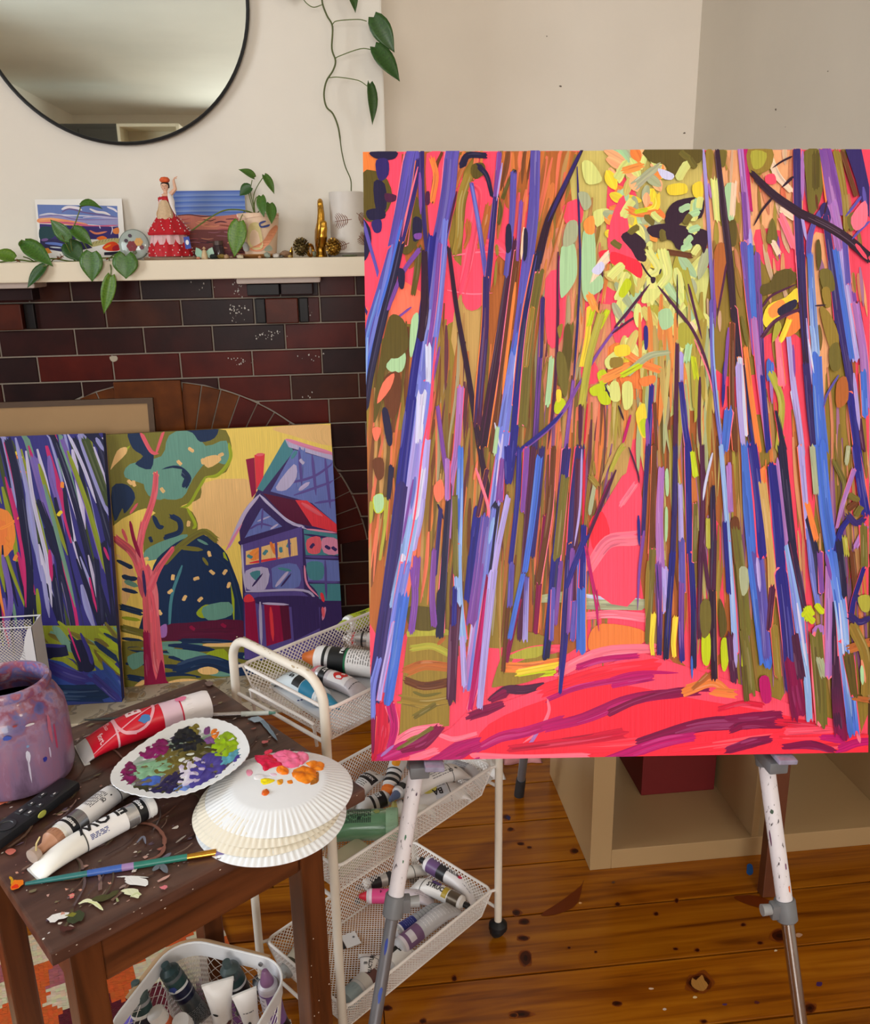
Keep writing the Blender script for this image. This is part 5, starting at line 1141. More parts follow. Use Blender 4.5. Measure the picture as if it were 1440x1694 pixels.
brush('black-handled paintbrush with steel ferrule lying under the crimson tube', b2a, b2b, [('handle', 0, .28, .0012, .0042, (52, 56, 52), .4, 0, 1), ('handle', .28, .66, .0042, .0046, (40, 34, 36), .3, 0, 1), ('ferrule', .62, .82, .0046, .0046, (196, 190, 190), .2, 1, 1), ('label_band', .82, .965, .0047, .0042, (196, 204, 200), .4, 0, 1), ('tip', .96, 1.0, .0040, .0022, (90, 140, 130), .5, 0, 1)], .005)
# paper plates
PLW = mat((232, 236, 240), .7, var=.02); PLC = mat((228, 222, 206), .7, var=.03)
def plate_mesh(par, m, r=.1135*K, h=.015, tilt=None, seed=0):
    n = 288; b = MB(); prof = [(0, h), (r*.60, h), (r*.66, h-.001), (r*.74, h-.0045), (r*.86, h*.42), (r*.96, .0022), (r, .0006), (r*.995, .0), (r*.93, .0012), (r*.85, h*.36), (r*.72, h-.0065), (r*.65, h-.0028), (0, h-.002)]
    def wob(g, z): return 0
    for (rr, z) in prof:
        for k in range(n):
            g = 2*math.pi*k/n; fl_ = (.0010*math.cos(36*2*g) if r*.72 < rr < r*.99 else 0)
            b.v.append((rr*math.cos(g), rr*math.sin(g), z+fl_))
    for i in range(len(prof)-1):
        for k in range(n): b.f.append((i*n+k, i*n+(k+1) % n, (i+1)*n+(k+1) % n, (i+1)*n+k))
    return b.build('plate_disc', m, par, smooth=True, world=False, angle=60)
pc0 = onz(463, 1306, SZ+.022); PG = 'stack of paper plates'
offs = [(-.010, -.029, .0), (-.015, -.018, .0062), (-.010, -.010, .0120), (0, 0, .0180)]
TOPZ = SZ+.0180+.015+.0004
plates = []
for i, (dx_, dy_, dz_) in enumerate(offs):
    lab = ['lowest paper plate of the stack, resting on the stool', 'cream paper plate second from the bottom of the stack', 'cream paper plate directly under the top one of the stack', 'topmost white paper plate with pink and orange paint blobs'][i]
    t = thing('paper_plate', lab, 'paper plate', (pc0.x+dx_, pc0.y+dy_, SZ+dz_+.0004), i*.7, PG); plate_mesh(t, PLW if i in (0, 3) else PLC); plates.append(t)
def dollop(par, f, pts, h, col, z, seed=0, rough=.28, rings=7, col2=None, amp=.6, sc_=90, name='paint_blob', grow=1.06, lim=None):
    q = random.Random(seed); P = spline([V((p[0], p[1], 0)) for p in pts], 6, True); n = len(P); c = sum(P, V((0, 0, 0)))/n; P = [c+(p-c)*(grow*(1+.10*mnoise.noise(p*260+V((seed, 0, 0)))+.07*mnoise.noise(p*700))) for p in P]; P = [lim(p) for p in P] if lim else P; b = MB(); b.c = []; b.uv = []
    c1 = lin(col); c2 = lin(col2 or col); off = V((q.uniform(0, 40), q.uniform(0, 40), 0))
    for i in range(rings+1):
        f_ = i/rings
        for p in P:
            w = c+(p-c)*f_; e = mnoise.noise(w*sc_+off); e2 = mnoise.noise(w*sc_*2.7+off*2)
            hh = h*math.sqrt(max(0, 1-f_**3))*(1-amp/2+amp*e*1.2+.3*e2) if i < rings else -.0002
            b.v.append((w.x, w.y, z+max(hh, -.0002))); k = min(1, max(0, .5+e*1.6)); b.c.append(tuple(c1[j]*(1-k)+c2[j]*k for j in range(3))); b.uv.append((w.x, w.y))
    for i in range(rings):
        for k in range(n): b.f.append((i*n+k, i*n+(k+1) % n, (i+1)*n+(k+1) % n, (i+1)*n+k))
    return b.build(name, paint_mat(rough, .02, .03), par, smooth=True, angle=80)
def Q1(x, y, z=TOPZ): p = onz(330+x/4.645, 1090+y/4.645, z); return (p.x, p.y)
tpz = plates[3]
for i, (col, col2, h, pts) in enumerate([
    ((226, 40, 84), (196, 20, 60), .005, [(430, 745), (480, 740), (540, 750), (600, 790), (640, 815), (560, 835), (500, 860), (480, 820), (445, 785)]),
    ((240, 120, 160), (232, 96, 140), .006, [(560, 740), (640, 712), (720, 716), (760, 750), (780, 800), (720, 840), (640, 820), (590, 780)]),
    ((244, 134, 170), (236, 110, 150), .004, [(745, 725), (800, 715), (840, 750), (820, 790), (780, 810), (760, 770)]), ((206, 30, 70), (226, 60, 90), .003, [(500, 712), (540, 697), (560, 705), (540, 725), (510, 735)]),
    ((206, 24, 50), (220, 40, 60), .0035, [(525, 745), (560, 740), (600, 790), (570, 800)]),
    ((230, 134, 30), (206, 106, 16), .006, [(720, 860), (780, 830), (860, 835), (900, 870), (900, 920), (840, 955), (770, 945), (725, 905)]), ((226, 120, 20), (236, 140, 40), .004, [(820, 800), (870, 785), (950, 800), (945, 850), (890, 860), (850, 830)]),
    ((160, 96, 30), (180, 110, 30), .003, [(880, 900), (915, 870), (915, 940), (880, 965), (850, 962)]), ((222, 108, 16), (232, 124, 30), .005, [(590, 850), (630, 835), (680, 850), (680, 885), (620, 885)]),
    ((236, 220, 30), (226, 206, 20), .003, [(470, 930), (510, 918), (580, 930), (545, 955), (490, 968)]), ((224, 150, 40), (232, 170, 50), .0025, [(600, 930), (640, 925), (640, 960), (605, 965)]), ((226, 130, 30), (226, 120, 20), .003, [(675, 940), (710, 932), (720, 955), (685, 960)]),
    ((222, 116, 40), (206, 90, 20), .004, [(485, 1010), (515, 1002), (538, 1025), (515, 1050), (482, 1045)]), ((236, 176, 196), (236, 150, 180), .0015, [(362, 855), (400, 850), (412, 875), (385, 905), (365, 890)]), ((222, 224, 230), (236, 236, 240), .0015, [(420, 890), (480, 885), (560, 905), (500, 920), (430, 930)]),
    ((240, 196, 214), (230, 210, 230), .001, [(540, 880), (590, 878), (595, 898), (555, 900)])]):
    dollop(tpz, None, [Q1(*p) for p in pts], h, col, TOPZ-.0003, 30+i, col2=col2)
# oval-looking palette plate loaded with paint, resting on tubes and plates
OZ = SZ+.0365
ol = [(183, 1290), (190, 1272), (215, 1248), (262, 1215), (300, 1196), (335, 1190), (372, 1196), (400, 1212), (413, 1238), (408, 1256), (385, 1278), (345, 1302), (300, 1318), (255, 1322), (212, 1314), (190, 1303)]
OP = spline([onz(x, y, OZ+.003) for x, y in ol], 6, True); oc = sum(OP, V((0, 0, 0)))/len(OP)
pal = thing('palette_plate', 'oval paper plate used as a palette, thick with mixed green, purple and blue paint', 'paper plate', V((oc.x, oc.y, OZ)))
b = MB(); n = len(OP)
for f, z in [(0, .0), (.80, 0), (.86, .0012), (1.0, .0045), (1.0, .006), (.86, .0030), (.80, .0018), (0, .0018)]:
    for k, p in enumerate(OP): w = oc+(p-oc)*f; b.v.append((w.x, w.y, OZ+z+(.0006*math.cos(math.pi*k) if .85 < f else 0)))
b.f = [(i*n+k, i*n+(k+1) % n, (i+1)*n+(k+1) % n, (i+1)*n+k) for i in range(7) for k in range(n)]
b.build('plate_disc', PLW, pal, smooth=True, angle=60)
def in_plate(p):
    d = V((p.x-oc.x, p.y-oc.y, 0)); a = math.atan2(d.y, d.x)
    e = min(OP, key=lambda q: abs((math.atan2(q.y-oc.y, q.x-oc.x)-a+math.pi) % (2*math.pi)-math.pi)); r_ = .90*math.hypot(e.x-oc.x, e.y-oc.y)
    return p if d.length <= r_ else V((oc.x, oc.y, 0))+d*(r_/d.length)
def Q0(x, y, z=OZ+.003): p = onz(x/3.1304, 1020+y/3.1304, z); return (p.x, p.y)
for i, (col, col2, h, pts) in enumerate([
    ((70, 58, 110), (120, 112, 60), .0016, [(640, 850), (760, 770), (900, 720), (1050, 680), (1150, 700), (1240, 720), (1180, 800), (1050, 880), (900, 910), (740, 890)]),
    ((206, 206, 210), (120, 150, 130), .0012, [(620, 790), (720, 720), (860, 650), (960, 600), (1060, 620), (1100, 690), (960, 760), (800, 830), (680, 850)]),
    ((120, 108, 44), (96, 84, 30), .003, [(800, 760), (870, 700), (960, 690), (1010, 720), (1000, 790), (880, 820), (800, 810)]),
    ((84, 80, 30), (64, 58, 24), .003, [(930, 690), (1000, 640), (1090, 650), (1115, 700), (1060, 745), (960, 740)]), ((30, 34, 34), (22, 24, 40), .006, [(905, 640), (930, 590), (980, 578), (1020, 620), (1045, 650), (990, 690), (930, 690), (890, 670)]),
    ((110, 100, 34), (130, 120, 50), .004, [(975, 545), (1010, 535), (1030, 560), (1022, 600), (1000, 620), (975, 580)]), ((146, 30, 110), (120, 14, 84), .005, [(725, 700), (760, 665), (830, 640), (862, 660), (850, 700), (780, 725)]),
    ((96, 20, 70), (130, 24, 90), .004, [(590, 820), (610, 780), (680, 755), (700, 800), (690, 840), (640, 860)]), ((140, 186, 150), (120, 166, 130), .004, [(705, 800), (740, 765), (840, 745), (880, 770), (840, 810), (750, 830)]),
    ((60, 90, 176), (70, 104, 190), .003, [(735, 850), (780, 826), (825, 830), (815, 860), (760, 872)]), ((30, 26, 62), (44, 34, 84), .004, [(830, 870), (880, 815), (935, 812), (930, 860), (890, 905), (820, 925), (780, 900)]),
    ((226, 226, 232), (190, 176, 210), .004, [(930, 790), (980, 740), (1040, 740), (1070, 790), (1010, 850), (940, 860), (925, 820)]), ((86, 76, 160), (64, 54, 140), .005, [(1000, 780), (1060, 730), (1120, 710), (1150, 750), (1140, 800), (1080, 860), (1010, 880), (990, 840)]),
    ((34, 30, 80), (44, 38, 100), .003, [(1080, 860), (1180, 790), (1260, 740), (1285, 730), (1240, 775), (1160, 825), (1060, 880)]), ((60, 50, 130), (74, 64, 150), .004, [(1230, 720), (1290, 682), (1302, 695), (1270, 730), (1220, 745)]),
    ((84, 156, 180), (96, 170, 190), .004, [(1135, 745), (1180, 710), (1255, 685), (1250, 710), (1190, 750), (1140, 770)]), ((156, 190, 30), (140, 176, 20), .006, [(1110, 660), (1140, 620), (1190, 600), (1240, 625), (1225, 670), (1170, 710), (1115, 705)]),
    ((70, 60, 120), (60, 50, 110), .003, [(1165, 680), (1185, 662), (1205, 672), (1190, 692)]), ((224, 120, 30), (230, 130, 40), .004, [(1098, 595), (1115, 575), (1132, 590), (1120, 620), (1100, 618)]), ((130, 70, 130), (110, 60, 120), .003, [(1058, 600), (1068, 565), (1085, 568), (1082, 600)]),
    ((120, 70, 140), (130, 90, 150), .003, [(1060, 640), (1090, 620), (1110, 645), (1090, 665)]), ((90, 120, 200), (110, 140, 210), .003, [(905, 890), (960, 865), (1000, 872), (990, 900), (920, 915)]), ((232, 130, 170), (236, 150, 180), .002, [(940, 915), (985, 902), (1000, 915), (950, 930)]),
    ((36, 34, 40), (60, 60, 30), .002, [(690, 880), (780, 875), (860, 905), (840, 920), (740, 905)]), ((60, 50, 90), (50, 46, 70), .002, [(860, 640), (890, 622), (908, 614), (895, 632), (870, 648)]), ((232, 232, 234), (210, 220, 210), .003, [(930, 730), (970, 712), (1030, 706), (1000, 735), (940, 755)]),
    ((40, 36, 60), (60, 50, 90), .002, [(1085, 790), (1110, 765), (1140, 790), (1110, 815)]), ((36, 40, 44), (30, 30, 40), .0015, [(600, 870), (640, 868), (650, 878), (620, 882)])]):
    dollop(pal, None, [Q0(*p) for p in pts], h*.75, col, OZ+.0016, 60+i, col2=col2, amp=.9, sc_=120, grow=1.30, lim=in_plate)
# ================================================================== three-tier mesh trolley
TA = R(40); tu = V((math.cos(TA), math.sin(TA), 0)); tv_ = V((-math.sin(TA), math.cos(TA), 0)); TO = V((-.044, 1.205, 0)); TL, TWd = .42, .242
def tt(u, v, z): return TO+tu*u+tv_*v+V((0, 0, z))
tro = thing('trolley', 'white three-tier trolley with wire mesh baskets full of paint tubes', 'trolley', TO, TA)
ENA = mat((222, 214, 200), .4, var=.06, scale=30); WIRE = mat((226, 220, 214), .45, var=.05)
def arch(u, zt):
    pts = [tt(u, 0, .035), tt(u, 0, zt-.05)]; rr = .045
    pts += [tt(u, rr-rr*math.cos(t), zt-rr+rr*math.sin(t)) for t in [i*math.pi/16 for i in range(1, 9)]]
    pts += [tt(u, TWd-rr+rr*math.sin(t), zt-rr+rr*math.cos(t)) for t in [i*math.pi/16 for i in range(0, 8)]]
    return pts+[tt(u, TWd, zt-.05), tt(u, TWd, .035)]
for u in (0, TL): MB().tube(arch(u, .757), .0078, 14).build('end_frame', ENA, tro, smooth=True)
# chips in the enamel of the handle
hc = MB(); q = random.Random(9)
for i in range(26):
    v = q.uniform(.03, TWd-.02); s = q.uniform(.001, .004); a = q.uniform(-.6, 1.0); c = tt(0, v, .757)+(-tu*math.cos(a)*0-V((0, 0, 0)))
    n_ = (V((0, 0, 1))*math.cos(a)-tu*math.sin(a)).normalized(); c = c+n_*.0081; e = tv_; f_ = n_.cross(e)
    hc.add([c+e*s*math.cos(t)*q.uniform(.5, 1.4)+f_*s*.6*math.sin(t)*q.uniform(.5, 1.2) for t in [j*math.pi/3 for j in range(6)]], [tuple(range(6))])
hc.build('enamel_chips', mat((176, 156, 126), .6, var=.3), tro, kind='stuff')
def mesh_panel(b, p00, p10, p11, p01, pitch=.0062, w=.0015, diamond=True):
    A, B, C_, D = V(p00), V(p10), V(p11), V(p01); W_ = ((B-A).length+(C_-D).length)/2; H_ = ((D-A).length+(C_-B).length)/2
    n_ = (B-A).cross(D-A).normalized()
    def P(x, y): f, g = x/W_, y/H_; return (A*(1-f)+B*f)*(1-g)+(D*(1-f)+C_*f)*g
    def rib(x0, y0, x1, y1, off):
        a, c = P(x0, y0), P(x1, y1); d = (c-a)
        if d.length < .002: return
        s = n_.cross(d).normalized()*w/2; o = n_*off; t = n_*.0006
        b.add([a-s+o, a+s+o, c+s+o, c-s+o, a-s+o+t, a+s+o+t, c+s+o+t, c-s+o+t], [(0, 1, 2, 3), (7, 6, 5, 4), (0, 4, 5, 1), (2, 6, 7, 3)][:2]+[(0, 3, 7, 4), (1, 5, 6, 2)])
    if diamond:
        st = pitch*1.35; k = -H_
        while k < W_:
            x0 = max(0, k); y0 = x0-k; x1 = min(W_, k+H_); y1 = x1-k
            if x1 > x0: rib(x0, y0, x1, y1, 0); rib(x0, H_-y0, x1, H_-y1, .0004)
            k += st
    else:
        k = pitch/2
        while k < W_: rib(k, 0, k, H_, 0); k += pitch
        k = pitch
        while k < H_: rib(0, k, W_, k, .0004); k += pitch*1.3
TIERS = [.70, .41, .12]; DEP = .064
def rrect(u0, u1, v0, v1, z, r, f=tt, n=5):
    out = []
    for cx, cy, a0 in ((u1-r, v1-r, 0), (u0+r, v1-r, 90), (u0+r, v0+r, 180), (u1-r, v0+r, 270)):
        for i in range(n+1): a = R(a0+90*i/n); out.append(f(cx+r*math.cos(a), cy+r*math.sin(a), z))
    return out
for zi, z in enumerate(TIERS):
    u0, u1, v0, v1 = .012, TL-.012, .006, TWd-.006; g = .016; zb = z-DEP
    bk = MB().tube(rrect(u0, u1, v0, v1, z, .016), .0030, 8, close=True).build('basket_rim', WIRE, tro, smooth=True)
    m = MB(); q0 = [tt(u0, v0, z), tt(u1, v0, z), tt(u1, v1, z), tt(u0, v1, z)]; q1 = [tt(u0+g, v0+g, zb), tt(u1-g, v0+g, zb), tt(u1-g, v1-g, zb), tt(u0+g, v1-g, zb)]
    for a in range(4):
        g_ = .42 if a == 3 and zi == 0 else 1; b_ = (a+1) % 4
        mesh_panel(m, q1[a], q1[b_], q1[b_].lerp(q0[b_], g_), q1[a].lerp(q0[a], g_))
    mesh_panel(m, q1[0], q1[1], q1[2], q1[3], .0058, .0015)
    m.build('wire_mesh', WIRE, bk, kind='stuff')
    e = MB()
    for a in range(4): e.tube([q0[a].lerp(q1[a], .04), q1[a]], .0016, 6); e.tube([q1[a], q1[(a+1) % 4]], .0016, 6)
    e.build('corner_wires', WIRE, bk, smooth=True)
    for u in (0, TL): MB().tube([tt(u, 0, z-.050), tt(u, TWd, z-.050)], .0034, 8).build('cross_wire', WIRE, tro, smooth=True)
    for u, uu in ((0, u0), (TL, u1)):
        for v, vv in ((0, v0), (TWd, v1)): MB().tube([tt(u, v, z-.002), tt(uu+(.01 if u == 0 else -.01), vv+(.004 if v == 0 else -.004), z-.001)], .003, 6).build('basket_hook', WIRE, tro, smooth=True)
MB().tube(spline([tt(.010, .205, .625), tt(.006, .205, .660), tt(.004, .197, .668), tt(.004, .12, .668), tt(.004, .045, .668), tt(.006, .037, .660), tt(.010, .037, .625)], 4), .0028, 8).build('side_loop', WIRE, tro, smooth=True)
BLK = mat((22, 26, 30), .4)
for u in (0, TL):
    for v in (0, TWd):
        c = tt(u, v, 0); ca = MB(); ca.lathe([(0, -.008), (.014, -.008), (.0185, -.004), (.0185, .004), (.014, .008), (0, .008)], 20, c+V((0, 0, .0187)), Matrix.Rotation(R(90), 3, 'X') @ Matrix.Rotation(R(25), 3, 'Y'))
        ca.lathe([(.013, .018), (.0195, .022), (.019, .032), (.009, .040), (.006, .042)], 18, c); ca.build('castor', BLK, tro, smooth=True)
# ---- contents
def tube_at(label, a, c, zf, r, body, cap, frac=.82, grp=None, za=None, zc=None, z_extra=0, **kw):
    """a: crimp pixel, c: cap pixel; zf: height of what it lies on"""
    p0 = onz(a[0], a[1], (zf if za is None else za)+r*.3); p1 = onz(c[0], c[1], (zf if zc is None else zc)+r)
    p0.z = (zf if za is None else za); p1.z = (zf if zc is None else zc)
    return Tube('paint_tube', label, p0, p1, r, body, cap, frac, grp, **kw)
WT_ = (226, 224, 222)
z1 = TIERS[0]-DEP+.002; z2 = TIERS[1]-DEP+.002; z3 = TIERS[2]-DEP+.002
G1, G2, G3 = 'paint tubes in the top trolley basket', 'paint tubes in the middle trolley basket', 'paint tubes in the bottom trolley basket'
def k4(x, y): return (380+x*.18056, 980+y*.18056)
# white pad on the top tier floor
a, b_, c_ = onz(*k4(365, 845), z1+.006), onz(*k4(985, 1262), z1+.006), onz(*k4(640, 700), z1+.006)
e1 = (b_-a).normalized(); e2 = V((-e1.y, e1.x, 0)); wd_ = .155
pd = thing('sketch_pad', 'white sketch pad lying flat under the tubes in the top trolley basket', 'sketch pad', V((a.x, a.y, z1)))
q4 = [a, b_, b_+e2*wd_, a+e2*wd_]; q4 = [V((p.x, p.y, 0)) for p in q4]
MB().prism(q4, (0, 0, z1), (0, 0, z1+.005)).build('paper_block', mat((226, 226, 226), .6, var=.03), pd)
MB().prism(q4, (0, 0, z1+.0052), (0, 0, z1+.006)).build('cover', mat((220, 222, 226), .5, var=.03), pd)
pz = z1+.0062
for (x, y, s, c) in [(415, 858, .0018, (20, 20, 24)), (630, 990, .002, (50, 60, 120)), (660, 985, .0022, (44, 50, 110)), (480, 880, .001, (120, 120, 130))]:
    p = onz(*k4(x, y), pz); MB().lathe([(0, 0), (s, 0), (s*.8, .0006), (0, .0008)], 8, p).build('ink_spot', mat(c, .5), pd)
T = tube_at('paint tube with a teal nozzle lying in the top trolley basket', k4(470, 790), k4(985, 1050), pz, .0175, (210, 222, 228), ('cone', (34, 132, 168)), .74, G1, flat=1.4)
T.band(.66, .995, (30, 120, 156)); T.band(.975, 1.0, (226, 232, 236), .0006); T.band(.48, .65, (22, 26, 30), .0003, phi=(-1.2, .5)); T.text('STR', .40, .1, .015, (24, 30, 34), across=True); T.lines(.12, .34, -.6, .9, 6, (80, 110, 120), .001, 3)
T = tube_at('silver paint tube with a red heart-shaped mark in the top trolley basket', k4(1225, 950), k4(775, 735), pz, .0155, (206, 200, 206), ('stop', (206, 120, 130)), .86, G1, flat=1.35, rough=.25)
T.band(.80, .94, (24, 24, 28)); T.band(.945, 1.0, (206, 206, 208), .0006, metal=.7); T.band(.30, .72, (232, 228, 228), .0004, phi=(-1.3, 1.2)); T.dot(.50, .1, .026, .018, (206, 36, 34), .0009, 'colour_mark', seed=5); T.text('AT', .87, .1, .010, (230, 230, 230), across=True); T.lines(.18, .20, -1, 1, 1, (60, 60, 66), .001, 1, True)
T = tube_at('wide white tube with a black band, green stripe and orange nozzle', k4(1560, 760), k4(705, 590), pz+.002, .0235, (232, 230, 228), ('cone', (222, 120, 54)), .84, G1, flat=1.35)
T.band(.94, 1.0, (236, 236, 236), .0006); T.band(.66, .94, (22, 24, 26)); T.band(.635, .66, (24, 110, 70)); T.text('reeves', .71, -.25, .014, (236, 236, 236), across=True, rev=True); T.lines(.1, .62, -1.0, 1.2, 16, (70, 72, 72), .0012, 11, True)
T.band(.86, .90, (206, 206, 206), .0006, metal=.6)
T = tube_at('lime green paint tube with a pointed nozzle in the top trolley basket', k4(1620, 150), k4(990, 325), z1+.024, .0165, (226, 228, 226), ('cone', (176, 196, 60)), .85, G1, za=z1+.02, zc=z1+.03)
T.band(.62, .97, (186, 206, 30)); T.band(.97, 1.0, (226, 236, 180), .0006); T.lines(.70, .9, -.5, .8, 3, (70, 80, 20), .0016, 5); T.text('AZO', .80, .3, .007, (60, 70, 20))
T = tube_at('silver-necked red paint tube beneath the lime green one', k4(1600, 500), k4(1060, 420), z1+.006, .014, (186, 26, 40), ('stop', (222, 220, 218)), .84, G1)
T.band(.72, .98, (206, 206, 210), rough=.25, metal=.7); T.band(.62, .72, (230, 226, 224)); T.band(.80, .84, (40, 40, 44), .0005)
# ---- middle tier
def k2(x, y): return (560+x/4.8, 1240+y/4.8)
T = tube_at('large white tube with a black band near its flat end in the middle basket', k2(320, 185), k2(20, 500), z2+.006, .0165, (222, 220, 218), ('stop', (206, 202, 198)), .86, G2, flat=1.45, za=z2+.035, zc=z2+.004)
T.band(.22, .40, (24, 22, 24), phi=(-1.4, 1.4)); T.text('LIQUITEX', .31, 0, .0075, (226, 222, 222), across=True); T.lines(.42, .55, -.7, .7, 3, (60, 60, 64), .0014, 2, True); T.dot(.12, .4, .005, .004, (150, 130, 110), seed=2); T.lines(.62, .85, -.4, .5, 3, (176, 150, 170), .002, 8)
T = tube_at('orange-dotted paint tube pointing its orange nozzle down in the middle basket', k2(500, 60), k2(395, 350), z2+.02, .0155, (214, 212, 212), ('stop', (222, 116, 40)), .80, G2, za=z2+.05, zc=z2+.018)
T.band(.70, .95, (30, 30, 34)); T.band(.78, .86, (190, 188, 186), .0005, metal=.5); T.band(.95, 1.0, (232, 226, 220), .0006); T.dot(.42, .1, .020, .018, (230, 150, 30), .0008, seed=4); T.lines(.1, .26, -.6, .7, 3, (40, 40, 60), .0015, 4, True); T.band(.56, .60, (40, 40, 46), .0005, phi=(-1.3, 1.3))
T = tube_at('paint tube with a slate blue nozzle between the orange and white tubes', k2(640, 220), k2(415, 400), z2+.03, .0125, (210, 208, 208), ('cone', (96, 112, 150)), .74, G2, za=z2+.024, zc=z2+.03)
T.band(.78, .97, (26, 28, 34)); T.band(.97, 1.0, (226, 226, 226), .0006)
T = tube_at('black and white paint tube with a clear grey stopper in the middle basket', k2(110, 540), k2(430, 360), z2+.006, .015, (216, 214, 212), ('knob', (70, 84, 84)), .84, G2, zc=z2+.012)
T.band(.55, .95, (26, 26, 30)); T.band(.62, .72, (206, 204, 202), .0005); T.band(.96, 1.0, (230, 230, 228), .0006); T.text('SSE', .80, .1, .012, (226, 226, 226), across=True)
T = tube_at('big green translucent bottle tube with fine print in the middle basket', k2(-140, 680), k2(440, 590), z2+.004, .0275, mat((112, 160, 122), .18, trans=.25, var=.06), ('flip', (150, 190, 158)), .90, G2, flat=1.2)
T.lines(.18, .78, -.8, .5, 22, (30, 56, 44), .0018, 6, True); 
for i in range(16): T.lines(.70+.008*i, .7045+.008*i, .25, .6, 1, (20, 36, 30), .008, i)
T.dot(.60, -.5, .007, .007, (24, 50, 40)); T.dot(.86, .0, .012, .010, (150, 160, 90), .0009, 'paint_smear', seed=3)
T = tube_at('paint tube with a pale yellow clear cap in the middle basket', k2(760, 470), k2(420, 480), z2+.004, .0155, (226, 224, 214), ('stop', (196, 186, 110)), .82, G2)
T.band(.90, 1.0, (232, 230, 226), .0006); T.band(.60, .9, (40, 40, 40))
T = tube_at('long white paint tube with small print beside the easel leg', k2(1010, 170), k2(560, 330), z2+.026, .0185, (224, 220, 216), ('stop', (200, 196, 192)), .86, G2, flat=1.45, za=z2+.038, zc=z2+.03)
T.band(.345, .355, (40, 40, 44), .0005); T.lines(.42, .75, -.9, .9, 7, (90, 90, 96), .0012, 3); T.text('CE', .36, .6, .008, (30, 30, 30)); T.dot(.24, .4, .007, .003, (30, 30, 30))
T = tube_at('white paint tube with a yellow swatch against the middle basket front', k2(1030, 330), k2(540, 440), z2+.004, .0185, (222, 220, 218), ('stop', (210, 208, 200)), .86, G2, flat=1.4, za=z2+.02)
T.band(.345, .36, (60, 60, 60), .0005); T.band(.38, .62, (196, 200, 206), .0004, phi=(-1.3, 1.3)); T.dot(.68, .1, .026, .02, (206, 196, 90), .0008, seed=6); T.text('BA', .56, .55, .016, (26, 26, 30)); T.lines(.40, .56, -.8, .1, 4, (80, 80, 90), .0012, 9)
T = tube_at('pale grey paint tube in the far corner of the middle basket', k2(1180, 260), k2(860, 130), z2+.006, .0165, (202, 200, 202), ('stop', (190, 190, 190)), .86, G2, flat=1.4, za=z2+.016); T.band(.5, .9, (176, 176, 182)); T.lines(.52, .85, -.8, .8, 6, (110, 110, 120), .001, 7)
p = onz(*k2(90, 850), z2+.02); o = MB().box((0, 0, .011), (.075, .045, .022), bev=.006).build('soap_block', mat((196, 190, 160), .35, sss=.2, var=.05), None, smooth=True); o.location = (p.x, p.y+.01, z2); o.rotation_euler = (0, 0, TA); tag(o, 'pale yellowish soap block in the front corner of the middle basket', 'soap')
# ---- bottom tier
def k3(x, y): return (560+x/4.8, 1420+y/4.8)
T = tube_at('violet and white paint tube with black nozzle at the bottom basket\'s far side', k3(1110, 320), k3(665, 15), z3+.012, .0165, (226, 222, 222), ('knob', (26, 24, 28)), .88, G3, flat=1.35, zc=z3+.02, za=z3+.016)
T.band(.76, .97, (104, 76, 122)); T.band(.97, 1.0, (226, 222, 226), .0006); T.band(.60, .76, (34, 32, 36)); T.dot(.36, .0, .012, .009, (190, 40, 70), .0008); T.text('COLOR', .50, .05, .010, (40, 40, 46), rev=True); T.lines(.1, .26, -.5, .6, 3, (120, 120, 130), .001, 3)
T = tube_at('white paint tube with a dark red swatch at the back of the bottom basket', k3(725, 85), k3(150, 235), z3+.004, .0135, (220, 216, 210), ('knob', (84, 72, 72)), .88, G3, zc=z3+.012)
T.band(.62, .96, (40, 38, 42)); T.band(.70, .80, (196, 194, 192), .0005, metal=.5); T.band(.96, 1.0, (190, 186, 186), .0006); T.dot(.52, .1, .026, .016, (84, 30, 36), .0008, seed=4); T.band(.28, .29, (60, 60, 60), .0005)
T = tube_at('pink paint tube with a red nozzle in the bottom basket', k3(760, 330), k3(180, 300), z3+.014, .0145, (206, 196, 202), ('cone', (206, 40, 60)), .88, G3, rough=.25)
T.band(.68, .96, (214, 72, 130)); T.band(.96, 1.0, (230, 206, 216), .0006); T.dot(.80, -.5, .008, .007, (110, 60, 110)); T.text('4', .82, .2, .009, (110, 30, 70)); T.lines(.1, .3, -.5, .5, 3, (150, 140, 150), .001, 2)
T = tube_at('white paint tube with a violet swatch and bronze neck in the bottom basket', k3(600, 200), k3(1020, 375), z3+.018, .0155, (224, 220, 216), ('knob', (30, 28, 28)), .88, G3, flat=1.45, za=z3+.022)
T.band(.22, .235, (70, 70, 70), .0005); T.band(.78, .99, (104, 92, 78), .0004, rough=.3, metal=.6); T.dot(.47, .35, .026, .016, (84, 60, 120), .0008, seed=7); T.text('STRUC', .50, -.35, .013, (26, 26, 30)); T.band(.66, .76, (176, 150, 50), .0004, phi=(-1.2, 1.2))
T = tube_at('grey tube with a royal blue band in the bottom basket', k3(870, 390), k3(440, 620), z3+.004, .0165, (168, 172, 176), ('stop', (206, 206, 210)), .90, G3)
T.band(.70, .97, (36, 44, 124)); T.band(.97, 1.0, (226, 226, 230), .0006); T.lines(.1, .66, -.9, .9, 9, (120, 124, 130), .0014, 3, True); T.lines(.74, .92, -.6, .6, 5, (110, 120, 180), .0012, 5, True)
T = tube_at('grey tube with a mauve band and black cap along the bottom basket front', k3(935, 380), k3(440, 740), z3+.012, .017, (190, 190, 194), ('knob', (26, 26, 28)), .88, G3, za=z3+.028)
T.band(.68, .96, (112, 82, 116)); T.band(.80, .90, (206, 200, 206), .0005, phi=(-.2, 1.2)); T.band(.955, 1.0, (214, 206, 212), .0006); T.lines(.08, .64, -.9, .9, 10, (226, 226, 228), .0014, 3, True)
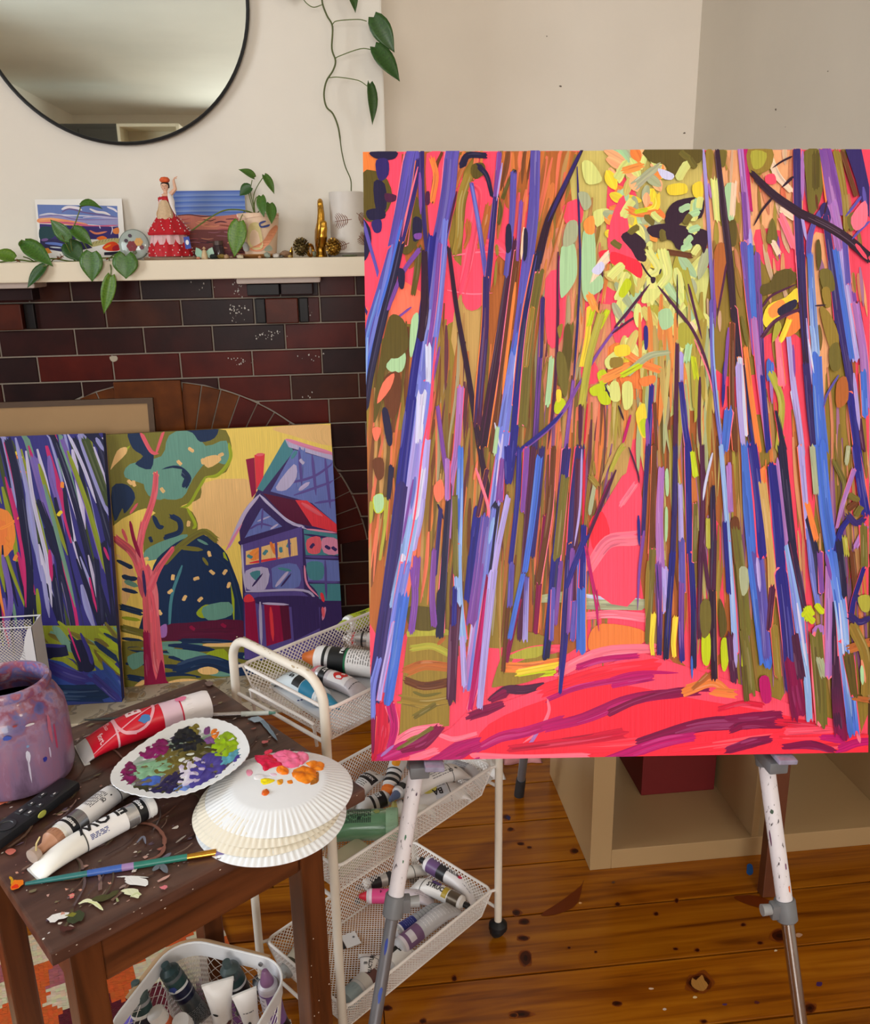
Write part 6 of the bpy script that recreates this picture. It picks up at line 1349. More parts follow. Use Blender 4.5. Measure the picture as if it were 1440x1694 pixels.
T = tube_at('short white tube with sideways black lettering at the bottom basket\'s near end', k3(255, 755), k3(215, 1020), z3+.004, .0145, (226, 222, 220), ('stop', (176, 176, 176)), .80, G3, flat=1.6, za=z3+.03)
T.band(.24, .26, (60, 60, 60), .0005); T.text('STRUCTURE', .55, .45, .0095, (28, 28, 32), rev=True); T.band(.86, 1.0, (150, 150, 154), .0005, metal=.7, rough=.25); T.text('m', .48, -.2, .009, (40, 40, 44), across=True)
T = tube_at('paint tube with a large clear grey cap in the near corner of the bottom basket', k3(330, 900), k3(75, 1120), z3+.004, .018, (176, 176, 178), ('flip', (140, 156, 160)), .74, G3, rough=.25); T.band(.3, .6, (96, 60, 56)); T.band(.6, .9, (200, 196, 190)); T.band(.92, 1.0, (190, 190, 190), .0006)
T = tube_at('white tube showing two bold black letters, squeezed against the bottom basket front', k3(560, 700), k3(400, 860), z3+.004, .014, (222, 220, 216), ('stop', (200, 200, 200)), .84, G3, za=z3+.01); T.text('RE', .45, .1, .016, (26, 26, 30), rev=True); T.band(.2, .21, (40, 40, 44), .0005)
p = onz(*k3(100, 630), z3+.01); cd = thing('swing_tag', 'white card tag with a punched hole lying in the bottom basket', 'tag', (p.x, p.y, z3+.004), TA-.35)
MB().box((0, 0, .001), (.030, .036, .0012)).build('card', mat((214, 212, 212), .6), cd, world=False); MB().lathe([(0, .0018), (.0024, .0018), (.0024, .0022), (0, .0022)], 12, (.007, .004, 0)).build('eyelet', mat((96, 94, 98), .4), cd, world=False)
MB().box((-.019, .002, .001), (.006, .036, .0016)).build('black_strip', mat((26, 26, 30), .5), cd, world=False)
for i, (x, y, rr, c, lb) in enumerate([(150, 355, .006, (26, 24, 26), 'small black screw cap loose in the bottom basket'), (105, 990, .004, (30, 26, 30), 'tiny black cap beside the clear grey cap')]):
    p = onz(*k3(x, y), z3); o = MB().lathe([(0, 0), (rr, 0), (rr, rr*1.1), (rr*.8, rr*1.4), (0, rr*1.4)], 14).build('screw_cap', mat(c, .5), None, smooth=True); o.location = (p.x, p.y, z3+.0015); tag(o, lb, 'cap')
p = onz(487, 1590, z3+.01); T = tube_at('dark olive paint tube behind the stool leg in the bottom basket', (505, 1570), (470, 1612), z3+.004, .015, (70, 66, 50), ('stop', (150, 150, 146)), .8, G3); T.band(.3, .8, (200, 196, 180))
# ================================================================== round-cornered mesh basket under the stool
BA = SA+R(-60); bo = V((-.259, 1.120, .0068)); bu = V((math.cos(BA), math.sin(BA), 0)); bv = V((-math.sin(BA), math.cos(BA), 0)); BZ = .258
def bt(u, v, z): return bo+bu*u+bv*v+V((0, 0, z))
bsk = thing('storage_basket', 'white mesh basket with a folded wooden handle under the stool, holding paint tubes', 'basket', bo, BA)
hw_ = .108
top = rrect(-hw_, hw_, -hw_, hw_, BZ, .055, bt, 8); t2 = rrect(-hw_, hw_, -hw_, hw_, BZ-.026, .055, bt, 8); n = len(top); bm_ = MB()
ti = rrect(-hw_+.002, hw_-.002, -hw_+.002, hw_-.002, BZ, .053, bt, 8); t2i = rrect(-hw_+.002, hw_-.002, -hw_+.002, hw_-.002, BZ-.026, .053, bt, 8)
bm_.add(top+t2+t2i+ti, [(i, (i+1) % n, n+(i+1) % n, n+i) for i in range(n)]+[(n+i, n+(i+1) % n, 2*n+(i+1) % n, 2*n+i) for i in range(n)]+[(2*n+i, 2*n+(i+1) % n, 3*n+(i+1) % n, 3*n+i) for i in range(n)]+[(3*n+i, 3*n+(i+1) % n, (i+1) % n, i) for i in range(n)])
rim = bm_.build('rim_band', mat((222, 222, 224), .4, var=.03), bsk, smooth=True)
MB().tube(top, .0018, 6, close=True).build('rim_bead', mat((226, 226, 226), .4), rim, smooth=True)
ms = MB(); lo_ = rrect(-hw_+.022, hw_-.022, -hw_+.022, hw_-.022, .006, .045, bt, 8)
def ringpt(f, g):
    i = int(f*n) % n; k = f*n-int(f*n); a = t2i[i].lerp(t2i[(i+1) % n], k); b = lo_[i].lerp(lo_[(i+1) % n], k); return a.lerp(b, g)
NS = 150; H_ = .155
for s_ in (1, -1):
    for i in range(NS):
        pts = [ringpt(((i+s_*j*.55*1.6)/NS) % 1, j/14) for j in range(15)]
        ms.tube(pts, .0007, 3, caps=False)
mesh_panel(ms, bt(-hw_+.03, -hw_+.03, .006), bt(hw_-.03, -hw_+.03, .006), bt(hw_-.03, hw_-.03, .006), bt(-hw_+.03, hw_-.03, .006), .006, .0016)
ms.tube(lo_, .0022, 6, close=True); ms.build('wire_mesh', WIRE, bsk, kind='stuff')
hp = [bt(u, v, BZ-.003) for u, v in [(-hw_-.004, -.0)]]
ho = rrect(-hw_-.006, hw_+.006, -hw_-.006, hw_+.006, BZ-.004, .06, bt, 8)
hseq = [bt(hw_*.55, hw_+.006, BZ-.006)]+ho[9:18]+[bt(-hw_-.006, -hw_*.2, BZ-.006)]
MB().tube(hseq, .007, 8, flat=.45).build('wooden_handle', mat((190, 156, 118), .55, var=.1), bsk, smooth=True)
for u, v in [(hw_*.45, hw_-.003)]:
    MB().lathe([(0, -.002), (.004, -.002), (.0035, .002), (0, .003)], 12, bt(u, v, BZ-.013), (bv if v > .1 else bu).to_track_quat('-Z', 'Y').to_matrix()).build('rivet', mat((150, 150, 154), .3, .9), bsk, smooth=True)
GB = 'paint tubes in the basket under the stool'
def k5(x, y): return (190+x/4.364, 1540+y/4.364)
def basket_tube(label, cap_px, zc, low_px, zl, r, body, cap, frac=.8, crimp_up=False, **kw):
    zc += .085; zl += .085; p1 = onz(cap_px[0], cap_px[1], zc); p0 = onz(low_px[0], low_px[1], zl)
    if crimp_up: p0, p1 = p1, p0
    d = (p1-p0).normalized(); up = (CP-(p0+p1)/2).normalized(); up = (up-d*up.dot(d)).normalized()
    p0 = p0-up*r; p1 = p1-up*r
    return Tube('paint_tube', label, p0, p1, r, body, cap, frac, GB, up=up, **kw)
DG = (38, 66, 66)
T = basket_tube('dark green paint tube with a grey clear stopper at the basket\'s left end', k5(150, 385), .175, (252, 1745), .04, .0165, (150, 150, 154), ('stop', (70, 86, 86)), .76, rough=.25)
T.band(.84, .99, DG); T.band(.80, .86, (222, 224, 224), .0007); T.band(.5, .8, (26, 30, 48)); T.band(.56, .58, (150, 156, 166), .0006); T.band(.64, .66, (150, 156, 166), .0006)
T = basket_tube('dark green paint tube with fine grey print leaning in the middle of the basket', k5(370, 255), .175, k5(660, 690), .04, .0170, (84, 90, 94), ('stop', (40, 60, 62)), .84, rough=.25)
T.band(.86, .99, DG); T.band(.83, .87, (222, 226, 228), .0007, phi=(-1.0, 2.4)); T.band(.62, .83, (26, 32, 60)); T.band(.70, .72, (160, 166, 176), .0006); T.lines(.12, .46, -1.0, 1.0, 12, (150, 156, 158), .0012, 5, True); T.dot(.90, .7, .012, .012, (50, 70, 140), .001, 'paint_smear', seed=3)
T = basket_tube('dark green paint tube with bold white lettering leaning against the basket back', k5(810, 235), .178, k5(990, 600), .05, .0168, (60, 66, 68), ('stop', (60, 74, 74)), .80, rough=.3)
T.band(.84, .99, DG); T.band(.80, .85, (222, 224, 224), .0007); T.band(.44, .80, (24, 26, 30)); T.text('MATISSE', .60, .05, .0125, (214, 214, 210), across=True); T.lines(.15, .4, -.9, .9, 7, (120, 126, 128), .0012, 6, True)
T = basket_tube('white tube with its flat end up in the middle of the basket', k5(750, 420), .165, k5(800, 800), .03, .016, (226, 222, 218), ('stop', (206, 206, 206)), .84, True, flat=1.6)
T.dot(.38, -.6, .005, .009, (20, 20, 24)); T.dot(.62, .6, .012, .012, (84, 44, 40), seed=3); T.dot(.66, -.5, .02, .01, (50, 50, 50), seed=2)
T = basket_tube('small white tube with a little black emblem, flat end up', k5(945, 485), .165, k5(1030, 830), .03, .013, (222, 218, 214), ('stop', (206, 206, 206)), .84, True, flat=1.55)
T.lines(.22, .24, -.6, .6, 1, (60, 60, 66), .0012, 3, True); T.dot(.42, -.2, .008, .005, (20, 20, 24), seed=4); T.dot(.50, -.1, .006, .004, (20, 20, 24), seed=5)
T = basket_tube('purple paint tube with a purple nozzle at the basket\'s right end', k5(1085, 300), .18, k5(1190, 760), .03, .0168, (206, 200, 206), ('cone', (122, 84, 118)), .80)
T.band(.34, .97, (118, 84, 142)); T.band(.95, 1.0, (206, 196, 206), .0006); T.band(.0, .34, (28, 28, 32)); T.band(.4, .92, (214, 206, 212), .0005, phi=(.5, 1.5)); T.lines(.42, .9, .7, 1.3, 6, (60, 50, 70), .0014, 3, True); T.text('FINE', .24, -.2, .010, (220, 216, 220), across=True); T.text('NIL', .72, -.5, .012, (70, 50, 96))
T = basket_tube('orange and white paint tube lying at the bottom of the basket', k5(300, 600), .13, k5(470, 800), .06, .014, (222, 110, 70), ('flip', (222, 218, 214)), .8); T.lines(.5, .8, -.8, .8, 5, (90, 60, 50), .0012, 2, True)
T = basket_tube('white capped paint tube with navy label at the bottom of the basket', k5(480, 660), .12, k5(600, 790), .05, .014, (40, 50, 90), ('flip', (214, 210, 208)), .75)
T = basket_tube('violet capped paint tube low in the basket\'s left corner', k5(90, 660), .10, k5(190, 800), .04, .012, (206, 206, 210), ('flip', (96, 80, 170)), .75)
# ================================================================== woven rug and mesh file holder
RUG = [(196, 180, 150), (190, 84, 36), (150, 84, 88), (84, 26, 36), (176, 120, 64), (206, 190, 160), (96, 58, 90)]
rg = MB(); rg.c = []; qn = 118; x0, y0 = -1.25, .62; cs_ = .0085
rr_ = random.Random(2); seeds = []
for p, c in [((30, 1440), 0), ((60, 1500), 0), ((105, 1610), 2), ((2, 1612), 2), ((40, 1660), 1), ((130, 1680), 3), ((112, 1645), 0), ((205, 1612), 1), ((300, 1530), 1), ((265, 1585), 0), ((348, 1512), 2), ((330, 1565), 0), ((15, 1540), 0), ((60, 1618), 1), ((20, 1685), 1), ((70, 1690), 1), ((35, 1596), 0), ((60, 1575), 0), ((8, 1575), 0), ((5, 1640), 0), ((85, 1560), 0), ((120, 1580), 0), ((240, 1605), 0), ((235, 1575), 1), ((325, 1520), 1), ((280, 1550), 1), ((150, 1520), 0), ((100, 1480), 0), ((300, 1480), 0), ((350, 1620), 6), ((420, 1640), 4), ((260, 1660), 3), ((380, 1580), 1), ((395, 1660), 6), ((310, 1620), 0), ((450, 1650), 1), ((190, 1560), 0)]:
    w = onz(p[0], p[1], .006); seeds.append((w.x, w.y, c))
for i in range(60): seeds.append((rr_.uniform(-1.3, -.1), rr_.uniform(.5, 1.5), rr_.choice([0, 0, 0, 0, 5, 5, 1, 2, 3, 4])))
seeds = [s for i, s in enumerate(seeds) if i < 37 or all((s[0]-t[0])**2+(s[1]-t[1])**2 > .02 for t in seeds[:37])]
RA = R(20.4); cra, sra = math.cos(RA), math.sin(RA); rc0 = V((-.228, 1.385, 0))
def rgp(i, j): a, b = -i*cs_, (j-75)*cs_; return V((rc0.x+a*cra-b*sra, rc0.y+a*sra+b*cra, 0))
for i in range(110):
    for j in range(118):
        p = rgp(i+.5, j+.5); jx = .006*mnoise.noise(V((i*.37, j*.37, 0))); s = min(seeds, key=lambda t: (t[0]-p.x+jx)**2+(t[1]-p.y+jx)**2)
        c = lin([k*(1+rr_.uniform(-.05, .05)) for k in RUG[s[2]]]); b = len(rg.v)
        rg.v += [tuple(rgp(i+a_, j+b_)+V((0, 0, .0062+rr_.uniform(-.0004, .0004)))) for a_, b_ in ((0, 0), (0, 1), (1, 1), (1, 0))]; rg.c += [c]*4; rg.f.append((b, b+1, b+2, b+3))
rg.uv = [(v[0], v[1]) for v in rg.v]
rug = thing('kilim_rug', 'cream woven rug with jagged orange, rose and maroon patches under the stool', 'rug', V((rc0.x, rc0.y, 0)))
rg.build('woven_pile', paint_mat(.95, .12, .9), rug)
MB().prism([rgp(0, 0), rgp(110, 0), rgp(110, 118), rgp(0, 118)], (0, 0, .0005), (0, 0, .0056)).build('rug_backing', mat((176, 160, 132), .95), rug)
# mesh magazine file standing on the floor behind the jar
fy = 2.43; ft = ony(52, 1037, fy); fl_ = ony(0, 1046, fy); fd = (fl_-ft); fd.z = 0; fd.normalize(); fn = V((-fd.y, fd.x, 0)); fn = fn if fn.y > 0 else -fn
FH = thing('file_holder', 'white mesh magazine file standing behind the paint jar', 'file holder', V((ft.x, ft.y, 0)))
fz0 = .0; H0 = ft.z; FLn = .25; FWd = .085
def fpt(a, b, z): return V((ft.x, ft.y, 0))+fd*a+fn*b+V((0, 0, z))
m = MB()
for b in (0, FWd):
    mesh_panel(m, fpt(.03, b, .01), fpt(FLn, b, .01), fpt(FLn, b, H0*.97), fpt(.03, b, H0*.97), .0075, .0013)
mesh_panel(m, fpt(FLn, 0, .01), fpt(FLn, FWd, .01), fpt(FLn, FWd, H0), fpt(FLn, 0, H0), .006, .0018)
m.build('wire_mesh', WIRE, FH, kind='stuff')
W8 = mat((222, 224, 230), .4, var=.03)
for b in (0, FWd):
    pl = [fpt(0, b, .0), fpt(0, b, H0), fpt(.012, b, H0*.985), fpt(.024, b, H0*.90), fpt(.032, b, H0*.80), fpt(.046, b, H0*.72), fpt(.05, b, 0)]
    MB().prism(pl, (0, 0, 0), fn*.0012).build('edge_plate', W8, FH)
    MB().tube([fpt(0, b, H0), fpt(FLn, b, H0), fpt(FLn, b, .004)], .0025, 8).build('edge_wire', W8, FH, smooth=True)
MB().prism([fpt(0, 0, 0), fpt(0, FWd, 0), fpt(0, FWd, H0), fpt(0, 0, H0)], (0, 0, 0), fd*.0015).build('end_panel', W8, FH)
MB().prism([fpt(0, 0, .002), fpt(FLn, 0, .002), fpt(FLn, FWd, .002), fpt(0, FWd, .002)], (0, 0, 0), (0, 0, .003)).build('bottom_panel', W8, FH)
# ================================================================== the three painted surfaces, stroke by stroke
PC = dict(pk=(252, 74, 104), hp=(250, 42, 66), lp=(255, 116, 142), mg=(186, 14, 104), dm=(128, 8, 70), rd=(206, 24, 60), og=(238, 128, 62), co=(255, 118, 92), pe=(248, 178, 128), ol=(148, 122, 48), do=(92, 78, 30), br=(104, 56, 30), bo=(176, 98, 46),
          dk=(48, 22, 46), pl=(78, 28, 64), nv=(50, 36, 104), bi=(38, 34, 130), pu=(92, 80, 172), pb=(112, 122, 212), lv=(172, 158, 226), vi=(124, 70, 160), mv=(168, 112, 188), cb=(68, 108, 208), lb=(140, 172, 232), wl=(206, 206, 240),
          ye=(236, 208, 56), ly=(216, 220, 132), mt=(168, 206, 158), gr=(192, 206, 24), yg=(172, 166, 60), tn=(196, 156, 92), gy=(168, 174, 140), kh=(112, 100, 42), dn=(34, 28, 62), sa=(226, 140, 110), lo=(250, 150, 70), wm=(240, 206, 180), yl=(204, 186, 104),
          hy=(246, 214, 104), hn=(16, 44, 84), ht=(106, 158, 142), ho=(124, 118, 44), hl=(158, 176, 34), hc=(232, 96, 110), hk=(150, 10, 66), hr=(232, 56, 70), hb=(106, 120, 190), hv=(92, 76, 150), hd=(58, 40, 98), hp_=(226, 142, 176), hg=(74, 138, 150), hw=(190, 180, 216), hm=(92, 14, 54), hs=(242, 196, 128))
def paint_canvas(spec, data, sx, ox, oy, wm_, seed, name, par, halo=None):
    o, ux, uy, nn, w, h = spec; P = Paint(o, ux, uy, nn, w, h, .0002, 1.5e-6, seed); off = [0, 0]
    def f(x, y): return P.pix(ox+(x+off[0])/sx, oy+(y+off[1])/sx)
    for ln_ in data.strip().split('\n'):
        t = ln_.split()
        if not t or t[0][0] == '#': continue
        if t[0] == '@': off = [float(t[1]), float(t[2])]; continue
        if t[0] == '~':      # random texture strokes: n w0 w1 l0 l1 angle jitter x0 y0 x1 y1 colours
            n, w0, w1, l0, l1, an, aj, x0, y0, x1, y1 = map(float, t[1:12]); cs = [PC[k] for k in t[12].split(',')]
            for i in range(int(n)):
                x, y = P.r.uniform(x0, x1), P.r.uniform(y0, y1); l_ = P.r.uniform(l0, l1)/2; a = R(an+P.r.uniform(-aj, aj)); dx_, dy_ = math.cos(a)*l_, math.sin(a)*l_
                c_ = P.r.choice(cs); c_ = tuple(a_+(b_-a_)*.32 for a_, b_ in zip(c_, (160, 104, 62))) if w0 < 26 and halo else c_
                P.stroke(c_, [f(x-dx_, y-dy_), f(x+P.r.uniform(-.06, .06)*l_, y), f(x+dx_, y+dy_)], P.r.uniform(w0, w1)*1.1*wm_, taper=.35, end=.45, jit=.12, k=4, ragged=.2)
            continue
        c = t[0]; c2 = None
        if '>' in c: c, c2 = c.split('>')
        pts = [f(*map(float, p.split(','))) for p in t[2:]]
        if t[1] == 'b': P.blob(PC[c], pts, 3, ang=1.57)
        elif t[1] == 'B': P.blob(PC[c], pts, 0, ang=1.57)
        elif t[1] == 'o':     # dabs: each point a short loaded brush touch
            for p in pts: P.dab(PC[c], p[0], p[1], (46*wm_ if wm_ < 5e-4 else .014), (34*wm_ if wm_ < 5e-4 else .011), P.r.uniform(.2, 2.6))
        elif t[1] == 'O':
            for p in pts: P.dab(PC[c], p[0], p[1], 84*wm_, 46*wm_, P.r.uniform(.4, 1.6))
        else:
            ws = [float(q)*wm_ for q in t[1].split(':')]
            big_ = max(ws) >= 22*wm_; wm2 = max(ws); e = V(pts[-1])-V(pts[0]); vert = abs(e.y) > 2.2*abs(e.x) and e.length > .05
            if halo and big_ and vert and P.r.random() < .4:
                P.stroke(PC[P.r.choice(halo)], [(q[0]+wm2*P.r.uniform(-.12, .12), q[1]) for q in pts], [q*1.10 for q in ws] if len(ws) > 1 else ws[0]*1.10, taper=0, end=0, jit=.1, nx=3, ragged=.3)
            P.stroke(PC[c], pts, ws if len(ws) > 1 else ws[0], taper=0 if big_ else .12, end=0 if big_ else .25, jit=.15 if big_ else .09, col2=PC[c2] if c2 else None, nx=7 if big_ else 3, ragged=.6 if big_ else .1)
            if big_:         # bristle streaks riding on the stroke
                L_ = sum(((V(b)-V(a)).length for a, b in zip(pts, pts[1:])))
                for i in range(3 if L_ < .06 else 6):
                    F = spline([(q[0], q[1], 0) for q in pts], 5); n0 = P.r.randint(0, max(0, len(F)//2)); n1 = P.r.randint(min(len(F)-1, n0+3), len(F)-1); F = F[n0:n1+1]
                    if len(F) < 3: continue
                    d = (F[-1]-F[0]).normalized(); off_ = P.r.uniform(-.4, .4)*wm2; q = V((-d.y, d.x, 0))*off_
                    cc = PC[c2] if c2 and P.r.random() < .4 else PC[c]; k = P.r.uniform(-.20, .22); tgt = (255, 250, 255) if k > 0 else (20, 10, 40)
                    cc = tuple(a+(b-a)*abs(k) for a, b in zip(cc, tgt))
                    P.stroke(cc, [tuple((p+q)[:2]) for p in F[::2]] if len(F) > 5 else [tuple((p+q)[:2]) for p in F], P.r.uniform(.08, .24)*wm2, taper=.3, end=.4, jit=.08, nx=2, k=3)
    return P.build(name, paint_mat(.46, .15, .30), par)
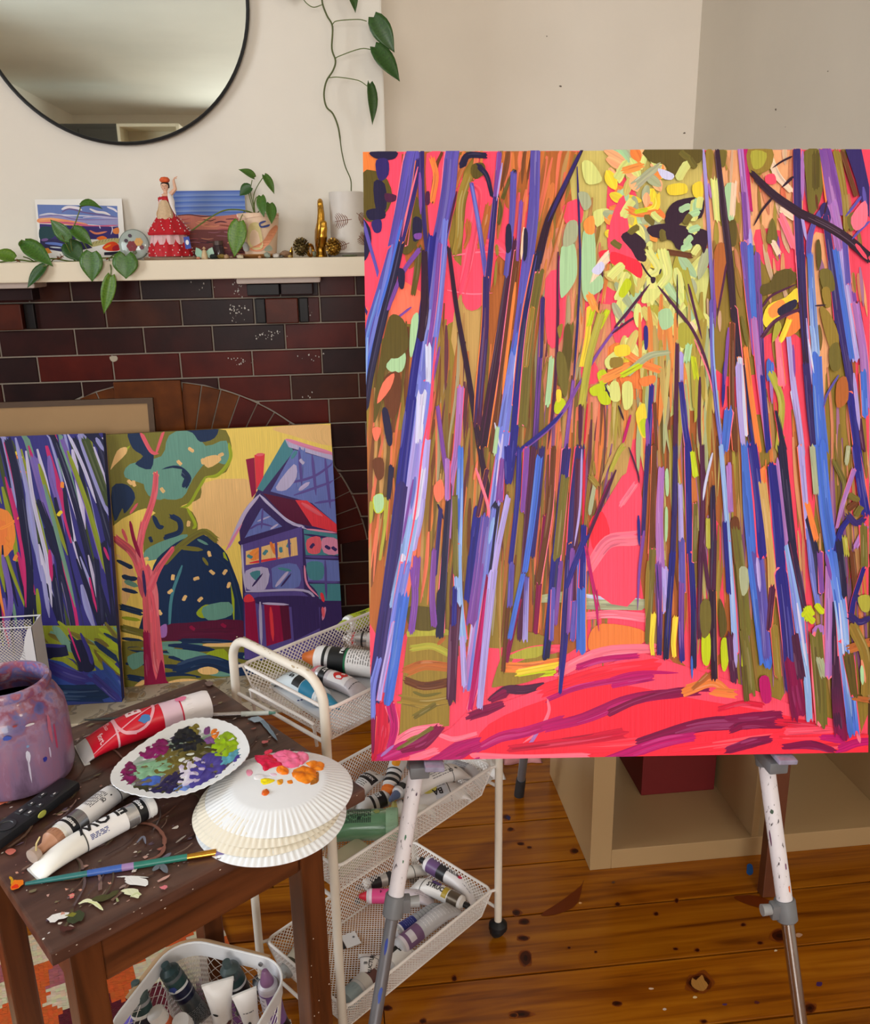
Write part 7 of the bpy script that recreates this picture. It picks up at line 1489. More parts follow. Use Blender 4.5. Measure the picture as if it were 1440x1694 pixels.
BIGD = '''
pk B 0,40 2750,40 2750,3330 0,3330
# ---- broad underlayers
og b 20,60 150,60 140,330 20,420
pk b 150,60 350,60 300,500 120,720 30,640 60,380
bo b 240,80 480,80 460,400 330,640 260,640
ol b 520,80 640,80 620,620 520,640 480,420
bo b 760,70 920,70 900,330 790,360
~ 12 14 30 120 280 95 8 760 90 920 300 og,br,ol,co
bo b 960,70 1190,70 1130,480 1000,660 940,620
~ 24 14 34 140 380 100 6 960 90 1180 560 og,ol,bo,sa,co,tn
yl b 1180,60 1830,60 1830,640 1500,820 1300,760 1180,560
sa b 980,560 1180,480 1190,1100 1010,1300 960,1000
co b 20,900 360,820 340,1640 40,1640
ol b 60,1180 300,980 290,1640 60,1640
ol b 420,1080 640,980 660,1700 400,1700
tn b 500,1060 600,700 690,900 640,1400
bo b 700,700 960,640 980,1640 690,1640
sa b 980,1100 1400,880 1400,1640 980,1640
ly b 1420,860 1860,680 1900,1240 1700,1560 1480,1400
og b 1330,1100 1640,1080 1640,1500 1400,1560
pe b 1850,60 2320,60 2320,760 2100,900 1880,700
ol b 1870,700 2120,560 2330,720 2340,1100 2130,1240 1880,1200
pk b 2110,480 2330,520 2330,700 2150,660
pk b 2150,1050 2400,1100 2420,1560 2200,1540
pe b 2380,560 2560,600 2600,1300 2420,1300
pk b 2560,120 2760,120 2760,760 2600,700
ol b 2480,1250 2600,1150 2700,1700 2520,1760
bo b 60,1640 380,1640 300,2560 60,2560
ol b 330,1640 980,1640 960,2600 280,2560
bo b 950,1640 1340,1640 1300,2200 1180,2680 900,2640
tn b 1340,1500 1480,1380 1420,1800 1330,2000
pk b 1470,1590 1560,1560 1600,2100 1560,2700 1200,2700 1210,2300 1380,1950
bo b 1560,1560 2020,1560 2020,2700 1550,2640
pk b 1790,2100 1930,2060 1920,2720 1700,2740
ol b 2000,1600 2280,1600 2300,2860 2020,2900
pk b 2230,1640 2420,1640 2440,2420 2260,2440
ol b 2440,1640 2700,1640 2720,3040 2460,3040
pk b 2560,1900 2720,1800 2720,2460 2600,2440
# ---- texture of the undergrowth
~ 130 10 24 220 620 94 4 60 1100 480 2500 ol,bo,kh,do,og,co,tn,br
~ 170 9 22 260 700 93 4 420 1150 1000 2500 ol,kh,br,do,bo,tn,og,gy,pl
~ 150 8 20 260 700 93 4 960 1350 1320 2500 bo,ol,br,og,tn,kh,co,pl,vi
~ 70 10 22 100 300 95 8 980 420 1340 1300 og,sa,tn,ol,gy,pe,lo
~ 110 9 20 240 640 89 3 1560 1550 2020 2500 ol,bo,og,tn,yg,kh,mv,br,ly
~ 130 10 22 240 640 86 3 2000 1400 2700 2700 ol,tn,kh,bo,og,pe,mv,sa,vi
~ 70 12 30 90 260 84 10 1860 80 2340 1100 ol,pe,tn,sa,co,yg,wm
~ 40 12 28 100 260 85 8 2380 80 2700 1300 ol,bo,sa,pe,kh,mv
~ 24 12 26 160 380 97 5 500 80 960 500 bo,ol,og,co,pk,pk
~ 26 9 20 120 340 92 5 1350 950 1540 1560 ly,gy,tn,yg,lo
pk B 0,60 0,60 1,61
pk b 600,250 690,230 740,420 720,760 640,900 560,860 560,560
pk 40:70 600,560 700,540 830,640
lp 8 500,620 640,600 780,600
lp 8 480,800 600,820 720,815
pk b 120,100 240,80 200,420 150,700 60,900 40,660 90,420
pk b 370,80 470,80 440,420 400,560 380,420
pk 60:40 560,240 640,300 600,620 560,800
pk b 1090,360 1190,320 1190,440 1120,470
pk b 1330,200 1380,180 1480,300 1440,640 1330,600
hp b 1280,600 1340,590 1375,640 1310,660
pk b 1000,740 1100,720 1090,1050 1010,1080
pk b 1360,860 1560,840 1540,1080 1370,1080
pk b 1190,1200 1260,1180 1280,1280 1200,1290
og b 1340,1100 1480,1090 1640,1220 1560,1320 1400,1290
ye b 1400,1090 1470,1100 1440,1180 1360,1160
# ---- clearing and path
@ 0 1630
gy 40:60:50 970,800 1100,790 1250,800
wl 18 1190,780 1300,795 1500,800
gy 50:60 1200,830 1320,830 1520,830
pk b 1230,480 1480,100 1490,780 1280,780
hp b 1230,400 1300,340 1340,480 1260,560
lp 60:80 1240,620 1330,500 1460,480
lp 30 1400,300 1470,200
mg 8 1210,480 1250,700 1290,870
lp 40:50 1210,890 1350,880 1530,900
og b 1230,990 1300,930 1500,960 1530,1020 1400,1080 1240,1080
bi 24:20 1230,1085 1330,1070 1445,1055
yg b 270,960 330,950 480,960 500,1010 400,1000 280,1010
do b 265,900 280,840 430,860 420,960 300,960
ol B 225,1540 250,1150 270,1000 500,990 490,1470 400,1480 290,1560
bo 60:50 270,1180 360,1150 480,1160
br 40:50 260,1230 360,1260 490,1240
ol 50:60 240,1330 360,1350 490,1330
kh 16 300,1290 360,1310 450,1295
kh 30 310,1420 410,1360
yg 36 300,1060 400,1050 490,1090
bo 20 430,1040 470,1000
ol b 720,1240 830,990 1000,1000 1060,1100 1010,1200 760,1260
og 60:40 800,1160 900,1160 1060,1130
pk 60:40 830,1110 950,1070 1080,1060
ye 34 850,1190 950,1170 1060,1150
gr 30 860,1220 960,1200 1040,1190
yg b 800,1110 900,1060 1020,1050 950,1110
ol b 730,1220 860,1210 1000,1190 900,1240 760,1260
pl 30:50:40 710,1330 790,1280 880,1280 990,1260
mv 20 850,1330 960,1310 1040,1270
pk B 500,1480 600,1380 760,1350 1050,1250 1500,1080 2000,1240 2300,1360 2650,1480 2720,1700 60,1720 100,1660 300,1600
hp b 620,1600 700,1460 1000,1330 1350,1250 1800,1330 2200,1400 2600,1500 2720,1580 2720,1700 640,1700
hp 70 1000,1280 1300,1190 1560,1150
lp 60:50 1080,1180 1300,1080 1560,1060
mg 36:30 1170,1160 1300,1120 1480,1100
mg 26:34 1010,1330 1200,1260 1560,1200
mg 20 1320,1230 1480,1190 1700,1190
mg 26 1350,1260 1560,1220
dm 44:56:40 600,1420 680,1390 760,1360
dm 30:50 720,1330 780,1300
lp 14:20:12 1010,1330 1015,1400 960,1500 880,1560
mv 18 970,1480 920,1560 880,1600
mg 40:60:50 640,1590 760,1530 900,1500 1080,1440
mg>dm 50:70:40 1000,1480 1200,1430 1400,1350 1560,1310 1800,1290
dm 40:20 1340,1400 1500,1330 1700,1280 1860,1280
hp 90:60 1150,1580 1500,1560 1900,1480
rd 40:60 820,1590 1150,1550 1400,1510
lp 60 640,1640 900,1650 1200,1640
dm 60:80:50 1500,1560 1800,1470 2050,1450 2240,1430
mg 70:50 1360,1650 1600,1560 1760,1530
dm 40:60:30 1980,1490 2060,1460 2250,1470
dm 30:50:20 1960,1430 2100,1420 2240,1400
hp 60 1700,1600 2000,1560 2250,1520
dm 40:60:40 1960,1600 2080,1560 2180,1540
rd 40:50 2230,1450 2350,1460 2440,1470
hp 80:60 2250,1560 2450,1560 2700,1540
dm 30:50:30 2260,1580 2400,1570 2520,1600
mg 50:40 2560,1590 2640,1560 2720,1550
mg 30:50 2460,1530 2560,1540
rd 30 1920,1380 2040,1350 2140,1360
og 60:40 1750,1280 1880,1240 1960,1290
bo 20:40 1780,1270 1860,1200
og 50 1900,1290 1990,1300
pk 40 2280,1500 2500,1490
lp 20 2640,1480 2660,1560
hp 30 100,1680 600,1660
lp 40:50 200,1560 300,1500 430,1480
lp 20:30:20 440,1520 520,1540 630,1510
dm 60:70 90,1500 130,1460 170,1380
rd 90:120:70 120,1380 110,1520 90,1660
mg 50:30 180,1360 200,1480 170,1600
dm 30 90,1420 80,1600
mg 60:90:60 140,1640 260,1590 330,1580
dm 30:70:50 240,1600 350,1560 430,1490
kh 16:24 220,1590 320,1530 400,1480
mg 60:100:60 420,1660 540,1600 640,1560
mv 16 130,1630 200,1570
lp 40 300,1640 420,1600
mg 30 560,1690 640,1650
@ 0 0
# ---- left edge foliage
do b 22,180 140,190 190,300 150,400 70,440 22,380
dn b 75,70 210,68 205,105 150,115 90,100
nv b 105,115 165,110 170,190 130,225 108,190
dn b 92,230 150,240 158,370 105,380
dn b 55,380 140,370 150,420 70,430
nv b 80,440 130,430 130,490 95,495
pl b 150,290 210,300 205,330 160,335
dn b 22,430 70,470 78,560 50,640 22,620
pu 20:14 35,430 70,560 110,700 130,800
nv 14 35,880 75,960
do b 300,300 350,380 345,500 290,600 240,600 250,480
dn b 300,420 345,430 340,520 300,540
vi b 305,505 345,500 340,530 310,530
br 36 320,120 290,300 250,560
do 40:26 330,590 320,700 300,820
br 16:22 450,80 420,160 400,330
og 30 400,110 420,200 400,330
bo 26 600,100 560,160 520,260
dn 40:30 560,140 590,90 680,90
do b 610,140 670,130 680,180 640,210 610,200
dn 30:20 650,150 690,200 715,300
ol 50:30 590,200 550,330 540,500 520,600
do 26 740,300 760,380 750,440
do 14:22 830,170 800,240 775,310
dn b 830,175 845,170 835,240 820,230
bo 40 700,360 680,460 660,560
bo 36:10 590,450 590,520 570,580
ol 14 740,650 730,780
bo 16 765,640 760,720
ol 18 740,560 745,620
# ---- first trunk
lp 12 255,70 190,480 120,760
pu 84:74 300,60 240,400 175,700
pu>cb 70:78:60 200,600 130,850 70,1060 45,1300
pb 20 190,560 120,900 60,1150
cb 14 240,430 180,700 110,940
lb 10 60,1050 48,1300
dn 34:44:30 240,540 190,760 140,950 80,1220 50,1420
nv 30 330,120 300,300 240,540
lp 8 325,150 280,330 240,520
nv 26:18 345,70 350,300 375,640
vi 18 335,180 340,400
pl b 365,290 385,280 388,340 368,350
dn 18:26 355,620 370,800
vi 26:16 330,590 250,700 190,840 170,900
dn b 220,690 255,700 250,790 225,780
vi 12 290,890 200,960
# ---- second trunk
lp 14 468,70 430,480 380,600
pu 72:80 505,60 480,320 420,640
pu>pb 80:104:110 440,560 410,850 370,1120 330,1400
pb>lv 96:120:130 350,1300 310,1600 270,1900 240,2160
lv>pu 120:100 250,2100 190,2500 130,2860
bi 44:40 400,520 360,860 310,1200 270,1500
bi 52:60 290,1380 250,1700 210,2050 165,2400
nv 60:70 240,1850 190,2250 130,2650 95,2960
pb 30 470,440 440,760 410,1040
vi 22 440,560 415,860 380,1130
wl 34:26 380,1100 380,1280
wl 52:30 345,1360 325,1600
lv 60:40 360,1620 340,1900 300,2150
wl 34 350,1750 315,1980 290,2140
lb 70:50 290,2020 250,2250 200,2460
wl 22 250,2200 215,2420
pb 54:44 260,2250 200,2560 150,2900
lv 26 200,2560 140,2840 120,2960
vi 14 300,1800 240,2140
cb 60:50 250,2420 210,2700 170,2960
pb 30:44 120,2750 85,2900 80,3040
vi 14 440,1100 400,1300
pk 10 420,1050 390,1400 350,1640 310,1980 250,2300
dk 30:46:36 360,600 360,900 340,1050
pl 12 530,280 480,500
# ---- dark forked branch and slim trunks
dk 20:28:30:24 488,580 530,900 590,1240 650,1630 690,1830 715,1980
pu 22:26 608,240 650,480 685,730
pb 10 612,250 650,470
vi 26:24 755,80 735,300 705,520
nv 26:34 735,320 705,640 690,800
nv>pl 34:44 685,740 680,1000 655,1300 640,1500
lv 10 770,130 740,330
pl>dk 36:52 830,540 790,820 745,1120 700,1400 665,1620
pu 34:26 830,190 820,440 790,720
dn b 790,470 815,460 820,580 790,600
br 32:34 850,600 800,1000 750,1400 720,1640
og 16 840,760 800,1100 770,1350
vi 22:14 870,340 850,640
rd 14 880,600 850,900
wm 16 885,470 870,640
# ---- third trunk
pu 50:62 945,60 935,380 895,720
dn b 885,480 905,500 900,620 880,640
pu>cb 64:58 900,700 865,980 830,1200
pb 54:60 835,1150 795,1400 760,1640
pb>lv 62:50 780,1560 735,1900 700,2200 650,2500
lv>mv 50:44 700,2150 640,2480 585,2900
wl 14 858,1060 830,1280
wl 10 730,1500 760,1640
dk 18:34:44 1190,60 1090,270 1015,430 960,640
dn>bi 44:46:44 960,620 905,900 870,1150 845,1400
bi 44:40 850,1380 825,1640 805,1800
nv 18 1185,70 1100,240 1010,440
kh 46:50 965,720 915,1050 880,1500
ol 24 930,900 895,1200
mt 22 745,1530 730,1660
dn 46:30 735,1940 715,2100 700,2300
pb 26:30 725,1960 680,2320 640,2600 600,2900
lb 20 725,2000 700,2140
lv 30 800,1900 740,2200 700,2500
vi 24:40 770,1700 755,1900
bi 40 800,1640 800,1800
dm>mg 34:50:26 700,2320 665,2600 630,2850 600,3010
mg 20 690,2380 650,2700
lv 46:34 720,2300 680,2680 650,3000
# ---- midleft slim trunks of the lower half
mv 36:30 550,1320 530,1640 500,1820 485,2100
vi 20:26 430,1420 460,1660 490,1830
dn 26:44 490,1830 470,2150 455,2400 440,2610
dn b 425,2400 465,2400 460,2600 430,2625
cb>lb 30:44 550,1640 545,1900 535,2200
lb 40:46 535,2150 540,2420 560,2640
kh 30 520,1900 525,2300
pl 60:50 525,2480 510,2700 500,2960
bi 26 520,2380 515,2560
lv 30 560,2640 570,2880
dn 14 430,1930 460,2010
nv 22 445,1960 415,2300
nv 30:20 620,2240 600,2420
bi 40:46 640,1950 610,2200 590,2430
pl 22 690,1750 640,1990
pu>vi 46:56 680,2000 650,2240 610,2540
vi 36 300,2280 310,2420 290,2600
vi 40 320,2220 310,2360
vi 26:34 410,2180 400,2400 410,2560
br 18 600,1900 590,2200
mv 26 480,1700 480,1900
co b 412,1830 450,1800 465,1880 430,1920 410,1880
co 12 620,1800 640,1700
lp 16 630,1740 690,1920 700,2000
# ---- centre-left slim trunks
vi>nv 26:30 985,860 970,1130 950,1480 940,1640
nv 22:18 985,850 975,1150
pl 16 1065,600 1062,1000 1045,1350 1010,1640
mg 8 1072,620 1070,900
nv 12:10:16 1165,150 1178,500 1180,720 1165,1010 1145,1300
vi 18:22 1145,1280 1120,1500 1105,1640
pl 20 1185,1320 1180,1640
rd 10 1220,1400 1200,1640
pl 10 1300,690 1290,820
br 10 1284,860 1260,1020 1222,1250 1210,1400
bo 8 1110,340 1060,520 1010,700
kh 40:30 1130,990 1110,1250
do b 1100,1000 1125,985 1140,1120 1110,1260 1060,1300 1090,1100
kh b 1060,1130 1100,1150 1120,1280 1100,1370 1060,1250
mt 28 1030,1170 1010,1400
mt b 1020,1170 1035,1165 1030,1330 1010,1400 1000,1380
gr b 1050,1390 1085,1370 1105,1400 1075,1450 1045,1445
ye b 1055,1330 1080,1330 1080,1380 1058,1390
ol b 1090,980 1060,1000 1075,1060
vi 22:26:18:14 850,1660 1000,1540 1100,1430 1185,1280
vi 16:12 1185,1280 1290,1110 1380,990 1460,890
bi 20 850,1655 1000,1535 1090,1445
pl 12 1350,1030 1460,950 1610,880
nv 30:26 980,1640 960,1900 930,2200
bi 26 860,1640 850,1900 815,2230
vi 30 900,1640 880,1960
pl 30:26 935,1640 900,2000 880,2300 860,2640
dm 26 860,2440 790,2760
br 22 830,2250 795,2540 775,2810
cb 36:30 965,1690 930,2000 890,2280
cb 26 880,2300 840,2480 810,2630
pu 30 820,2250 810,2460
pu>lv 26:30 900,2320 890,2640
dm 34:26 1000,2000 970,2300 945,2600
br 30 1040,1640 1020,1960 960,2340
nv>bi 46:44 1110,1640 1080,1950 1050,2250
bi>dn 44:40 1050,2200 1025,2500 1000,2740
vi 22 1080,2240 1050,2560
pu 22 1040,2380 1030,2640
kh 44 1100,1800 1060,2200
nv 50:44 1180,1640 1150,1900 1130,2200
nv>bi 44:40:18 1130,2150 1105,2500 1095,2700 1075,2920
pl 28 1170,1700 1155,2200 1150,2560
vi 26 1140,2180 1120,2600
lv 12 1190,1640 1180,1940 1150,2150
rd 14 1205,1640 1195,2050
cb 46:50 1190,2200 1185,2460 1185,2690
bi 30 1200,2050 1190,2360
pu 30 1150,2450 1140,2640
dm 16 1340,1800 1260,2000 1210,2130
pl 16 1370,1750 1240,2060 1210,2130
bi 34:26 1210,2100 1150,2250 1110,2360
mg 10 1205,2150 1260,2440 1280,2600
mg 8 1270,2380 1275,2540
tn 14 1350,1660 1290,1820
ol 14 1250,1700 1260,1780
gy b 1250,1820 1265,1830 1240,1980 1222,1960
ol 30 1240,1790 1270,1830
gr b 90,1890 140,1875 145,1960 110,1980 90,1950
mt b 92,1890 140,1880 142,1950 105,1975
yg 26:14 160,1900 150,2040 125,2220
yg b 70,1920 90,1930 85,2010 70,2030
mt b 290,960 325,920 325,1000 295,1150 280,1120
mt b 160,1190 240,1120 262,1160 240,1230 180,1230
do b 165,970 210,930 260,980 275,1100 220,1160 160,1180 130,1400 90,1500 110,1250
br b 150,1260 230,1240 230,1400 190,1480 150,1420
dn b 135,1440 165,1430 190,1560 185,1620 160,1600
co b 85,1530 130,1530 115,1590 95,1590
co b 110,1400 140,1290 200,1240 180,1320
br b 85,1700 140,1690 145,1780 110,1800
dn 30:20 185,1740 170,1900
# ---- light upper middle
O_ B 0,60 0,60 1,61
ly b 1190,130 1240,125 1295,210 1270,240 1210,235
mt b 1080,580 1150,560 1165,690 1150,760 1100,830 1075,820
mt b 1195,500 1255,490 1260,740 1230,860 1190,800
gy b 1110,450 1165,440 1160,540 1090,570
gy b 1170,290 1220,290 1240,350 1200,380
ly b 1250,390 1320,370 1335,400 1270,470
lo b 1200,440 1250,410 1255,500 1210,500
wm 30:50 1250,760 1280,680 1330,620
wl b 1240,700 1290,650 1310,680 1280,720
mt b 1230,780 1290,720 1300,790 1240,830
ye 30 1230,900 1220,1050 1190,1200
gr 30 1320,920 1280,1000
gr 26 1250,900 1230,980
yg 40 1290,930 1230,1150 1190,1400
lo 40 1230,830 1260,900
gr b 1230,1320 1300,1290 1310,1340 1250,1360
ly b 1310,1170 1374,1120 1380,1190 1330,1220
gr b 1270,1240 1310,1220 1330,1280 1290,1300
lo 46 1310,1270 1390,1230 1430,1210
ly 26 1330,1310 1370,1370
gr b 1270,1340 1330,1340 1340,1400 1290,1400
dn 8 1310,1300 1340,1370
~ 90 36 60 70 130 60 60 1340 60 1600 760 ye,ly,lo,mt,pe,og,yl,gy
~ 60 34 56 90 190 85 40 1380 640 1840 1150 ly,mt,gy,yg,ly,yl
pk b 1340,440 1410,300 1440,480 1520,560 1500,640 1340,620
hp b 1345,600 1420,620 1500,660 1500,740 1420,690 1345,660
do b 1520,60 1820,60 1810,130 1730,150 1700,195 1650,190 1630,140 1560,130
dk b 1640,380 1690,330 1800,310 1835,330 1820,420 1740,430 1680,470 1630,450
dk b 1535,470 1640,450 1760,470 1850,490 1850,560 1830,610 1810,560 1700,590 1660,540 1560,520
dk b 1395,520 1450,490 1520,540 1530,600 1525,650 1480,640 1450,590
br 30 1640,600 1760,620
~ 60 14 30 160 420 90 5 1480 1000 1900 1640 ly,yg,mt,yl,lo,gy
@ 1342 0
ly O 60,170 90,370 380,175 440,380
gy 50:30 140,240 200,190 250,150
wl b 250,160 330,190 320,220 270,210
ye b 300,250 390,240 400,290 310,300
lo 40 80,170 150,150
ye 40 120,400 230,370 240,300
ye b 430,250 480,230 485,310 440,310
og 40:30 100,380 160,400 240,390
gr 22 130,390 180,380
mt o 390,370 450,370 460,350 440,400
kh o 120,485 205,430 275,515 205,600 30,560 405,430 390,90 430,130
ly o 240,415 405,560 430,480 450,590 470,340
mt o 440,480 400,575 410,540
ly 46:30 200,600 250,690 200,730
ly b 160,860 190,800 260,800 250,840 190,870
mt b 250,920 310,900 330,980 270,1010
ly 60:40 280,620 300,720 260,780
yg 40:50 390,700 430,850 470,950
yg b 360,980 420,990 440,1090 400,1110 360,1090
ly O 30,700 70,760 60,810
gr b 40,820 80,740 110,770 70,840
og 40 60,1120 150,1180 250,1220
ye b 20,1100 90,1090 100,1140 30,1150
gy 40:26 100,1230 200,1150 300,1130
ol b 0,1160 60,1160 60,1200 0,1210
gr 30 60,1250 150,1200
ly b 0,1290 40,1290 50,1380 0,1380
ly b 60,1300 110,1290 115,1400 70,1430
ye b 130,1450 180,1400 190,1560 160,1570
gr b 150,1500 185,1480 185,1570 165,1560
og b 150,1270 230,1250 230,1290 170,1310
mt 36 410,1100 400,1170
gr 30 435,1160 450,1260
yg b 450,1250 470,1400 440,1500
wm 20 420,970 450,1010
dk 10 160,660 190,710 222,745
dk b 210,735 235,735 232,760 215,765
pl 14:16 20,1000 110,890 205,770
pl 12:18:16:14 248,780 330,880 430,1010 500,1170 555,1390
lp 8 440,1060 510,1230 540,1350
dn 8 265,690 255,720
bi b 175,1000 195,1000 195,1100 178,1110
dk 8 350,720 350,1000
pl 20:26 350,1090 345,1330 340,1640
lv 22:16 372,1140 375,1400 395,1640
bi 26:34 370,1290 390,1500 410,1640
pl 14 408,770 440,900 480,1060
pl 18 470,1260 465,1500 475,1640
dk 10 40,1410 70,1490
mg 16 105,1460 60,1620
bi 26:30 215,1310 205,1500 195,1660
vi 20 190,1480 195,1640
br 22:18 230,1400 240,1640
pl 10 95,1630 140,1760 150,1820
# ---- right half trunks
lv>pu 18:20 488,60 505,300 525,620 535,900
pu>pb 22:24 530,860 535,1150 555,1400 590,1660
lb 8 540,980 545,1180 580,1560
vi 16 545,640 550,1000
mv 14 515,240 528,320
bo b 545,600 600,560 605,720 560,900
pl 12 610,660 590,780 560,940
ol b 500,70 540,70 530,210 510,200
kh b 560,70 610,70 600,150 575,140
mt b 600,260 650,250 650,420 620,430
ly 40:30 545,230 560,430
wm 30 650,240 640,400
do b 620,450 660,440 660,560 630,560
dk 22:36:38:34 562,70 590,340 625,640 648,930
dk>dn 34:40 648,900 665,1080 680,1220
dn>bi 40:46:30 690,1200 720,1440 760,1660 790,1900
og 26:30 710,1110 740,1360 780,1640
kh 20 690,940 720,1100
mv 44:40 690,60 710,300 720,560
mg 26:16 712,60 722,200 740,380
vi 26 700,300 715,520
lv 20 735,480 740,640
pu>vi 40:30 700,560 730,860 760,1140
cb 32:36 735,580 745,800 765,1000
vi>nv 34:30 770,620 785,940 800,1300
mv 30:34 755,960 785,1260 830,1620
bi 26:30 800,1260 830,1640
mv 18 840,1200 850,1400
cb 40 840,1190 840,1260
wl 26:22 680,1160 695,1340 710,1560
lv 34:26 672,1200 680,1420 700,1640
br 26 640,980 640,1400 655,1640
cb 46:40 620,1440 600,1640
bi 18 600,1180 590,1420
vi 18 620,1000 600,1300
yg 40:30 850,1250 900,1400 880,1640
dn 14:36 870,1440 895,1560 910,1640
lp 30:40 880,1060 900,1300
wl 30:20 960,1340 985,1500
lv 24:34:30 930,980 960,1280 990,1500 1010,1660
vi 12 960,1090 970,1260
vi 14:8 880,520 890,640
vi 14 920,840 935,970
pl 12 800,890 850,830 980,770
yg b 850,1080 900,1000 870,960
ye b 800,960 830,880 920,840 980,790 990,860 900,940 830,1000
lo b 830,900 900,850 920,900 850,950
og b 930,930 990,920 1000,1000 920,1050
ye 30 940,960 900,1060
do b 870,710 940,690 980,740 920,790 800,830 790,780 840,760
kh b 820,540 850,420 880,520 860,560
dn b 880,900 970,850 975,890 900,940
pl 22:16 800,1045 860,970 940,925 995,905
wm 40:30 830,90 880,200 950,280
wm 30 900,380 960,420
ol b 722,60 850,60 840,160 770,190 730,180
yg b 740,70 820,80 800,150 750,160
pk b 815,200 860,190 870,240 820,240
wm 30 860,560 880,600
lp 40 900,420 960,560
nv 40:46 980,60 985,360 1000,660
nv>dk 46:40 1000,620 1015,940 1035,1230
nv 40:30 1030,1200 1050,1450 1070,1640
mv 20 1010,70 1010,330
lv 16 1005,400 1030,540
vi 14:18 1110,400 1050,490 1030,600
pu 30:26 1100,400 1060,480 1040,620
cb>lb 32:44 1050,620 1065,900 1080,1140
lb 26 1060,1000 1090,1240
cb 54:64 1085,1160 1095,1400 1115,1640
lv 10 1030,950 1060,1300
wl 10 1040,1060 1070,1240
kh b 1020,70 1110,70 1115,280 1070,400 1040,380 1030,240
do 40 1080,90 1080,260
br 14 1080,300 1090,380
vi>mv 46:60 1120,60 1160,300 1190,500
mv 60:64 1170,360 1220,650 1250,900
lv 40 1210,600 1250,900 1290,1160
nv b 1100,380 1130,340 1160,420 1130,470
nv 34:48 1130,420 1170,700 1200,950
nv 48:40 1200,920 1250,1200 1280,1450
bi 40:44 1260,1350 1300,1640 1330,1900
cb 34:30 1185,600 1230,900 1270,1160
pu 30 1230,520 1250,760
vi 20:24 1280,820 1310,1020 1330,1240
pl 22 1300,870 1330,1040
mv 40:46 1290,880 1330,1140 1345,1400
cb 34 1330,1240 1340,1460
pl 24 1310,1480 1330,1640
lv 20 1280,1240 1310,1540
vi 22:30 1150,60 1180,200 1220,400
dk 10 1125,400 1140,330
nv B 1235,60 1320,60 1362,260 1362,420 1330,380 1290,220
pu 20 1330,260 1350,420
br 26 1220,80 1290,300
ol 40:30 1190,80 1230,300 1240,480
kh b 1245,420 1290,390 1290,470 1260,490
do b 1080,560 1100,540 1110,640 1090,700
kh b 1100,700 1160,700 1180,800 1120,800
ol b 1110,800 1150,790 1160,880 1130,890
ol b 1100,900 1150,920 1200,1040 1190,1120 1150,1100
kh b 1150,1110 1200,1080 1210,1210 1160,1220
bo b 1190,1290 1240,1260 1250,1380 1190,1420
dk 24:40:50 745,185 860,300 990,395
dk 46:48:52 980,390 1130,460 1250,535 1352,625
dk 14:10 852,315 795,385 752,465
dk 12:8 955,98 900,125 850,160
dk 18:10 960,205 900,262
pu 16:12 1318,310 1280,360 1235,415
pu 14:12 1362,440 1310,490 1270,535
dk 8 1075,885 1135,880
pu 12 1200,1250 1140,1350 1120,1420
lp b 1265,420 1340,330 1350,440 1290,490
pk 20 1290,560 1350,640
# ---- lower right
@ 1342 1630
yg 20:30 0,120 40,30 60,0
nv 26:22 195,0 180,250 170,460
vi 20:16:8 175,440 150,650 140,860
bi 16 145,360 150,520
br 26:34 230,0 222,300 215,560
kh 40:34 220,540 205,800 195,1020
ol 20 195,600 185,900
mv 34:46 265,120 255,400 265,700
vi>nv 34:26 250,620 258,850 255,1080
lv 34 285,650 290,860
mt b 285,130 302,120 305,240 290,250
mt b 285,330 300,330 298,470 285,490
nv 26:30 340,0 335,300 325,600
bi>dn 34:30 325,560 305,850 290,1110
lv 24:30 365,200 370,520 372,760
pu 34 372,500 378,760
vi>bi 30 372,720 370,960 375,1120
bi 34:30 405,0 410,300 415,600
bi>dn 30:34 420,560 435,850 435,1150
cb 12 425,1100 428,1220
kh 24 445,300 440,600
pl 26 480,0 485,300 470,640
pl 26:20 475,560 468,800 465,1000
wl 14 535,30 500,180 485,280
pl 20 485,500 510,700 545,840
dn>pl 16:34:34 540,210 540,500 535,800
dk 36:34 535,760 540,1000 545,1210
yg 24 510,380 512,520
gr 26:34 430,30 445,150
gr b 480,980 520,980 525,1090 510,1150 480,1120
gr b 580,1020 612,1010 620,1120 600,1180 582,1150
gr b 690,950 720,970 722,1120 710,1240 690,1220
kh b 470,830 520,810 525,960 480,1000
do b 570,800 600,860 610,960 575,1000
ye 30:20 225,880 215,1020 220,1090
ye 30:20 340,900 330,1020 335,1100
lb 24:26 580,0 600,250 625,560
lb 26:34 620,500 640,800 655,1080
bi 22:26 600,400 620,760
pl 46:40 630,1000 640,1120 650,1220
lv 20 650,980 660,1160
mv 30 620,100 630,330
br b 630,400 670,370 680,480 650,620
kh 50:60 660,440 690,700 710,960
gy b 675,640 720,640 725,740 690,780
kh 46:60 700,980 720,1160 730,1280
do 30 700,1160 715,1330
cb>cb 60:90:80 715,0 740,320 770,700
cb 80:70 760,640 790,900 815,1130
pu 60:44 770,560 800,820 820,1100
lv 20 770,580 785,760
mg b 780,1220 830,1210 845,1330 800,1340
bi 50:54 745,0 780,280 800,560
og 30 800,120 830,460
tn 44 800,200 840,540 850,780
pl 36:26 850,740 830,960
ol 40 860,950 880,1200
bi 44:60:50 850,100 880,420 900,700
bi>nv 66:70 895,660 930,960 950,1250
dm 70:90 950,1150 970,1280 990,1390
mv 44:40 890,80 920,340 940,560
lb>pb 40:60:46 935,540 980,820 1010,1080
lb 40:34 1010,1040 1035,1260 1045,1430
wl 14 980,820 1030,1150
pl 40:50 970,1000 1000,1200
dn 46:40 900,0 930,280 960,540
dn>pl 40:30 950,500 990,700 1020,860
lv 34:26 1000,0 1020,240 1040,480
pb 30 1040,440 1060,660 1090,830
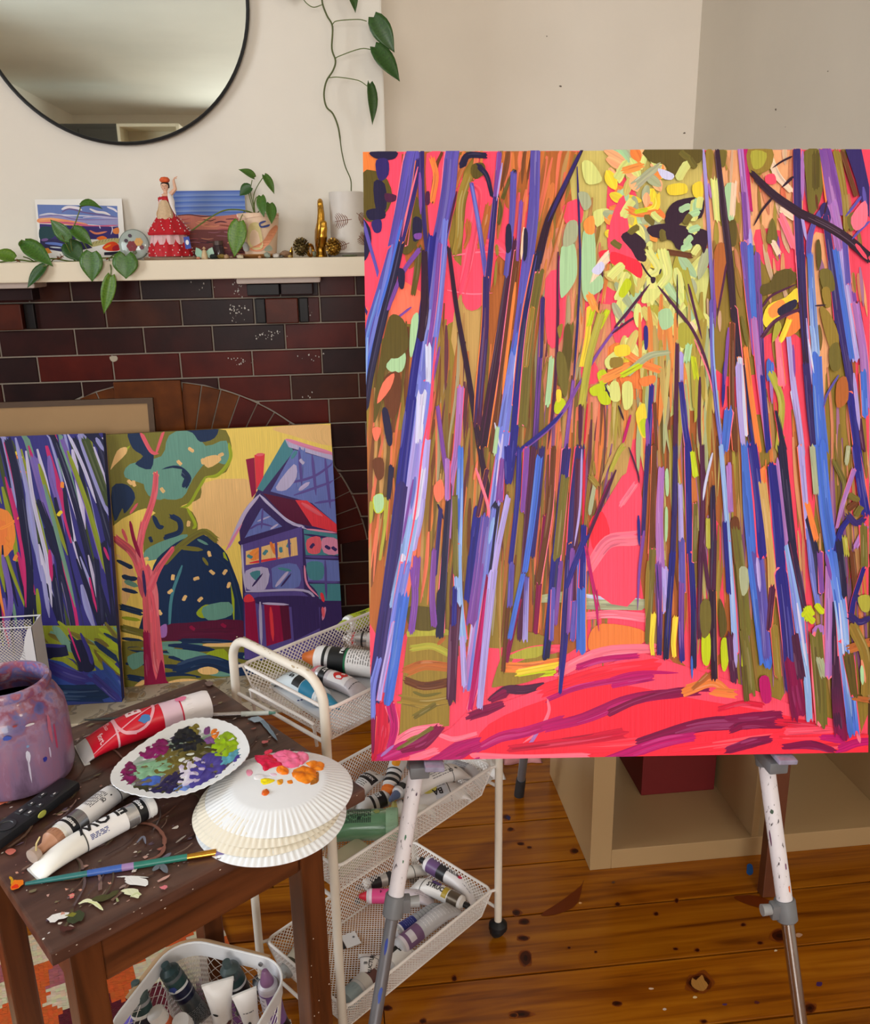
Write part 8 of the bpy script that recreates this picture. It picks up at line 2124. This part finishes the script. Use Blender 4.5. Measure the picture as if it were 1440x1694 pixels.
dn 36:30 1040,380 1080,560 1100,760
og 30 1035,300 1080,480
vi 30:26 1100,560 1110,760
gr 26 1025,850 1030,900
gr o 1030,870 1050,860 1100,850 1050,900
mv b 1060,960 1120,940 1110,1080 1075,1080
kh 70:60 1080,1000 1100,1250 1110,1440
gy 40 1100,1120 1120,1200
pl 30:40 1150,700 1190,950 1200,1200
mv 44:50 1150,640 1150,900 1150,1200
dn>pl 50:60 1190,820 1190,1100 1190,1320
pl>dm 60:70 1190,1280 1200,1420 1210,1500
cb 66:70 1100,0 1130,330 1170,600
cb>lb 66:60 1165,560 1210,860 1230,1080
lb>cb 60:66 1225,1040 1255,1300 1275,1490
wl 10 1200,820 1230,1150
vi 20 1130,560 1160,700
gy 30 1060,0 1080,240
bi 40:50 1290,0 1310,160 1340,340
kh 30:24 1180,80 1230,200 1210,320
gy 24 1250,0 1240,80
mv 26:16 1280,120 1220,300 1190,420
bi 26:36 1260,370 1210,440 1190,540
nv 34 1250,360 1290,400 1330,380
kh o 1280,265 1305,335
br o 1270,310
mv 30 1290,520 1340,420
yg 30 1230,480 1240,560
dn 40:30 1200,500 1220,660 1230,780
kh 40 1330,420 1335,620
br 30 1270,560 1290,760
bi 24:30 1330,640 1280,800 1265,890
nv 40:30 1260,890 1310,920 1360,900
nv 26 1290,780 1330,850
yg b 1300,790 1360,780 1360,860 1320,860
bo 50 1260,1060 1350,1030
ol 60:50 1280,960 1340,1100 1340,1300
sa 16 1320,1120 1340,1240
mt 20 1320,1150 1325,1250
bo 30 1290,1320 1350,1330
do 60:40 1250,1100 1280,1300
'''
paint_canvas(BIG, '\n'.join(l for l in BIGD.split('\n') if not l.startswith(('pk B 0,60', 'O_'))), 3.195, 590, 230, 2.84e-4, 17, 'painted_surface', big, [PC['pk'], PC['lp'], PC['co'], PC['og']] and ['pk', 'lp', 'co', 'og', 'pk'])
HOUSED = '''
hy B 380,60 1340,60 1340,1220 380,1220
hs b 760,330 1000,330 880,560 760,520
hs b 1050,110 1280,100 1285,180 1120,140
ho b 400,110 660,100 840,100 890,180 870,280 780,310 770,380 700,410 640,460 560,420 470,460 410,470
ht b 500,250 620,220 650,140 740,110 790,180 870,160 880,250 800,240 740,310 700,380 620,380 560,330 480,300
hn b 440,470 430,340 490,330 520,380 480,440 470,420
hn b 490,125 540,120 560,180 590,200 580,270 520,250 550,220 510,190
hn b 690,110 830,105 825,150 770,165 740,130
hn 26:30:26 610,350 620,290 680,270 720,300 715,325
ht b 560,290 700,270 640,380 570,370
hl 12:10 790,300 760,350 720,410 640,430
hl 14 880,170 885,230 840,290 790,300
hl 10 430,260 470,210 500,180
ho b 560,480 620,430 720,420 760,480 740,530 650,560 560,620
ht b 560,580 640,540 720,520 700,570 620,610 560,620
hn 18 590,450 610,490 630,490
hn 22:20 660,450 690,470 690,510 640,530
hn o 580,540
hl 12 720,420 750,480 740,500
hs o 500,320 515,325 690,245 735,195 780,240 820,235 850,215 725,480 625,350 560,615 600,290 460,210
hs b 450,200 485,185 485,210 440,255 425,270
hs b 780,230 830,215 850,235 800,265
hn b 560,800 590,640 640,580 700,540 780,520 860,580 890,640 930,760 940,930 560,930
ho 26 640,620 700,560 780,510 830,540
ho 18 690,570 780,580
ht 10 760,540 800,560
hl 14:10 860,590 890,700 900,860
hn 26 820,600 880,650 920,800 930,920
hg 12 700,640 660,760 650,900
ho 12 780,610 800,640
hm b 600,930 640,870 720,860 930,850 940,930
hm 30 700,900 900,890
hk o 740,880 860,870
hs o 665,685 755,690 805,595 865,665 815,665 655,740 710,765 770,770 615,820 880,715
hl b 755,820 790,790 830,800 860,830 800,840 770,840
ht b 780,800 880,780 890,830 800,850
mv b 612,880 640,865 640,910 615,915
hs b 440,600 500,640 520,700 470,800 470,620
hn 14:20 450,620 490,640 510,650
hn 20 470,680 500,690 530,690
hn 16 470,730 530,745
ht 20 480,700 530,720
hl 14 470,840 540,850
hn 26 470,800 540,820
ho 30 470,880 550,900
hn 14 470,920 550,930
ho B 470,930 1340,930 1340,1230 470,1230
~ 30 16 30 80 220 2 8 480 940 1300 1110 hn,ho,ht,hl,ho,ho,hn
hn 22:16 700,930 830,930 960,945
hs 12:20 780,945 860,945 960,940
ht b 490,990 560,970 560,1010 510,1040
hl b 790,980 860,960 880,1010 820,1010
ht b 640,960 760,970 800,990 700,1000
hn 40:60:40 690,1040 800,1010 960,1060
hn 26 500,1070 560,1080
hs b 760,1040 800,1028 838,1040 830,1056 780,1058
hs b 640,1090 700,1075 770,1080 760,1100 650,1110
hs 20 520,1110 560,1080
hn 20 850,1010 930,1020
# pink tree
hc 26:30:50 445,535 510,590 555,680
hc 50:56:66:80 555,660 575,760 585,900 600,1100
hc 20:26 600,290 590,380 550,500
hc 26:30 552,480 535,580 545,640
hk 12:16 500,470 515,540 540,610
hc 16:12 540,125 580,200 610,210
hc 12:10 630,120 610,180 600,210
hc 12 470,500 490,550
hk 20:46:60 560,900 575,1000 585,1110
hc 26:40 590,820 600,1000 620,1080
hk b 620,1000 640,1080 655,1105 560,1110 600,1080
hc 30:26:18 580,720 610,650 665,575
hc 10 500,440 530,400
hd 12 550,660 560,760
# house
hd B 920,500 985,360 1100,155 1290,210 1330,520 1330,1000 940,1000 930,640
hg B 985,345 1095,155 1130,200 1010,355
hb B 1040,355 1130,195 1290,235 1310,480 1200,400
hw B 1095,155 1290,205 1290,235 1110,185
hp_ 14:18 1100,155 1190,185 1295,215
hb 30 1160,200 1150,340
hv 12 1150,200 1160,330
hv 12 1200,215 1215,370
hv 12 1250,230 1270,420
hv 10 1070,330 1200,300 1290,240
hv 10 1130,370 1300,310
hv 10 1210,400 1310,385
hw b 1060,340 1130,250 1140,300 1100,350
hw 16 1150,350 1190,320
hw o 1160,240
hg 14 1140,200 1120,230
hk B 945,232 978,225 985,360 968,380
hr B 978,215 1018,210 1012,300 985,350
hc 12 985,215 1015,212
hm B 1010,362 1140,390 1200,490 1110,470
hr B 1135,388 1180,390 1310,480 1305,512 1200,488
hc 16 1160,400 1240,450
hw 12 1000,370 1060,430 1110,470 1180,500
hw 16 880,570 940,440 1000,365
hp_ 10 870,580 930,480
hd B 925,540 1005,385 1110,480 960,530
hb B 940,535 1005,420 1085,490 950,530
hv 8 960,500 1000,480 1050,490
hw 6 990,470 1040,450
hv 8 1010,420 1005,500
hw 8 1040,500 1070,480
hd b 915,550 940,540 930,565
hw 10 1120,480 1170,490
hp_ 8 1180,500 1300,515
hv B 930,560 1160,490 1170,640 930,670
hs B 945,585 1140,530 1145,600 945,640
lo b 960,590 1000,570 1000,610 965,620
og 14 1040,550 1060,600
lo o 1060,560 985,590
hr 10 960,630 1080,610
hg o 960,605 1080,580 1110,560 1020,590
hv 10 1000,550 1000,640
hv 10 1060,540 1065,620
hv 10 1110,530 1115,610
hg B 1165,500 1300,520 1310,600 1175,600
hd 10 1170,520 1300,540
hc b 1180,540 1230,530 1230,590 1185,590
hp_ b 1240,535 1300,540 1300,595 1245,590
hd o 1200,565 1260,570 1285,575
hv B 930,640 1160,610 1170,740 945,740
hw b 945,660 1030,650 1020,730 950,730
hb b 1045,650 1140,635 1150,720 1050,725
hg b 960,670 1000,660 990,700
hw 14 1060,720 1110,660
hg 12 1070,650 1120,660
hd 8 970,720 1010,670
hd 8 1080,720 1120,670
hv 8 1040,645 1045,740
hb B 1175,615 1305,620 1310,700 1185,700
hg B 1185,710 1310,710 1315,775 1230,775
hg b 1180,630 1240,630 1240,690 1190,690
hv 10 1175,605 1310,610
hv 10 1180,700 1310,705
hv 10 1250,620 1255,770
hd 10:12 1165,500 1170,640 1175,700 1220,760 1230,900
hp_ 8 1170,640 1180,710 1225,760
hw 8 930,560 935,660 945,740
hw 10 945,740 1165,735 1220,780
hv B 940,745 1160,740 1230,790 1230,1000 940,1000
hd b 990,760 1210,760 1230,800 1000,790
hk B 940,775 980,770 995,940 945,930
hr b 940,760 960,750 978,775 940,780
hk B 1015,790 1075,790 1090,930 1025,950
hr 14 1040,800 1050,930
hm B 1075,790 1110,795 1120,920 1090,930
hd B 1120,795 1225,790 1230,880 1130,930
hw 12 1000,780 1005,950
hw 10 1010,785 1110,790
hd b 1240,800 1310,795 1315,840 1240,850
hp_ 12 1250,800 1240,850
hr 14 1235,745 1245,780
hc 12 1240,800 1245,840
hd 14 1225,790 1330,780
'''
paint_canvas(HOUSE, HOUSED, 2.3226, 0, 660, 8.2e-4, 23, 'painted_surface', house)
PC.update(la=(150, 150, 206), lk=(24, 26, 62), lu=(52, 48, 128), lm=(196, 40, 110), lg=(140, 150, 40), lt=(110, 150, 130), lo_=(240, 140, 60), lq=(120, 96, 176), lh=(44, 70, 150), ll=(196, 190, 222), lz=(64, 76, 40))
LEFTD = '''
lu B -900,100 480,100 490,1200 -900,1200
~ 170 9 22 160 460 76 5 -760 140 430 880 lq,la,lk,lg,lu,lm,lt,ll,lz,lk
lo_ b -60,440 30,430 60,520 30,600 -60,620
og b -60,480 20,470 20,560 -60,580
lo_ 14:8 0,500 40,480 80,450
~ 60 8 16 120 300 82 4 -760 560 240 880 lq,lm,la,lo_,ll,lk,lg
lo_ o 30,540 40,570 60,610 100,640 240,330 60,220 90,280
ye o 40,200 60,210 80,230 230,440
lk 26:34 30,160 70,330 110,640 110,860
la 14:20 60,150 110,380 160,700
lm 12:18 110,180 160,340 210,520 260,760
lq 30:34:40 130,230 190,450 250,680 310,960
lk 20:26:36:60 150,400 210,560 270,760 330,1020
lu 26 240,560 300,840 340,1020
lm 12 240,620 290,820 310,1000
ll 12:18 215,150 260,330 330,560 370,760
lg 16 150,250 200,420 260,600
lk 20:26 200,130 270,330 340,600 400,860
lq 16:22 240,160 330,400 400,640
lk 26 290,160 370,360 430,560
la 12:16 300,140 390,380 430,460
lg 16:20 260,200 340,420 410,680
lz 30 330,160 420,400
lk 40:30 350,130 400,200 430,330
ll 12 260,130 320,260 370,400
la 16:12 370,150 400,200
lt 14 170,330 230,560 290,800
ll 14 100,200 130,400 180,620 200,800
lm 10:14 20,300 60,460 90,620 100,800
lq 20 10,600 40,760 30,870
la 16 160,640 190,840
lk 18:26 200,640 240,880
lm 14 190,580 200,700
ll 10:16 340,600 380,780 400,880
lk 20:26 370,620 390,860
lk 24:20 400,560 430,760 440,880
lu 20 430,600 450,800
lm 10 400,570 420,620
lk o 395,895 120,865
lt b 150,880 180,880 210,930 180,960
lg B 100,870 470,870 475,1000 420,1040 360,1060 280,1000 140,960
~ 26 10 22 50 130 40 14 120 880 470 1020 lg,lt,hl,kh,hn,hl
lt b 200,880 230,880 280,950 290,975 250,960
hn b 370,930 480,1010 480,1030 380,960
hl b 380,900 480,960 480,985 400,930
kh b 360,960 440,1020 480,1070 400,1030
hl b 370,970 420,1000 470,1050 450,1050
hn 12 400,900 470,940
lk B 130,940 255,945 265,985 200,1000 140,985
lu 14 140,945 250,950
lg b 190,1000 260,995 300,1040 230,1050
lh B -900,1000 140,990 240,1010 310,1050 400,1040 490,1090 490,1200 -900,1200
lu 40:60 150,1010 260,1060 330,1080
hn 60:70 120,1120 260,1130 380,1130
lh 80:60 400,1060 440,1110 480,1150
lu 30 360,1070 450,1150
lk b 270,940 330,930 362,1010 360,1040 330,1050 300,1020
lu 12:20 310,900 345,980 355,1020
lm 6 262,880 295,970 310,1010
'''
paint_canvas(LEFT, LEFTD, 2.3226, 0, 660, 8.2e-4, 29, 'painted_surface', leftc)
